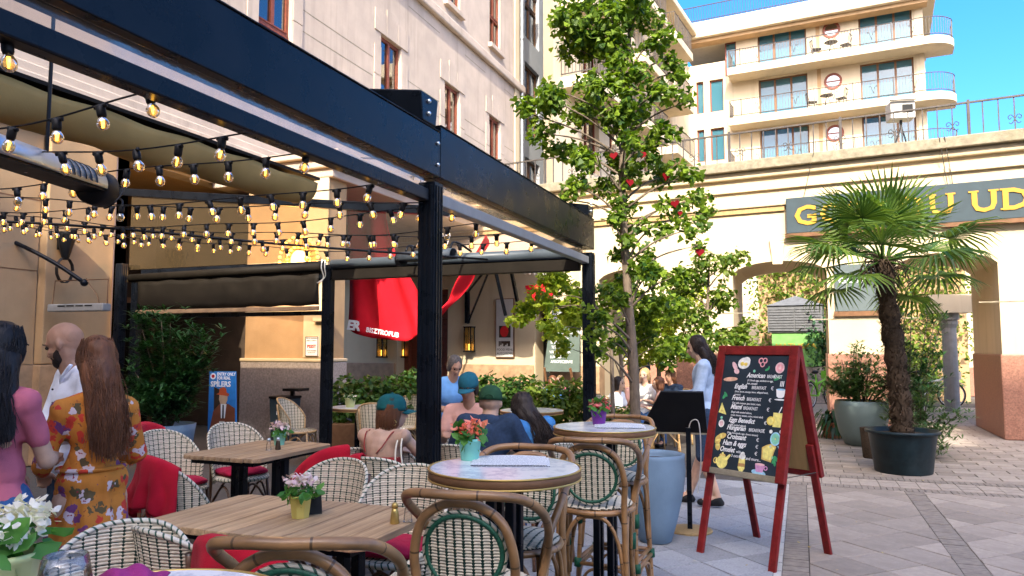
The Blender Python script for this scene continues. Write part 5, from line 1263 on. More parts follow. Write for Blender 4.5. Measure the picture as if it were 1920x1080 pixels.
# ------------------------------------------------------------------ chalkboard on its A-frame
af = thing('chalkboard', 'red framed chalkboard easel with drawn breakfast menu standing on the paving', 'sign', (-.307, 6.02, 0), R(-31.3))
TL = R(-14.4); LN = 1.605; HW = .318
def leafpart(sgn, name):
    o = bpy.data.objects.new(name, None); COL.objects.link(o); o.parent = af; o.location = (0, -.40*sgn, 0); o.rotation_euler = (TL, 0, 0) if sgn > 0 else (TL, 0, math.pi)
    return o
fl_, bk_ = leafpart(1, 'front_leaf'), leafpart(-1, 'rear_leaf')
for lf in (fl_, bk_):
    for sx in (-1, 1):
        b = MB(); b.box(sx*HW-.035, sx*HW+.035, -.022, .022, .60, LN); b.box(sx*(HW-.01)-.028, sx*(HW-.01)+.028, .0225, .052, 0, .86); b.build('stile', 'red_frame', lf, bevel=.005)
    MB().box(-HW+.0355, HW-.0355, -.022, .022, LN-.075, LN-.002).build('top_rail', 'red_frame', lf, bevel=.005)
    MB().box(-HW+.0355, HW-.0355, -.024, .022, .60, .645).build('bottom_rail', 'coping_stone' if lf is fl_ else 'red_frame', lf, bevel=.004)
MB().box(-HW+.0355, HW-.0355, -.012, .010, .646, LN-.076).build('slate', 'chalk_board', fl_)
MB().box(-HW+.0355, HW-.0355, -.008, .010, .646, LN-.076).build('back_panel', 'plywood', bk_)
MB().box(-HW+.0355, HW-.0355, .0105, .016, .646, LN-.076).build('back_panel', 'plywood', fl_); MB().box(-HW+.0355, HW-.0355, .0105, .016, .646, LN-.076).build('back_panel', 'plywood', bk_)
for x in (-.33, .33): MB().bar((x, -.24, .62), (x, .24, .62), .012, .004).build('stay', 'grey_rail', af)
def chalk(t, x, v, size, xs=1.0, shear=.0, m='white', off=0):
    text(t, size, m, fl_, 'chalk_writing', (x, -.0135, v), (R(90), 0, 0), .0006, xs=xs, shear=shear, off=off)
SC = [('American', 'BREAKFAST', '(3 X fresh eggs, omelette or eggs,', 'ham, sausage)', 1.355, -.06), ('English', 'BREAKFAST', '(Ham, bacon, sausage, beans, whipped toast,', 'tomato)', 1.265, -.16),
      ('French', 'BREAKFAST', '(Egg with croissant, jam, butter, toast,', 'hot beverage)', 1.175, -.17), ('Miami', 'BREAKFAST', '(Bagel with smoked salmon,', 'cream cheese, tomato, onion, mixed salad)', 1.105, -.17),
      ('Eggs Benedict', '', '(with smoked salmon)', '', 1.005, -.17), ('Hungarian', 'BREAKFAST', '(Ham, homemade, eggs, cheese, tomato)', '', .945, -.18)]
for a, b_, c, d, v, x in SC:
    chalk(a, x, v, .052, .78, .35, off=.0012); w_ = len(a)*.0205+.012
    if b_: chalk(b_, x+w_, v, .036, .68)
    chalk(c, x+.01, v-.030, .021, .78); chalk(d, x+.01, v-.054, .021, .78)
    chalk('€', .17 - (1.36-v)*.09, v, .038, .9)
for t, v, x in (('Croissant', .876, -.17), ('Ham & eggs', .826, -.20), ('Omelet', .776, -.22)):
    chalk(t, x, v, .055, .78, .35, off=.0012); chalk('€', .09, v, .036)
chalk('with', -.07, .776, .03, .8); chalk('3 extras', -.11, .742, .032, .85, .1); chalk('and more...', .02, .735, .033, .85)
CH = {}
for nm, c in dict(egg=(.80, .80, .74), yolk=(.8, .62, .12), pink=(.80, .36, .38), rose=(.78, .5, .5), leaf=(.05, .32, .12), sky=(.35, .62, .80), butter=(.85, .75, .22), crust=(.72, .52, .14), coffee=(.5, .28, .1), mint=(.25, .62, .42), saus=(.72, .42, .28), mauve=(.62, .3, .52)).items():
    mat('chalk_'+nm, c, .85, .25, 40)
def drawing(name, shapes, x, v, k=1.0):
    """coloured chalk drawing: shapes = (material, 'e' / 'p', ...)"""
    ms = []; b = MB(); lay = 0
    for sh in shapes:
        if sh[0] not in ms: ms.append(sh[0])
        b.m = ms.index(sh[0]); y = -.0127-.00025*lay; lay += 1
        if sh[1] == 'e':
            _, _, cx, cz, rx, rz_ = sh[:6]; ang = R(sh[6]) if len(sh) > 6 else 0
            pts = []
            for q in range(18):
                a = q*2*math.pi/18; px_, pz_ = rx*math.cos(a), rz_*math.sin(a); pts.append((cx+px_*math.cos(ang)-pz_*math.sin(ang), cz+px_*math.sin(ang)+pz_*math.cos(ang)))
        else: pts = sh[2]
        b.poly([(x+p*k, y, v+q*k) for p, q in pts])
    b.build(name, ['chalk_'+m if m != 'white' and m != 'slate' else ('white' if m == 'white' else 'chalk_board') for m in ms], fl_)
drawing('drawn_egg', [('egg', 'e', 0, 0, .055, .045, 10), ('egg', 'e', .02, .02, .035, .03), ('yolk', 'e', -.015, -.005, .018, .016), ('yolk', 'e', .018, -.008, .016, .014)], -.1, 1.465)
drawing('drawn_sausage', [('rose', 'e', 0, .02, .018, .04, 35), ('rose', 'e', .022, -.02, .02, .026, 60)], -.18, 1.42)
drawing('drawn_bread_stick', [('saus', 'e', 0, 0, .065, .017, 4)], -.205, 1.335)
drawing('drawn_pepper_ring', [('pink', 'e', -.015, .01, .024, .026), ('pink', 'e', .018, .012, .022, .024), ('pink', 'e', 0, -.015, .022, .024), ('slate', 'e', -.015, .012, .013, .014), ('slate', 'e', .018, .014, .012, .013), ('slate', 'e', 0, -.016, .012, .013)], .065, 1.475)
drawing('drawn_tomato', [('rose', 'e', 0, 0, .038, .042), ('pink', 'e', 0, 0, .028, .03), ('rose', 'e', 0, 0, .012, .013)], .215, 1.435)
drawing('drawn_leaf', [('leaf', 'e', 0, 0, .032, .012, 25)], .205, 1.355)
drawing('drawn_leaf', [('leaf', 'e', 0, 0, .02, .009, 25), ('leaf', 'e', .012, .012, .016, .007, 80)], .11, 1.42)
drawing('drawn_leaf', [('leaf', 'e', 0, 0, .026, .012, 60), ('leaf', 'e', .01, .014, .024, .01, 130)], -.24, 1.2)
drawing('drawn_leaf', [('leaf', 'e', 0, 0, .03, .012, 60), ('leaf', 'e', .014, .01, .028, .012, 140), ('leaf', 'e', .006, -.02, .024, .01, 100)], .255, .76)
drawing('drawn_cup', [('white', 'p', [(-.04, .03), (.04, .03), (.03, -.025), (.012, -.035), (-.012, -.035), (-.03, -.025)]), ('sky', 'e', 0, .028, .036, .007), ('white', 'e', .048, .004, .016, .016), ('slate', 'e', .046, .004, .009, .009), ('white', 'e', 0, -.048, .045, .006)] + [('white', 'p', [(q, .05), (q+.006, .05), (q+.009, .09), (q+.003, .09)]) for q in (-.012, .0, .012)], .245, 1.245)
drawing('drawn_cheese', [('butter', 'p', [(-.035, -.03), (.04, -.045), (-.015, .05)]), ('crust', 'e', -.005, -.015, .007, .007), ('crust', 'e', .012, -.028, .005, .005)], -.24, 1.1)
drawing('drawn_lemonade', [('butter', 'p', [(-.025, -.055), (.04, -.055), (.046, .05), (-.03, .05)]), ('yolk', 'e', -.045, -.012, .033, .033), ('butter', 'e', -.045, -.012, .024, .024), ('white', 'p', [(.012, .05), (.02, .05), (.038, .095), (.03, .095)])], .235, 1.05)
drawing('drawn_clock', [('sky', 'e', 0, 0, .042, .05), ('mint', 'e', 0, 0, .033, .04), ('butter', 'e', 0, 0, .006, .006), ('egg', 'e', -.042, .05, .014, .014), ('egg', 'e', .04, .055, .014, .014), ('sky', 'p', [(-.03, -.045), (-.024, -.05), (-.034, -.066), (-.04, -.06)]), ('sky', 'p', [(.03, -.045), (.024, -.05), (.034, -.066), (.04, -.06)])], .245, .91)
drawing('drawn_onion', [('egg', 'e', 0, 0, .026, .03), ('rose', 'e', 0, 0, .018, .022)], -.235, .985)
drawing('drawn_croissant', [('crust', 'e', .02, .045, .04, .022, 20), ('crust', 'e', -.012, .012, .026, .036, -12), ('crust', 'e', -.006, -.035, .022, .034, 12), ('butter', 'e', .012, .045, .01, .018, 20), ('butter', 'e', -.012, .01, .02, .006, 20), ('butter', 'e', -.008, -.028, .018, .006)], -.235, .845)
drawing('drawn_toast', [('crust', 'p', [(-.05, -.055), (.03, -.07), (.045, .0), (.06, .045), (.02, .065), (-.02, .05), (-.055, .03)]), ('butter', 'p', [(-.04, -.045), (.024, -.058), (.036, .0), (.046, .036), (.016, .052), (-.018, .04), (-.044, .022)])], .2, .81)
drawing('drawn_teapot', [('butter', 'e', 0, -.01, .05, .05), ('butter', 'p', [(.03, -.02), (.075, .05), (.06, .055), (.02, .02)]), ('crust', 'e', -.058, -.005, .022, .024), ('slate', 'e', -.058, -.005, .013, .014), ('butter', 'e', -.05, -.005, .008, .02), ('crust', 'p', [(-.03, .036), (.03, .036), (.02, .05), (-.02, .05)]), ('butter', 'e', 0, .055, .009, .009)], -.185, .735-.03)
drawing('drawn_latte', [('butter', 'p', [(-.026, .03), (.026, .03), (.03, -.04), (.008, -.075), (-.008, -.075), (-.03, -.04)]), ('coffee', 'p', [(-.027, -.005), (.027, -.005), (.029, -.03), (-.029, -.03)]), ('egg', 'e', 0, .045, .028, .022), ('egg', 'e', 0, .065, .018, .015), ('butter', 'p', [(-.005, -.075), (.005, -.075), (.005, -.105), (.022, -.11), (-.022, -.11), (-.005, -.105)])], -.01, .74-.03)
drawing('drawn_saucer_cup', [('sky', 'e', -.005, -.03, .06, .022, -6), ('mauve', 'p', [(-.04, .03), (.04, .03), (.028, -.025), (-.028, -.025)]), ('rose', 'e', 0, .03, .04, .009), ('mauve', 'e', .05, .008, .016, .016), ('slate', 'e', .05, .008, .009, .009)], .145, .685)
for x, v in ((.0, 1.405), (-.24, 1.03), (.235, .775)): drawing('drawn_dot', [('mint', 'e', 0, 0, .011, .011)], x, v)
# ------------------------------------------------------------------ black reading stand, planters, bin, entrance sign
ls = thing('menu_stand', 'black slanted menu stand on a round base beside the blue planter', 'stand', (-.92, 6.5, 0), R(8))
MB().lathe([(.0, 0), (.185, 0), (.185, .012), (.17, .018), (0, .02)], 32).build('base', 'plywood', ls)
MB().box(-.02, .02, -.02, .02, .018, .86).build('post', 'black_metal', ls)
mt = Matrix.Translation((-.12, -.02, .98)) @ Matrix.Rotation(R(-62), 4, 'X')
b = MB(); b.prism([(-.30, .19), (.28, .19), (.25, -.22), (-.10, -.22)], -.012, .012, mt); b.build('board', 'dark_plastic', ls, bevel=.004)
b = MB(); b.bar(mt @ V((-.30, .192, 0)), mt @ V((.28, .192, 0)), .03, .028); b.build('lit_board_edge', 'coping_stone', ls)  # lighter strip paints the light on the board's top edge
MB().tube(spline([(0, 0, .84), (.03, -.02, .92), (.09, -.03, .90), (.10, -.03, .6), (.07, -.02, .32)], 5), .005, 5).build('cable', 'white_paint', ls)
def planter(name, label, x, y, prof, m, soil_z, soil_r, n=36):
    t = thing(name, label, 'planter', (x, y, 0)); MB().lathe(prof, n).build('shell', m, t, smooth=True)
    b = MB(); b.lathe([(soil_r, soil_z), (soil_r*.6, soil_z+.02), (0, soil_z+.012)], 20); b.build('soil', 'soil', t); return t
planter('blue_planter', 'tall matt blue-grey planter full of bare soil behind the bar stools', -1.13, 6.06, [(.11, 0), (.128, .01), (.178, .18), (.226, .40), (.245, .56), (.238, .66), (.242, .69), (.222, .695), (.215, .66), (.21, .60)], 'planter_blue', .63, .215)
planter('sage_planter', 'large sage green planter with oleander in front of the arch pier', .86, 13.05, [(.2, 0), (.26, .02), (.34, .2), (.39, .45), (.40, .62), (.38, .70), (.36, .70), (.36, .64)], 'planter_sage', .64, .36)
planter('grey_planter', 'wide blue-grey planter under the dark shrub at the entrance', -7.62, 7.35, [(.24, 0), (.27, .01), (.33, .45), (.345, .56), (.33, .565), (.31, .5)], 'planter_blue', .5, .32)
planter('slim_pot', 'slim dark pot half hidden behind the palm tub', .86, 11.6, [(.09, 0), (.1, .01), (.13, .42), (.12, .42), (.11, .38)], 'soil', .37, .11)
planter('terracotta_pot', 'small terracotta pot with drooping leaves left of the sage planter', .45, 13.9, [(.12, 0), (.14, .01), (.17, .24), (.18, .27), (.16, .27), (.15, .24)], 'terracotta', .23, .15)
def longbush(label, loc, spots, n, size, m, name='oleander', droop=0):
    t = thing(name, label, 'shrub', loc); b = MB(); rg = random.Random(len(label))
    st = MB()
    for c, r in spots:
        base = V((c[0]*.1, c[1]*.1, spots[0][0][2]*.0+.0)); 
        for k in range(3):
            e = V((c[0]+rg.uniform(-.5, .5)*r[0], c[1]+rg.uniform(-.5, .5)*r[1], c[2]+rg.uniform(-.2, .6)*r[2])); st.tube(spline([base, base.lerp(e, .5)+V((0, 0, .08)), e], 4), [.012]*4+[.008]*4+[.003], 5)
            for q in range(max(2, n//(len(spots)*3))):   # whorls of leaves up each shoot
                tq = rg.uniform(.35, 1.05); p = base.lerp(e, tq)+V((rg.gauss(0, r[0]*.28), rg.gauss(0, r[1]*.28), rg.gauss(0, r[2]*.25)))
                for w_ in range(5):
                    a = rg.uniform(0, 6.3); d = V((math.cos(a), math.sin(a), rg.uniform(.1, .9)-droop)).normalized(); s_ = size*rg.uniform(.7, 1.2)
                    sd = d.cross(V((0, 0, 1))).normalized(); up_ = sd.cross(d); m_ = p+d*s_*.5+up_*.03*s_; e2 = p+d*s_-V((0, 0, s_*(.15+droop*.6)))
                    b.add([p, m_+sd*s_*.09, e2, m_-sd*s_*.09], [(0, 1, 2, 3)])
    b.build('foliage', m, t); st.build('stem', 'bark', t, smooth=True); return t
longbush('grey-green oleander spilling over the sage planter', (.9, 13.0, .64), [((-.25, 0, .3), (.3, .3, .3)), ((.25, -.1, .4), (.35, .3, .35)), ((0, .1, .7), (.35, .3, .3)), ((.6, -.2, .25), (.3, .3, .25)), ((-.5, -.1, .25), (.2, .2, .2))], 620, .17, 'leaf_olive')
longbush('dark oleander behind the palm trunk', (1.45, 12.6, .0), [((0, 0, 1.9), (.3, .3, .3)), ((.45, 0, 1.9), (.3, .25, .25)), ((.3, 0, 1.2), (.4, .3, .4)), ((-.1, .0, 1.1), (.4, .3, .4))], 480, .16, 'leaf_dark')
longbush('pale sprawling oleander low on the right of the palm tub', (1.5, 11.9, 0), [((0, 0, .9), (.35, .25, .35)), ((.35, -.1, .55), (.35, .25, .3)), ((-.35, -.2, .55), (.3, .25, .3)), ((.1, -.3, .3), (.4, .25, .2))], 520, .15, 'leaf_olive')
longbush('feathery pinkish oleander shoots above the sage planter', (.75, 13.4, .5), [((-.15, 0, .8), (.2, .2, .25)), ((.15, 0, .95), (.2, .2, .25)), ((.35, 0, .75), (.2, .2, .25))], 260, .13, 'leaf_olive')
longbush('strappy dark plant in the terracotta pot', (.45, 13.9, .25), [((0, 0, .12), (.14, .14, .1)), ((.05, 0, .2), (.12, .12, .1))], 24, .38, 'leaf_dark', 'strappy_plant', .7)
longbush('big dark glossy shrub in the grey planter at the entrance', (-7.62, 7.35, .5), [((-.35, 0, .9), (.35, .3, .4)), ((.25, 0, .95), (.35, .3, .4)), ((-.1, .1, 1.3), (.4, .3, .3)), ((.5, 0, .55), (.3, .3, .35)), ((-.55, 0, .5), (.3, .3, .35)), ((0, -.2, .4), (.45, .3, .3)), ((-.5, .1, 1.35), (.3, .3, .2)), ((.55, .1, 1.05), (.25, .25, .25))], 1100, .19, 'leaf_dark', 'shrub')
bn_ = thing('waste_bin', 'black waste bin with white sticker against the grey plinth', 'bin', tuple(aty(534, 780, 9.62))); bn_.location.z = 0
b = MB(); b.add([(-.14, -.14, 0), (.14, -.14, 0), (.14, .14, 0), (-.14, .14, 0), (-.17, -.17, .74), (.17, -.17, .74), (.17, .17, .74), (-.17, .17, .74)], [(3, 2, 1, 0), (4, 5, 6, 7), (0, 1, 5, 4), (1, 2, 6, 5), (2, 3, 7, 6), (3, 0, 4, 7)]); b.build('body', 'sign_slate', bn_, bevel=.01)
b = MB(); b.box(-.18, .18, -.18, .18, .742, .78); b.build('lid', 'dark_plastic', bn_, bevel=.01); MB().box(-.02, .03, -.176, -.171, .5, .56).build('sticker', 'white', bn_)
MB().box(.02, .32, -.1, .17, .86, .9).build('ashtray_shelf', 'dark_plastic', bn_); MB().box(.0, .05, .12, .17, .782, .9).build('shelf_post', 'dark_plastic', bn_)
es = thing('entry_sign', 'blue poster board with a man in a red hat beside the grey planter', 'sign', tuple(dep(416, 800, 10.6)), R(12)); es.location.z = 0
for nm, c in dict(p_blue=(.03, .20, .55), p_skin=(.62, .42, .26), p_coat=(.22, .07, .035), p_hat=(.5, .09, .03)).items(): mat(nm, c, .5, .15, 12)
mt = Matrix.Translation((0, 0, .34)) @ Matrix.Rotation(R(90), 4, 'X')
def flat(name, m, pts, lay): MB().prism(pts, .012+.0015*lay, .0128+.0015*lay, mt).build(name, m, es)
MB().prism([(-.21, 0), (.23, 0), (.19, .86), (-.21, .86)], -.012, .012, mt).build('board', 'p_blue', es)
flat('printed_shadow', 'interior', [(-.12, .1), (.08, .3), (.06, .56), (-.13, .64)], 1); flat('printed_coat', 'p_coat', [(-.19, .0), (.21, .0), (.2, .34), (.1, .4), (-.02, .42), (-.13, .3)], 2)
flat('printed_shirt', 'white', [(-.01, .2), (.05, .2), (.07, .4), (-.02, .4)], 3); flat('printed_tie', 'black', [(.01, .2), (.035, .2), (.03, .39), (.01, .39)], 4)
flat('printed_face', 'p_skin', [(-.02, .4), (.06, .4), (.085, .46), (.08, .54), (-.04, .54), (-.045, .46)], 5); flat('printed_hat', 'p_hat', [(-.09, .535), (.1, .51), (.11, .545), (.07, .56), (.06, .62), (.02, .64), (-.04, .62), (-.045, .56)], 6); flat('printed_badge', 'ivory', [(-.03, .1), (.05, .1), (.05, .16), (-.03, .16)], 7)
flat('printed_seal', 'white', [(-.15+.045*math.cos(k*.5), .79+.045*math.sin(k*.5)) for k in range(12)], 1); flat('printed_seal', 'red_ink', [(-.15+.025*math.cos(k*.5), .79+.025*math.sin(k*.5)) for k in range(12)], 2)
text('ENTRY ONLY', .062, 'white', es, 'lettering', (-.09, -.0145, 1.14), (R(90), 0, 0), .0008, xs=.75, off=.002); text('FOR REAL', .062, 'white', es, 'lettering', (-.09, -.0145, 1.085), (R(90), 0, 0), .0008, xs=.75, off=.002); text('SPÍLERS', .105, 'white', es, 'lettering', (-.185, -.0145, .985), (R(90), 0, 0), .0008, xs=.9, off=.003)
b = MB(); b.bar((0, .02, .9), (0, .35, 0), .04, .03); b.bar((-.15, 0, 0), (-.15, 0, .345), .03, .02); b.bar((.15, 0, 0), (.15, 0, .345), .03, .02); b.build('prop', 'timber_brown', es)
# ------------------------------------------------------------------ palm in its tub
pt = thing('palm_tub', 'round dark plastic tub with pale scuffs holding the palm', 'planter', (1.14, 10.47, 0))
MB().lathe([(.315, 0), (.325, .01), (.385, .46), (.40, .48), (.425, .485), (.425, .515), (.41, .52), (.39, .515), (.38, .46)], 40).build('shell', 'pot_black', pt, smooth=True)
MB().lathe([(.385, .46), (.2, .475), (0, .48)], 24).build('soil', 'soil', pt)
mat('palm_fibre', (.055, .036, .022), .95, .5, 30)
pm = thing('fan_palm', 'fan palm with shaggy brown trunk growing in the dark tub', 'palm', (1.14, 10.47, .46))
axis = spline([(0, 0, 0), (-.01, 0, .5), (-.05, .02, 1.1), (-.11, .03, 1.8), (-.12, .03, 2.2)], 8)
MB().tube(axis, [.122+.016*math.sin(i*1.9)-(.012 if i > 20 else 0) for i in range(len(axis))], 16).build('trunk', 'palm_fibre', pm, smooth=True)
fb = MB(); rg = random.Random(3)
for _ in range(1500):                               # old leaf bases and fibre
    i = rg.randrange(len(axis)); a = rg.uniform(0, 6.3); p = axis[i]+V((math.cos(a), math.sin(a), 0))*rg.uniform(.10, .135)+V((0, 0, rg.uniform(-.04, .04))); d = V((math.cos(a)*.5, math.sin(a)*.5, rg.uniform(.1, 1.0)*(1 if rg.random() < .7 else -.7))).normalized(); t_ = V((-math.sin(a), math.cos(a), 0)); ln = rg.uniform(.04, .12)
    fb.add([p-t_*.012, p+t_*.012, p+d*ln], [(0, 1, 2)])
fb.build('trunk_fibre', 'palm_fibre', pm)
sb = MB()
for _ in range(40):
    a = rg.uniform(0, 6.3); c = V((-.12, .03, 2.1)); pts = [c+V((math.cos(a)*.08, math.sin(a)*.08, rg.uniform(-.15, .15)))]
    for k in range(5): pts.append(pts[-1]+V((math.cos(a+k*.3)*.05, math.sin(a+k*.3)*.05, .03-.03*k)))
    sb.tube(spline(pts, 2), .008, 4)
sb.build('dry_flower_stalk', 'soil', pm)
def frond_mesh(seed, pet, bl_, droop):
    rg = random.Random(seed); st, bl2 = MB(), MB()
    st.tube(spline([(0, 0, 0), (0, pet*.5, .02), (0, pet, -.02)], 4), [.017]*3+[.012]*3+[.008]*3, 6)
    base = V((0, pet, -.02)); n = 27
    for k in range(n):
        a = R(-108+216*k/(n-1)); ln = bl_*(1-.22*abs(a)/R(108))*rg.uniform(.9, 1.08)
        d = V((math.sin(a), math.cos(a), .10*math.cos(a*2))).normalized(); sd = V((math.cos(a), -math.sin(a), 0)); w_ = .019
        q0 = base; q1 = base+d*ln*.5+V((0, 0, .03)); q2 = base+d*ln*.8-V((0, 0, droop*.12)); q3 = base+d*ln*(1-.1*droop)-V((0, 0, droop*rg.uniform(.25, .5)))
        vs_ = []
        for q, w2 in ((q0, .003), (q1, w_), (q2, w_*.7), (q3, .001)): vs_ += [q-sd*w2+V((0, 0, w2*.5)), q, q+sd*w2+V((0, 0, w2*.5))]
        fs = []
        for r_ in range(3): o_ = r_*3; fs += [(o_, o_+1, o_+4, o_+3), (o_+1, o_+2, o_+5, o_+4)]
        bl2.add(vs_, fs)
    return st.mesh('frond_stalk', 'leaf_hedge', True), bl2.mesh('frond', 'leaf_palm')
fm = [frond_mesh(11, .62, .70, .16), frond_mesh(12, .80, .68, .36), frond_mesh(13, .48, .70, .08), frond_mesh(14, .95, .66, .55)]
rg = random.Random(5)
spec = [(a, e) for e, num in ((78, 2), (58, 4), (38, 4), (18, 5), (0, 5), (-20, 4)) for a in [360*k/num+e*1.7+rg.uniform(-14, 14) for k in range(num)]]
for a, e in spec:
    st_me, bl_me = fm[rg.choice((0, 2) if e > 45 else (0, 1, 2) if e > 10 else (1, 3))]
    f = bpy.data.objects.new('frond', bl_me); COL.objects.link(f); f.parent = pm; f.location = (-.12+.03*math.cos(R(a)), .03+.03*math.sin(R(a)), 2.18)
    f.rotation_mode = 'XYZ'; f.rotation_euler = (R(e+rg.uniform(-6, 6)), rg.uniform(-.3, .3), R(a)); s_ = rg.uniform(.88, 1.12); f.scale = (s_,)*3
    q = bpy.data.objects.new('stalk', st_me); COL.objects.link(q); q.parent = f
# ------------------------------------------------------------------ trees
def tree(name, label, base, path_px, d, clumps, r0, r1, n, size, m, spread=.45, seed=1, kind='fan', group='young courtyard trees', rmul=1.0, lobes=3):
    """trunk follows points of the photo at depth d; clumps = (px, py, radius px [, depth offset])"""
    rg = random.Random(seed); t = thing(name, label, 'tree', base, 0, group); B = V(base)
    tp = [V((0, 0, 0))]+[dep(x, y, d)-B for x, y in path_px]; tp = spline(tp, 6)
    MB().tube(tp, [r0+(r1-r0)*i/(len(tp)-1) for i in range(len(tp))], 10).build('trunk', 'bark', t, smooth=True)
    spots = []; br = MB()
    for cl_ in clumps:
        px, py, rp = cl_[:3]; off = cl_[3] if len(cl_) > 3 else rg.uniform(-spread, spread); dd = d+off; c = dep(px, py, dd)-B; r = rp*dd/FPX*rmul
        for q in range(lobes): spots.append((c+V((rg.uniform(-.55, .55)*r, rg.uniform(-.55, .55)*r, rg.uniform(-.45, .45)*r)), (r*.62, r*.62, r*.5)))
        near = min(tp, key=lambda p: (p-(c-V((0, 0, .35)))).length); mid = near.lerp(c, .5)+V((0, 0, .06))
        br.tube(spline([near, mid, c+V((0, 0, .0))], 5), [r1*.9]*4+[r1*.6]*4+[r1*.35]*3, 6)
    br.build('branch', 'bark', t, smooth=True)
    b = MB(); leaves(b, spots, n, size, kind, .5, rg, .35); b.build('crown', m, t)
    return t
tb = dep(1194, 760, 8.3); tb.z = 0
tree('ginkgo_tree', 'tall slender ginkgo tree hung with red hearts beside the pergola corner', tb, [(1188, 690), (1178, 560), (1170, 430), (1166, 330), (1172, 220), (1180, 90), (1178, -90)], 8.3,
     [(1120, 15, 85), (1195, 20, 70), (1045, 45, 50), (1090, 95, 75), (1165, 95, 75), (1230, 75, 50), (1110, 165, 60), (1175, 160, 55), (1235, 170, 55), (1280, 135, 38), (1265, 105, 30), (1290, 190, 28),
      (1040, 190, 62), (1000, 215, 42), (1085, 215, 55), (1145, 235, 55), (1200, 225, 55), (1245, 240, 42), (1020, 250, 40), (1060, 285, 48), (1105, 300, 48), (1160, 300, 50), (1205, 285, 40), (1030, 165, 35),
      (1080, 350, 44), (1130, 355, 40), (1060, 375, 30), (1250, 330, 44), (1290, 330, 40), (1300, 375, 38), (1320, 400, 30), (1255, 385, 38), (1225, 425, 40), (1290, 430, 40), (1310, 460, 25), (1185, 430, 40), (1145, 415, 35), (1160, 470, 34),
      (1130, 610, 42, -.55), (1105, 585, 25, -.5), (1150, 560, 35), (1215, 515, 55, -.1), (1260, 520, 40), (1170, 520, 30), (1115, 650, 25, -.55), (1150, 640, 30), (1170, 380, 40), (1178, 330, 38), (1172, 270, 40), (1176, 200, 45), (1180, 130, 50), (1150, -20, 70), (1220, -30, 60), (1165, 450, 30)], .062, .016, 8000, .072, 'leaf_ginkgo', seed=4, rmul=.80)
mat('heart_red', (.15, .002, .006), .8, spec=.15)
hb = MB(); pts = []
for k in range(22):
    a = k*2*math.pi/22; pts.append((.0030*16*math.sin(a)**3, .0030*(13*math.cos(a)-5*math.cos(2*a)-2*math.cos(3*a)-math.cos(4*a))))
hb.prism(pts, -.008, .008, Matrix.Rotation(R(90), 4, 'X')); hme = hb.mesh('heart_ornament', 'heart_red')
for k, (px, py) in enumerate(((1151, 292), (1191, 266), (1204, 290), (1181, 342), (1249, 331), (1266, 382), (1275, 400), (1312, 473))):
    o = bpy.data.objects.new('heart_ornament', hme); COL.objects.link(o); o.location = dep(px, py, 8.05); o.rotation_euler = (rnd.uniform(-.2, .2), rnd.uniform(-.25, .25), YAW+rnd.uniform(-.5, .5))
    if k == 6: o.scale = (.6,)*3
    tag(o, 'red heart ornament in the ginkgo, %s' % ('leftmost of the upper group', 'topmost of all', 'right of the upper group', 'just below the upper group by the trunk', 'alone on the right branch', 'on the lower right branch', 'smallest, just under another heart', 'lowest at the tip of the right branch')[k], 'ornament', 'red hearts in the tree')
tree('young_tree', 'young sunlit tree with pale trunk in front of the left arch', V((*dep(1318, 700, 12.6).xy, 0)), [(1316, 690), (1325, 610), (1328, 540), (1330, 480)], 12.6,
     [(1330, 500, 36), (1372, 500, 32), (1395, 485, 20), (1300, 540, 45), (1345, 560, 38), (1275, 590, 40), (1320, 610, 40), (1370, 620, 35), (1400, 610, 25), (1280, 640, 35), (1345, 650, 35), (1255, 540, 30), (1410, 650, 30)], .05, .014, 2100, .085, 'leaf_ivy', seed=8)
tree('young_tree', 'small bright yellow-green tree reaching left through the pergola end', V((*dep(1150, 700, 9.4).xy, 0)), [(1148, 720), (1145, 650), (1130, 600), (1110, 560), (1095, 520)], 9.4,
     [(1055, 535, 42), (1020, 560, 30), (1065, 580, 42), (1000, 590, 34), (1030, 610, 34), (965, 595, 16), (1085, 615, 34), (1060, 650, 24), (1075, 545, 30)], .03, .01, 1700, .075, 'leaf_lime', seed=9)
tree('young_tree', 'leafy tree behind the ginkgo trunk with thin dark stems', V((*dep(1160, 700, 11.8).xy, 0)), [(1165, 690), (1160, 640), (1175, 570), (1200, 520)], 11.8,
     [(1150, 540, 45), (1200, 560, 50), (1240, 580, 48), (1220, 630, 48), (1170, 610, 35), (1260, 640, 40), (1240, 520, 40), (1135, 580, 35), (1215, 480, 30), (1250, 680, 30), (1140, 660, 22)], .035, .012, 1900, .085, 'leaf_ginkgo', seed=10)
tree('young_tree', 'dense yellow-green tree by the first arch beyond the seated guests', V((*dep(1235, 690, 13.6).xy, 0)), [(1235, 680), (1230, 620), (1235, 560)], 13.6,
     [(1220, 600, 45), (1260, 600, 40), (1200, 650, 45), (1245, 660, 40), (1280, 560, 40), (1180, 560, 40), (1290, 660, 35)], .05, .015, 2100, .09, 'leaf_lime', seed=12)
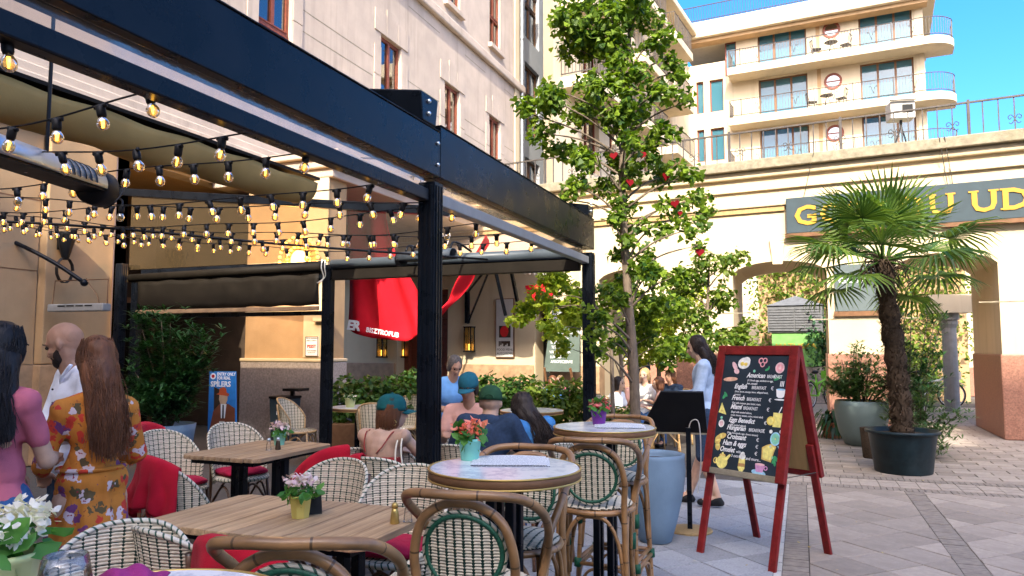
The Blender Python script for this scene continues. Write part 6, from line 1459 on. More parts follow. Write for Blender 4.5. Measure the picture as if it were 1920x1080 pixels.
# ------------------------------------------------------------------ hedges in planter boxes
def hedge(label, px0, px1, d, z0, z1, dp, m, n, size):
    a, c = dep(px0, 650, d), dep(px1, 650, d); mid = (a+c)/2; ln = (c-a).length; rz = math.atan2((c-a).y, (c-a).x)
    t = thing('hedge', label, 'hedge', (mid.x, mid.y, 0), rz, 'hedges in planter boxes')
    MB().box(-ln/2, ln/2, -dp/2, dp/2, 0, z0).build('planter_box', 'timber_brown', t, bevel=.01)
    k = max(3, int(ln/.28)); rg = random.Random(int(px0)); spots = [((-ln/2+ln*(i+.5)/k, rg.uniform(-.08, .08), (z0+z1)/2+rg.uniform(-.06, .1)), (ln/k*.85, dp*.6, (z1-z0)*.58)) for i in range(k)]
    b = MB(); leaves(b, spots, n, size, 'oval', .5, rg, .45); b.build('foliage', m, t)
hedge('dark green leafy hedge behind the woman in the teal cap', 630, 800, 10.9, .45, 1.12, .5, 'leaf_hedge', 2600, .095)
hedge('sunlit hedge behind the navy hoodie and the woman in blue', 862, 1000, 11.6, .4, 1.02, .5, 'leaf_hedge', 2000, .095)
hedge('sunlit hedge below the chalk menu', 990, 1105, 11.2, .4, 1.05, .5, 'leaf_ivy', 1800, .095)
hedge('low pale hedge left of the ginkgo trunk', 1110, 1185, 9.6, .25, .72, .4, 'leaf_ivy', 1000, .08)
# ------------------------------------------------------------------ people
def blob(name, prims, m, parent, vox=.011, smooth=4, wrinkle=0, wscale=9, grow=0, seed=0):
    """one continuous skin grown round tapered limbs ('c', p0, r0, p1, r1) and ellipsoids ('e', c, (rx, ry, rz), rot)"""
    mb = MB()
    for pr in prims:
        if pr[0] == 'c':
            p0, r0, p1, r1 = V(pr[1]), pr[2]+grow, V(pr[3]), pr[4]+grow; d = p1-p0
            if d.length < 1e-4: continue
            d.normalize(); x = d.cross(V((0, 0, 1)) if abs(d.z) < .9 else V((1, 0, 0))).normalized(); y = x.cross(d); n = 12
            rings = [(p0-d*r0, 0)]+[(p0-d*r0*math.sin(a), r0*math.cos(a)) for a in (1.0, .5, 0)]+[(p1+d*r1*math.sin(a), r1*math.cos(a)) for a in (0, .5, 1.0)]+[(p1+d*r1, 0)]
            vs_ = []; fs = []
            for c, r in rings: vs_ += [c+(x*math.cos(2*math.pi*k/n)+y*math.sin(2*math.pi*k/n))*max(r, 1e-5) for k in range(n)]
            for i in range(len(rings)-1): fs += [(i*n+k, i*n+(k+1) % n, (i+1)*n+(k+1) % n, (i+1)*n+k) for k in range(n)]
            mb.add(vs_, fs+[tuple(range(n))[::-1], tuple(range((len(rings)-1)*n, len(rings)*n))])
        else:
            rot = Euler(pr[3]).to_matrix() if len(pr) > 3 else Matrix.Identity(3); rr = pr[2]; e = MB().sph((0, 0, 0), 1, 14, 9)
            mb.add([rot @ V((p[0]*(rr[0]+grow), p[1]*(rr[1]+grow), p[2]*(rr[2]+grow)))+V(pr[1]) for p in e.v], e.f)
    me = bpy.data.meshes.new(name); me.from_pydata(mb.v, [], mb.f)
    o = bpy.data.objects.new('tmp', me)
    q = o.modifiers.new('r', 'REMESH'); q.mode = 'VOXEL'; q.voxel_size = vox
    q = o.modifiers.new('s', 'SMOOTH'); q.iterations = smooth; q.factor = .5
    out = bake(o); bpy.data.meshes.remove(me)
    out.name = name; out.materials.clear(); out.materials.append(M[m]); out.polygons.foreach_set('use_smooth', [True]*len(out.polygons))
    if wrinkle:
        sv = V((seed*3.1, seed*1.7, 0))
        nv = len(out.vertices); co = [0.0]*nv*3; no = [0.0]*nv*3
        out.vertices.foreach_get('co', co); out.vertex_normals.foreach_get('vector', no)
        for q in range(0, nv*3, 3):
            x, y, z = co[q:q+3]; k = mnoise.noise(V((x*wscale, y*wscale, z*wscale*.55))+sv)+.5*mnoise.noise(V((x*wscale*2.3, y*wscale*2.3, z*wscale*1.1))-sv); k *= wrinkle
            co[q] = x+no[q]*k; co[q+1] = y+no[q+1]*k; co[q+2] = z+no[q+2]*k
        out.vertices.foreach_set('co', co)
        out.update()
    o = bpy.data.objects.new(name, out); COL.objects.link(o); o.parent = parent; return o
def STAND(**k):
    J = dict(pel=(0, 0, .96), wai=(0, 0, 1.10), che=(0, .0, 1.30), nec=(0, -.015, 1.46), hea=(0, .02, 1.605), f=(0, 1, 0),
             shL=(-.17, -.01, 1.405), elL=(-.215, -.03, 1.12), wrL=(-.20, .10, .90), shR=(.17, -.01, 1.405), elR=(.215, -.03, 1.12), wrR=(.20, .10, .90),
             hiL=(-.085, 0, .93), knL=(-.095, .02, .50), anL=(-.10, -.02, .085), hiR=(.085, 0, .93), knR=(.095, .02, .50), anR=(.10, -.02, .085)); J.update(k); return {a: V(b) for a, b in J.items()}
def SIT(**k):
    J = dict(pel=(0, 0, .535), wai=(0, -.005, .66), che=(0, .03, .86), nec=(0, .05, 1.015), hea=(0, .085, 1.155), f=(0, 1, 0),
             shL=(-.165, .04, .965), elL=(-.215, .11, .73), wrL=(-.12, .34, .80), shR=(.165, .04, .965), elR=(.215, .11, .73), wrR=(.12, .34, .80),
             hiL=(-.09, 0, .53), knL=(-.12, .42, .53), anL=(-.12, .40, .09), hiR=(.09, 0, .53), knR=(.12, .42, .53), anR=(.12, .40, .09)); J.update(k); return {a: V(b) for a, b in J.items()}
def hand(prims, el, wr, curl=.5, side=1, fl=1.0, up=None):
    """palm, four unequal bent fingers and a thumb leaving the side of the palm"""
    d = (wr-el).normalized(); u = V(up) if up else V((0, 0, 1)); s_ = d.cross(u)
    if s_.length < .1: s_ = d.cross(V((1, 0, 0)))
    s_.normalize(); n = s_.cross(d).normalized()
    k0 = wr+d*.085*fl; prims.append(('c', wr, .022, wr+d*.03, .024))
    for i, (o_, ln) in enumerate(((-.030, .062), (-.010, .072), (.011, .068), (.030, .052))):
        r0 = wr+d*.03+s_*o_*.7; kn = wr+d*.082+s_*o_; prims.append(('c', r0, .014, kn, .0105))
        m1 = kn+(d*math.cos(curl)-n*math.sin(curl))*ln*.52; m2 = m1+(d*math.cos(curl*2.1)-n*math.sin(curl*2.1))*ln*.48
        prims += [('c', kn, .0100, m1, .0088), ('c', m1, .0088, m2, .0072)]
    t0 = wr+d*.025+s_*side*-.026; t1 = t0+(d*.7-s_*side*.6-n*.35).normalized()*.038; t2 = t1+(d*.85-s_*side*.1-n*.5).normalized()*.03
    prims += [('c', t0, .0135, t1, .0105), ('c', t1, .0105, t2, .0085)]
def head_prims(J, jaw=1.0, face=True):
    h, f = J['hea'], J['f'].normalized(); r = f.cross(V((0, 0, 1))).normalized(); u = r.cross(f).normalized()
    yaw = math.atan2(-f.x, f.y); pit = math.asin(max(-1, min(1, f.z))); rot = (pit, 0, yaw)
    P = lambda a, b, c: h + r*a + f*b + u*c
    pr = [('e', P(0, -.012, .028), (.074, .092, .088), rot), ('e', P(0, .012, -.03), (.060*jaw, .070, .078), rot), ('e', P(0, .045, -.068), (.034*jaw, .034, .034), rot)]
    if face:
        pr += [('c', P(0, .078, .012), .009, P(0, .100, -.024), .0125), ('e', P(0, .088, -.026), (.019, .013, .010), rot), ('e', P(0, .074, .030), (.046, .016, .011), rot),
               ('e', P(-.034, .062, -.018), (.018, .018, .018), rot), ('e', P(.034, .062, -.018), (.018, .018, .018), rot), ('e', P(0, .080, -.050), (.022, .010, .006), rot), ('e', P(0, .078, -.061), (.020, .010, .007), rot)]
        for s_ in (-1, 1): pr += [('e', P(s_*.077, -.012, -.004), (.009, .018, .030), (rot[0], rot[1], rot[2]))]
    return pr, P, rot
def person(label, loc, rz, J, skin, top, bottom, hair='none', hair_m='hair_dark', scale=1, sleeves=.55, female=False, top_low=0, legs=True, vox=.0105, face=True, dress=None, jaw=1.0, curl=.6, wr=.006, build=1.0, cap=None, shoes='black', extra=None, strands=0, hands=True, bare_back=False, belly=0, long_to=None, short_legs=False, cloth_vox=.013, g=.016):
    t = thing('person', label, 'person', loc, rz, None, scale); B = build
    hp, P, rot = head_prims(J, jaw, face); body = list(hp)
    body += [('c', J['nec']-V((0, 0, .03)), .056*B, J['hea']-V((0, 0, .05)), .050*B), ('c', J['che']+V((0, 0, .09)), .075*B, J['nec'], .05*B)]
    tw = .118 if female else .135
    tor = lambda g=0: [('e', J['che'], (tw*1.12*B+g, .098*B+g, .15)), ('e', J['wai'], (tw*.93*B+g+belly*.5, .088*B+g+belly, .13)), ('e', J['pel'], (.155*B+g, .112*B+g, .115)), ('c', J['shL'], .052*B+g, J['che']+V((0, 0, .02)), .09*B+g), ('c', J['shR'], .052*B+g, J['che']+V((0, 0, .02)), .09*B+g), ('c', J['shL'], .05*B+g, J['nec']-V((0, 0, .035)), .042*B+g), ('c', J['shR'], .05*B+g, J['nec']-V((0, 0, .035)), .042*B+g), ('c', J['che'], .09*B+g, J['wai'], .085*B+g), ('c', J['wai'], .085*B+g, J['pel'], .10*B+g)]
    body += tor()
    for s_, sd in (('L', -1), ('R', 1)):
        sh, el, wrs = J['sh'+s_], J['el'+s_], J['wr'+s_]
        ab = .036 if female else .047
        body += [('c', sh, ab*B, el, .036*B), ('c', el, .038*B, el.lerp(wrs, .35), .037*B), ('c', el.lerp(wrs, .35), .037*B, wrs, .025*B)]
        if hands: hand(body, el, wrs, curl, sd)
        hi, kn, an = J['hi'+s_], J['kn'+s_], J['an'+s_]; ft = (V((kn.x-hi.x, kn.y-hi.y, 0)).normalized() if abs(kn.z-hi.z) < .2 else V((0, 1, 0)))
        if legs: body += [('c', hi, .085*B, kn, .058*B), ('c', kn, .056*B, kn.lerp(an, .35), .055*B), ('c', kn.lerp(an, .35), .055*B, an, .036*B), ('c', an, .036, an+ft*.16-V((0, 0, .045)), .028)]
    blob('body', body, skin, t, vox, 3)
    if top:
        tp = tor(g) if not bare_back else [('e', J['wai'], (tw*B+g, .092*B+g, .13)), ('e', J['che']-V((0, 0, .07)), (tw*1.08*B+g*.6, .098*B+g*.6, .085)), ('e', J['pel'], (.155*B+g, .112*B+g, .10))]
        for s_ in 'LR':
            sh, el, wrs = J['sh'+s_], J['el'+s_], J['wr'+s_]
            if sleeves <= 0 or bare_back: continue
            if sleeves <= 1: tp.append(('c', sh, (.038 if female else .05)*B+g, sh.lerp(el, sleeves), (.037 if female else .046)*B+g))
            else: tp += [('c', sh, (.045 if female else .052)*B+g, el, .041*B+g), ('c', el, .042*B+g, el.lerp(wrs, min(1, sleeves-1)), .032*B+g)]
        blob('shirt' if not dress else 'dress_top', tp, top, t, cloth_vox, 3, wr, 11, seed=len(label))
    if dress:
        sk = [('e', J['pel']+V((0, 0, .05)), (.165*B, .135*B, .12))]
        for k in range(10):
            a = k*math.pi/5; q = V((math.cos(a), math.sin(a), 0)); sk.append(('c', J['wai']+V((q.x*.07, q.y*.05, .0)), .05, J['pel']+V((q.x*.20, q.y*.18, -.50)), .05+.02*(k % 2)))
        blob('skirt', sk, dress, t, cloth_vox, 3, .012, 10, seed=2)
    if bottom and legs:
        bt = [('e', J['pel'], (.162*B, .122*B, .12)), ('c', J['pel'], .115*B, J['hiL'], .10*B), ('c', J['pel'], .115*B, J['hiR'], .10*B)]
        for s_ in 'LR':
            hi, kn, an = J['hi'+s_], J['kn'+s_], J['an'+s_]; bt.append(('c', hi, .095*B, kn, .070*B))
            if not short_legs: bt.append(('c', kn, .070*B, an, .055*B))
        blob('trousers' if not short_legs else 'shorts', bt, bottom, t, cloth_vox, 3, .006, 9, seed=5)
        for s_ in 'LR':
            kn, an = J['kn'+s_], J['an'+s_]; hi = J['hi'+s_]; ft = (V((kn.x-hi.x, kn.y-hi.y, 0)).normalized() if abs(kn.z-hi.z) < .2 else V((0, 1, 0)))
            blob('shoe', [('c', an-V((0, 0, .02)), .045, an+ft*.05-V((0, 0, .045)), .042), ('c', an-ft*.03-V((0, 0, .05)), .036, an+ft*.17-V((0, 0, .05)), .036)], shoes, t, .012, 3)
    fh, r_ = J['f'].normalized(), None
    if face:
        for s_ in (-1, 1):
            e = MB(); c = P(s_*.031, .0765, .012); e.sph(c, .0095, 8, 6); e.build('eye', 'eye_dark', t, smooth=True)
            e = MB(); e.tube([P(s_*.014, .090, .034), P(s_*.032, .090, .039), P(s_*.050, .078, .033)], .0030, 5); e.build('eyebrow', hair_m, t, smooth=True)
        e = MB(); e.tube([P(-.022, .082, -.0545), P(0, .0905, -.055), P(.022, .082, -.0545)], .0036, 5); e.build('lips', 'lip', t, smooth=True)
    hr = []
    if hair in ('long', 'bob', 'short', 'pony'):
        hr = [('e', P(0, -.024, .040), (.084, .094, .090), rot), ('e', P(0, -.045, -.01), (.080, .072, .085), rot), ('e', P(-.062, -.012, .0), (.024, .052, .07), rot), ('e', P(.062, -.012, .0), (.024, .052, .07), rot)]
    if hair == 'bob': hr += [('e', P(0, -.055, -.06), (.075, .05, .07), rot), ('e', P(-.065, -.01, -.05), (.022, .04, .06), rot), ('e', P(.065, -.01, -.05), (.022, .04, .06), rot)]
    if hair in ('long', 'pony'):
        lt = long_to or (.0, -.13, -.42)
        hr += [('c', P(0, -.05, -.03), .078, P(lt[0]*.5, lt[1]*.8, lt[2]*.5), .072), ('c', P(-.05, -.045, -.03), .045, P(lt[0]-.055, lt[1], lt[2]*.92), .030), ('c', P(.05, -.045, -.03), .045, P(lt[0]+.055, lt[1], lt[2]*.95), .030), ('c', P(lt[0]*.5, lt[1]*.8, lt[2]*.5), .072, P(*lt), .032)]
    if hr: blob('hair', hr, hair_m, t, .011, 3, .004, 26, seed=3)
    if strands:
        rg = random.Random(len(label)); lt = long_to or (0, -.13, -.42); sm = MB()
        for _ in range(strands):
            a = rg.uniform(-1.9, 1.9); q0 = P(.070*math.sin(a), -.024-.066*math.cos(a), .045+rg.uniform(-.03, .065)); w_ = rg.uniform(-1, 1)
            q1 = P(.088*math.sin(a), -.028-.086*math.cos(a), -.02+rg.uniform(-.02, .02)); q2 = P(lt[0]*.5+.085*w_+rg.gauss(0, .010), lt[1]*.8-.07*math.sqrt(max(0, 1-w_*w_))+rg.uniform(-.018, .006), lt[2]*rg.uniform(.45, .62)); q3 = P(lt[0]+.085*w_*rg.uniform(.6, 1.25)+rg.gauss(0, .014), lt[1]-.042*math.sqrt(max(0, 1-w_*w_))+rg.uniform(-.02, .01), lt[2]*rg.uniform(.82, 1.1))
            if hair == 'bob': q2, q3 = P(.09*math.sin(a), -.03-.085*math.cos(a), -.07), P(.085*math.sin(a), -.03-.08*math.cos(a), -.115+rg.uniform(-.02, .02))
            sm.tube(spline([q0, q1, q2, q3], 4), [.0020]*9+[.0017, .0014, .0012, .0008], 3, caps=False)
        sm.build('hair_strands', hair_m, t, smooth=True)
    if cap:
        cp = MB(); n = 24; Rm = Euler(rot).to_matrix()
        prof = [(1.0, -.004), (1.02, .02), (.98, .055), (.80, .092), (.45, .113), (0, .120)]
        vs_ = []
        for q, z in prof:
            for k in range(n): a = 2*math.pi*k/n; vs_.append(J['hea']+Rm @ V((.081*q*math.cos(a), -.014+.099*q*math.sin(a), .022+z*.9)))
        fs = [(i*n+k, i*n+(k+1) % n, (i+1)*n+(k+1) % n, (i+1)*n+k) for i in range(len(prof)-1) for k in range(n)]
        cp.add(vs_, fs); co = cp.build('cap', cap, t, smooth=True, solid=.004)
        b_ = MB(); b_.grid(lambda u, v: J['hea']+Rm @ V(((.078-.012*v)*math.sin((u-.5)*2.5), .01+.085*math.cos((u-.5)*2.5)*1.0+.075*v*math.cos((u-.5)*2.2), .026-.012*v-.02*((u-.5)*2)**2)), 14, 6); b_.build('cap_brim', cap, co, smooth=True, solid=.005)
        MB().sph(J['hea']+Rm @ V((0, -.014, .132)), .008, 8, 5).build('cap_button', cap, co, smooth=True)
        if hair == 'capgap': MB().tube([J['hea']+Rm @ V((.035*math.cos(a*.5), -.116, .03+.026*math.sin(a*.5))) for a in range(0, 7)], .006, 6).build('cap_strap', cap, co)
    if extra: extra(t, J, P)
    return t
for nm, c in dict(skin_light=(.54, .335, .23), skin_tan=(.46, .25, .16), skin_pink=(.56, .36, .255)).items():
    m = mat(nm, c, .6, .14, 16, .10, 260, spec=.3); b_ = m.node_tree.nodes['Principled BSDF']; b_.inputs['Subsurface Weight'].default_value = .12; b_.inputs['Subsurface Radius'].default_value = (.02, .008, .004)
mat('hair_black', (.012, .011, .013), .42, .3, 40, .4, 160, mscale=(1, 1, .12)); mat('hair_dark', (.025, .016, .012), .45, .4, 40, .4, 160, mscale=(1, 1, .12)); mat('hair_brown', (.15, .06, .028), .42, .45, 40, .4, 160, mscale=(1, 1, .12)); mat('hair_blond', (.42, .27, .12), .5, .3, 40, .3, 160, mscale=(1, 1, .12)); mat('beard', (.03, .018, .013), .8, .4, 90, .8, 300)
mat('hair_grey', (.10, .085, .075), .5, .4, 60, .4, 160); mat('eye_dark', (.03, .02, .015), .2); mat('lip', (.36, .13, .10), .5)
mat('tee_pink', (.50, .13, .18), .9, .1, 10, .3, 300); mat('denim', (.035, .10, .24), .9, .25, 30, .4, 300); mat('shirt_white', (.74, .76, .84), .85, .06, 12, .2, 200); mat('navy', (.025, .045, .085), .9, .3, 60, .4, 250)
mat('denim_light', (.05, .19, .42), .85, .2, 30, .3, 250); mat('polo_blue', (.16, .36, .66), .85, .1, 20, .2, 200); mat('shirt_salmon', (.70, .38, .30), .85, .1, 15); mat('cap_teal', (.01, .11, .115), .85, .15, 60, .3, 300); mat('cap_blue', (.02, .13, .17), .85, .15, 60, .3, 300); mat('cap_green', (.018, .065, .03), .85, .15, 60, .3, 300)
mat('cardigan_blue', (.36, .46, .60), .9, .12, 20, .4, 250); mat('scarf_grey', (.40, .46, .55), .9, .3, 14, .4, 200); mat('tee_white', (.8, .8, .78), .85, .05)
def floral():
    m, nt, b, N, _ = nodes('floral_orange')
    v = coord(nt); vo = N.new('ShaderNodeTexVoronoi'); vo.inputs['Scale'].default_value = 18; dn = noise_node(nt, 22, 3, v); ad = N.new('ShaderNodeVectorMath'); ad.operation = 'MULTIPLY_ADD'
    lk(nt, dn.outputs[1], ad.inputs[0]); ad.inputs[1].default_value = (.09, .09, .09); lk(nt, v, ad.inputs[2]); lk(nt, ad.outputs[0], vo.inputs[0])
    fac_ = math_(nt, 'LESS_THAN', vo.outputs['Distance'], .46); core = math_(nt, 'LESS_THAN', vo.outputs['Distance'], .14)
    sp = N.new('ShaderNodeSeparateColor'); lk(nt, vo.outputs['Color'], sp.inputs[0])
    isw = math_(nt, 'GREATER_THAN', sp.outputs[0], .72); isl = math_(nt, 'LESS_THAN', sp.outputs[0], .2); isp = math_(nt, 'GREATER_THAN', sp.outputs[1], .8)
    fl_c = mixc(nt, isw, (.55, .04, .02), (.62, .50, .52)); fl_c = mixc(nt, isp, fl_c, (.16, .04, .14)); fl_c = mixc(nt, isl, fl_c, (.10, .07, .025)); fl_c = mixc(nt, core, fl_c, (.30, .03, .04))
    v2 = N.new('ShaderNodeTexVoronoi'); v2.inputs['Scale'].default_value = 26; lk(nt, ad.outputs[0], v2.inputs[0]); dot = math_(nt, 'LESS_THAN', v2.outputs['Distance'], .16)
    base = mixc(nt, dot, (.56, .20, .022), (.22, .05, .02)); n3 = noise_node(nt, 7, 3, v); base = mixc(nt, ramp(nt, n3.outputs[0], .35, .7), base, (.44, .145, .016))
    lk(nt, mixc(nt, fac_, base, fl_c), b.inputs['Base Color']); b.inputs['Roughness'].default_value = .85
    lk(nt, bumpn(nt, noise_node(nt, 14, 4, coord(nt, 'Object', (1, 1, .3))).outputs[0], .35, .02), b.inputs['Normal'])
floral()
def dotted(name, base, dot, sc, th):
    m, nt, b, N, _ = nodes(name); vo = N.new('ShaderNodeTexVoronoi'); vo.inputs['Scale'].default_value = sc; lk(nt, coord(nt), vo.inputs[0])
    lk(nt, mixc(nt, math_(nt, 'LESS_THAN', vo.outputs['Distance'], th), base, dot), b.inputs['Base Color']); b.inputs['Roughness'].default_value = .85
dotted('dress_red', (.30, .02, .02), (.62, .36, .22), 30, .2)
def face_to(dx, dy): return math.atan2(-dx, dy)
# the three standing at the left
p = dep(2, 650, 3.05)
person('woman in pink top and blue jeans with long black hair, back turned, far left', (p.x, p.y, 0), face_to(-.15, 1), STAND(f=(-.25, 1, -.1), shL=(-.152, -.01, 1.385), shR=(.152, -.01, 1.385), elL=(-.23, .02, 1.13), wrL=(-.18, .22, 1.05), elR=(.165, .10, 1.13), wrR=(.02, .28, 1.12)), 'skin_light', 'tee_pink', 'denim', 'long', 'hair_black', scale=.955, female=True, strands=520, long_to=(.06, -.10, -.38), sleeves=.6, build=1.02, wr=.010, g=.009)
p = dep(150, 650, 3.95)
def beard(t, J, P):
    r_ = (0, 0, 0); blob('beard', [('e', P(0, .052, -.078), (.046, .040, .040), (math.asin(J['f'].normalized().z), 0, math.atan2(-J['f'].x, J['f'].y))), ('e', P(-.045, .02, -.055), (.016, .035, .04)), ('e', P(.045, .02, -.055), (.016, .035, .04)), ('e', P(0, .083, -.043), (.026, .010, .006), (0, 0, math.atan2(-J['f'].x, J['f'].y)))], 'beard', t, .009, 3, .002, 60)
    blob('stubble_cap', [('e', P(0, -.046, .022), (.068, .060, .062), (0, 0, math.atan2(-J['f'].x, J['f'].y)))], 'skin_tan', t, .010, 3)
    b = MB(); b.tube(spline([P(-.07, -.03, -.13), P(-.05, .05, -.17), P(0, .085, -.20), P(.05, .05, -.17), P(.07, -.03, -.13)], 4), .012, 6, flat=.7); b.build('collar', 'shirt_white', t, smooth=True)
    b = MB(); [b.sph(J['che']+V((.0, .122-.004*k, .05-.07*k)), .006, 6, 4) for k in range(4)]; b.build('button', 'black', t)
person('bald bearded man in white shirt looking down between the two women', (p.x, p.y, 0), face_to(-.35, -.95), STAND(hea=(.0, .075, 1.585), nec=(0, .02, 1.455), f=(.80, .70, -.48), elL=(-.24, .05, 1.14), wrL=(-.10, .30, 1.12), elR=(.24, .05, 1.14), wrR=(.08, .30, 1.10)), 'skin_tan', 'shirt_white', 'navy', 'none', 'beard', scale=.985, sleeves=1.6, vox=.008, extra=beard, build=1.1, jaw=1.05)
p = dep(182, 650, 3.45)
def scarf(t, J, P):
    b = MB(); b.tube([J['wai']+V((.150*math.cos(a*.35), .118*math.sin(a*.35), -.02)) for a in range(18)], .012, 6, True); b.build('waist_seam', 'floral_orange', t, smooth=True)
    MB().sph(P(.02, -.105, -.055), .016, 8, 6, (1.6, .7, 1)).build('hair_tie', 'hair_dark', t, smooth=True)
person('woman in orange floral dress with long brown hair, seen from behind', (p.x, p.y, 0), face_to(-.92, .40), STAND(f=(-.15, 1, -.12), shL=(-.145, -.01, 1.365), shR=(.145, -.01, 1.365), elL=(-.20, .07, 1.10), wrL=(-.14, .28, 1.03), elR=(.23, .06, 1.12), wrR=(.12, .28, 1.04)), 'skin_light', 'floral_orange', None, 'long', 'hair_brown', scale=.925, sleeves=1.5, female=True, dress='floral_orange', strands=640, long_to=(.0, -.12, -.46), extra=scarf, wr=.008, g=.008)
# seated round the tables
def straps(t, J, P):
    for s_, e_ in ((-1, -.07), (1, .02)): MB().tube(spline([J['che']+V((s_*.10, .02, .125)), J['che']+V((s_*.105, -.055, .12)), J['che']+V((s_*.06+e_*.4, -.100, .04)), J['che']+V((e_, -.108, -.01))], 4), .004, 5).build('dress_strap', 'dress_red', t, smooth=True)
    bag = MB(); [bag.tube(spline([J['shR']+V((-.02+k, .0, .055)), J['shR']+V((.0+k*2, -.085, -.08)), J['shR']+V((.03+k*3, -.11, -.24)), J['shR']+V((.06+k*2.5, -.10, -.33))], 5), .006, 5) for k in (0, .022)]; bag.build('bag_strap', 'ivory', t, smooth=True)
    blob('shoulder_bag', [('e', J['shR']+V((.10, -.09, -.43)), (.10, .05, .10))], 'tee_white', t, .014, 3, .008)
    sg_ = MB(); w_ = J['wrR']; sg_.tube([w_+V((-.0+.03*math.cos(a*.6), .03, .10+.03*math.sin(a*.6))) for a in range(11)], .004, 5); sg_.build('sunglasses', 'ivory', t)
    e = MB(); [e.tube([P(.085, -.02, -.06-.001*k)+V((.018*math.cos(a*.7), .004, .018*math.sin(a*.7))) for a in range(9)], .003, 5) for k in range(1)]; e.build('earring', 'brass', t)
person('woman in teal cap and red spotted dress, bare back turned, seated left of the post', (-2.64, 4.36, 0), face_to(.12, 1), SIT(hea=(.02, .10, 1.10), nec=(.005, .05, .985), f=(.55, .8, -.05), elR=(.25, .16, .80), wrR=(.16, .27, 1.02), shR=(.16, .03, .955), shL=(-.16, .03, .945)), 'skin_pink', 'dress_red', 'dress_red', 'bob', 'hair_brown', scale=1.0, female=True, cap='cap_teal', bare_back=True, extra=straps, strands=160, vox=.0085, curl=1.1, short_legs=True, build=1.06)
def hood(t, J, P): blob('hood', [('e', J['nec']+V((0, -.055, -.005)), (.125, .06, .055)), ('c', J['nec']+V((-.09, -.03, 0)), .04, J['nec']+V((-.06, .06, -.02)), .03), ('c', J['nec']+V((.09, -.03, 0)), .04, J['nec']+V((.06, .06, -.02)), .03)], 'navy', t, .012, 3, .006)
person('person in dark green cap and navy hoodie, back turned, seated right of the post', (-2.13, 4.95, 0), face_to(-.1, 1), SIT(hea=(0, .11, 1.10), nec=(0, .07, .985), f=(-.15, 1, -.15), elL=(-.27, .12, .75), elR=(.27, .12, .75)), 'skin_light', 'navy', 'denim', 'capgap', 'hair_dark', scale=1.03, cap='cap_green', sleeves=2, build=1.16, extra=hood, wr=.009)
person('man in teal cap and salmon shirt facing the viewer behind the post', (-2.70, 5.95, 0), face_to(.15, -1), SIT(hea=(0, .10, 1.16), f=(.05, 1, -.32)), 'skin_tan', 'shirt_salmon', 'navy', 'short', 'hair_dark', scale=1.03, cap='cap_blue', sleeves=.6)
person('grey-haired man in light blue polo looking down beside the post', (-3.32, 6.75, 0), face_to(.75, -.7), STAND(hea=(0, .20, 1.53), nec=(0, .12, 1.40), che=(0, .08, 1.24), shL=(-.17, .08, 1.34), shR=(.17, .08, 1.34), elL=(-.22, .14, 1.06), elR=(.22, .14, 1.06), wrL=(-.07, .36, 1.08), wrR=(.07, .36, 1.08), f=(0, .85, -.5)), 'skin_tan', 'polo_blue', 'navy', 'short', 'hair_grey', scale=.885, sleeves=.6, build=1.08)
person('woman with long dark hair in blue denim shirt seated facing left', (-1.86, 5.22, 0), face_to(-.85, .5), SIT(hea=(0, .15, 1.08), nec=(0, .08, .975), f=(.0, .95, -.3), elL=(-.22, .2, .74), wrL=(-.06, .30, .95), elR=(.22, .2, .74), wrR=(.03, .32, .94)), 'skin_light', 'denim_light', 'denim', 'long', 'hair_dark', scale=1.0, female=True, strands=240, long_to=(.03, -.16, -.36), sleeves=1.7)
person('standing woman with curly dark hair and pale blue cardigan behind the menu stand', (-.92, 7.58, 0), face_to(-.92, -.12), STAND(hea=(0, .06, 1.59), f=(0, 1, -.25), elL=(-.21, .06, 1.10), wrL=(-.10, .30, 1.08), elR=(.21, .06, 1.10), wrR=(.12, .32, 1.08), anR=(.1, .16, .085), anL=(-.1, -.12, .10)), 'skin_light', 'cardigan_blue', 'navy', 'long', 'hair_dark', scale=.97, female=True, sleeves=1.9, short_legs=True, strands=240, long_to=(.0, -.10, -.30), curl=.9)
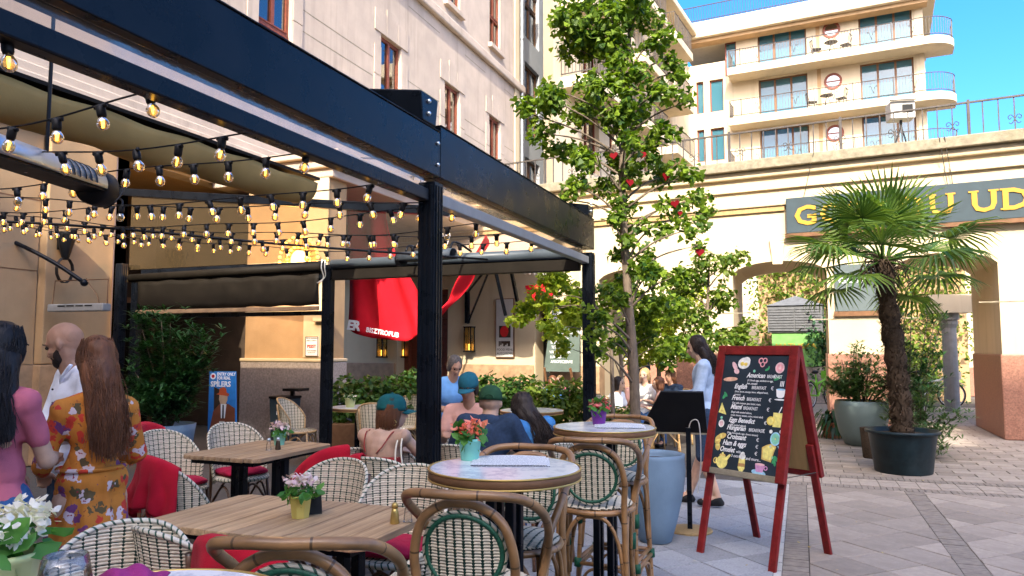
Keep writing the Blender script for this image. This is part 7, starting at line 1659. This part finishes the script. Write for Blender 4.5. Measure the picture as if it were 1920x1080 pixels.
dup(C0, 'woven chair of the man in teal cap and salmon shirt', (-2.70, 5.95, 0), face_to(.15, -1)); dup(C0, 'woven chair of the woman in blue denim', (-1.86, 5.22, 0), face_to(-.85, .5))
plank_table('small plank table of the group seated right of the post', -2.72, -2.1, 5.3, 5.72, 5)
# guests in the sun beyond the pergola
bt_ = bar_table('round table of the sunlit guests beyond the ginkgo', -3.1, 11.6, .75, .42)
BG = [(1152, 706, 10.6, 'hair_dark', 'tee_white', 'skin_light', (.9, -.2), 'dark haired guest in white top seated left of the ginkgo trunk', True, 'bob'), (1212, 690, 11.2, 'hair_blond', 'tee_white', 'skin_pink', (-.2, -1), 'fair haired guest in white shirt facing the viewer right of the trunk', False, 'short'),
      (1243, 706, 10.8, 'hair_brown', 'shirt_salmon', 'skin_pink', (-.9, -.2), 'child with light brown hair beside the standing woman', True, 'bob'), (1262, 692, 11.9, 'hair_brown', 'navy', 'skin_tan', (-.5, -.8), 'brown haired guest half hidden by the standing woman', True, 'long'),
      (1036, 704, 12.6, 'hair_brown', 'polo_blue', 'skin_tan', (.3, -.9), 'guest with light brown hair below the chalk menu, left one', True, 'bob'), (1054, 704, 12.8, 'hair_blond', 'tee_pink', 'skin_pink', (-.3, -.9), 'guest with fair hair below the chalk menu, right one', True, 'bob'), (1190, 700, 11.9, 'hair_brown', 'shirt_salmon', 'skin_tan', (.6, -.7), 'guest in salmon just right of the ginkgo trunk', True, 'short')]
for px, py, d, hm, tp, sk, fd, lb, fem, hs in BG:
    q = dep(px, py, d); k_ = q.z/1.275; person(lb, (q.x, q.y, 0), face_to(*fd), SIT(), sk, tp, 'denim', hs, hm, scale=k_, female=fem, vox=.016, cloth_vox=.018, strands=0)
    dup(H0, 'honey rattan chair under the ' + ' '.join(lb.split()[:9]), (q.x, q.y, 0), face_to(*fd))
q = dep(1198, 655, 14.2); person('dark clothed passer-by standing behind the ginkgo trunk', (q.x, q.y, 0), face_to(.5, -1), STAND(), 'skin_tan', 'navy', 'navy', 'short', 'hair_dark', scale=.9, vox=.016, cloth_vox=.018)

bpy.data.scenes.remove(WORK)
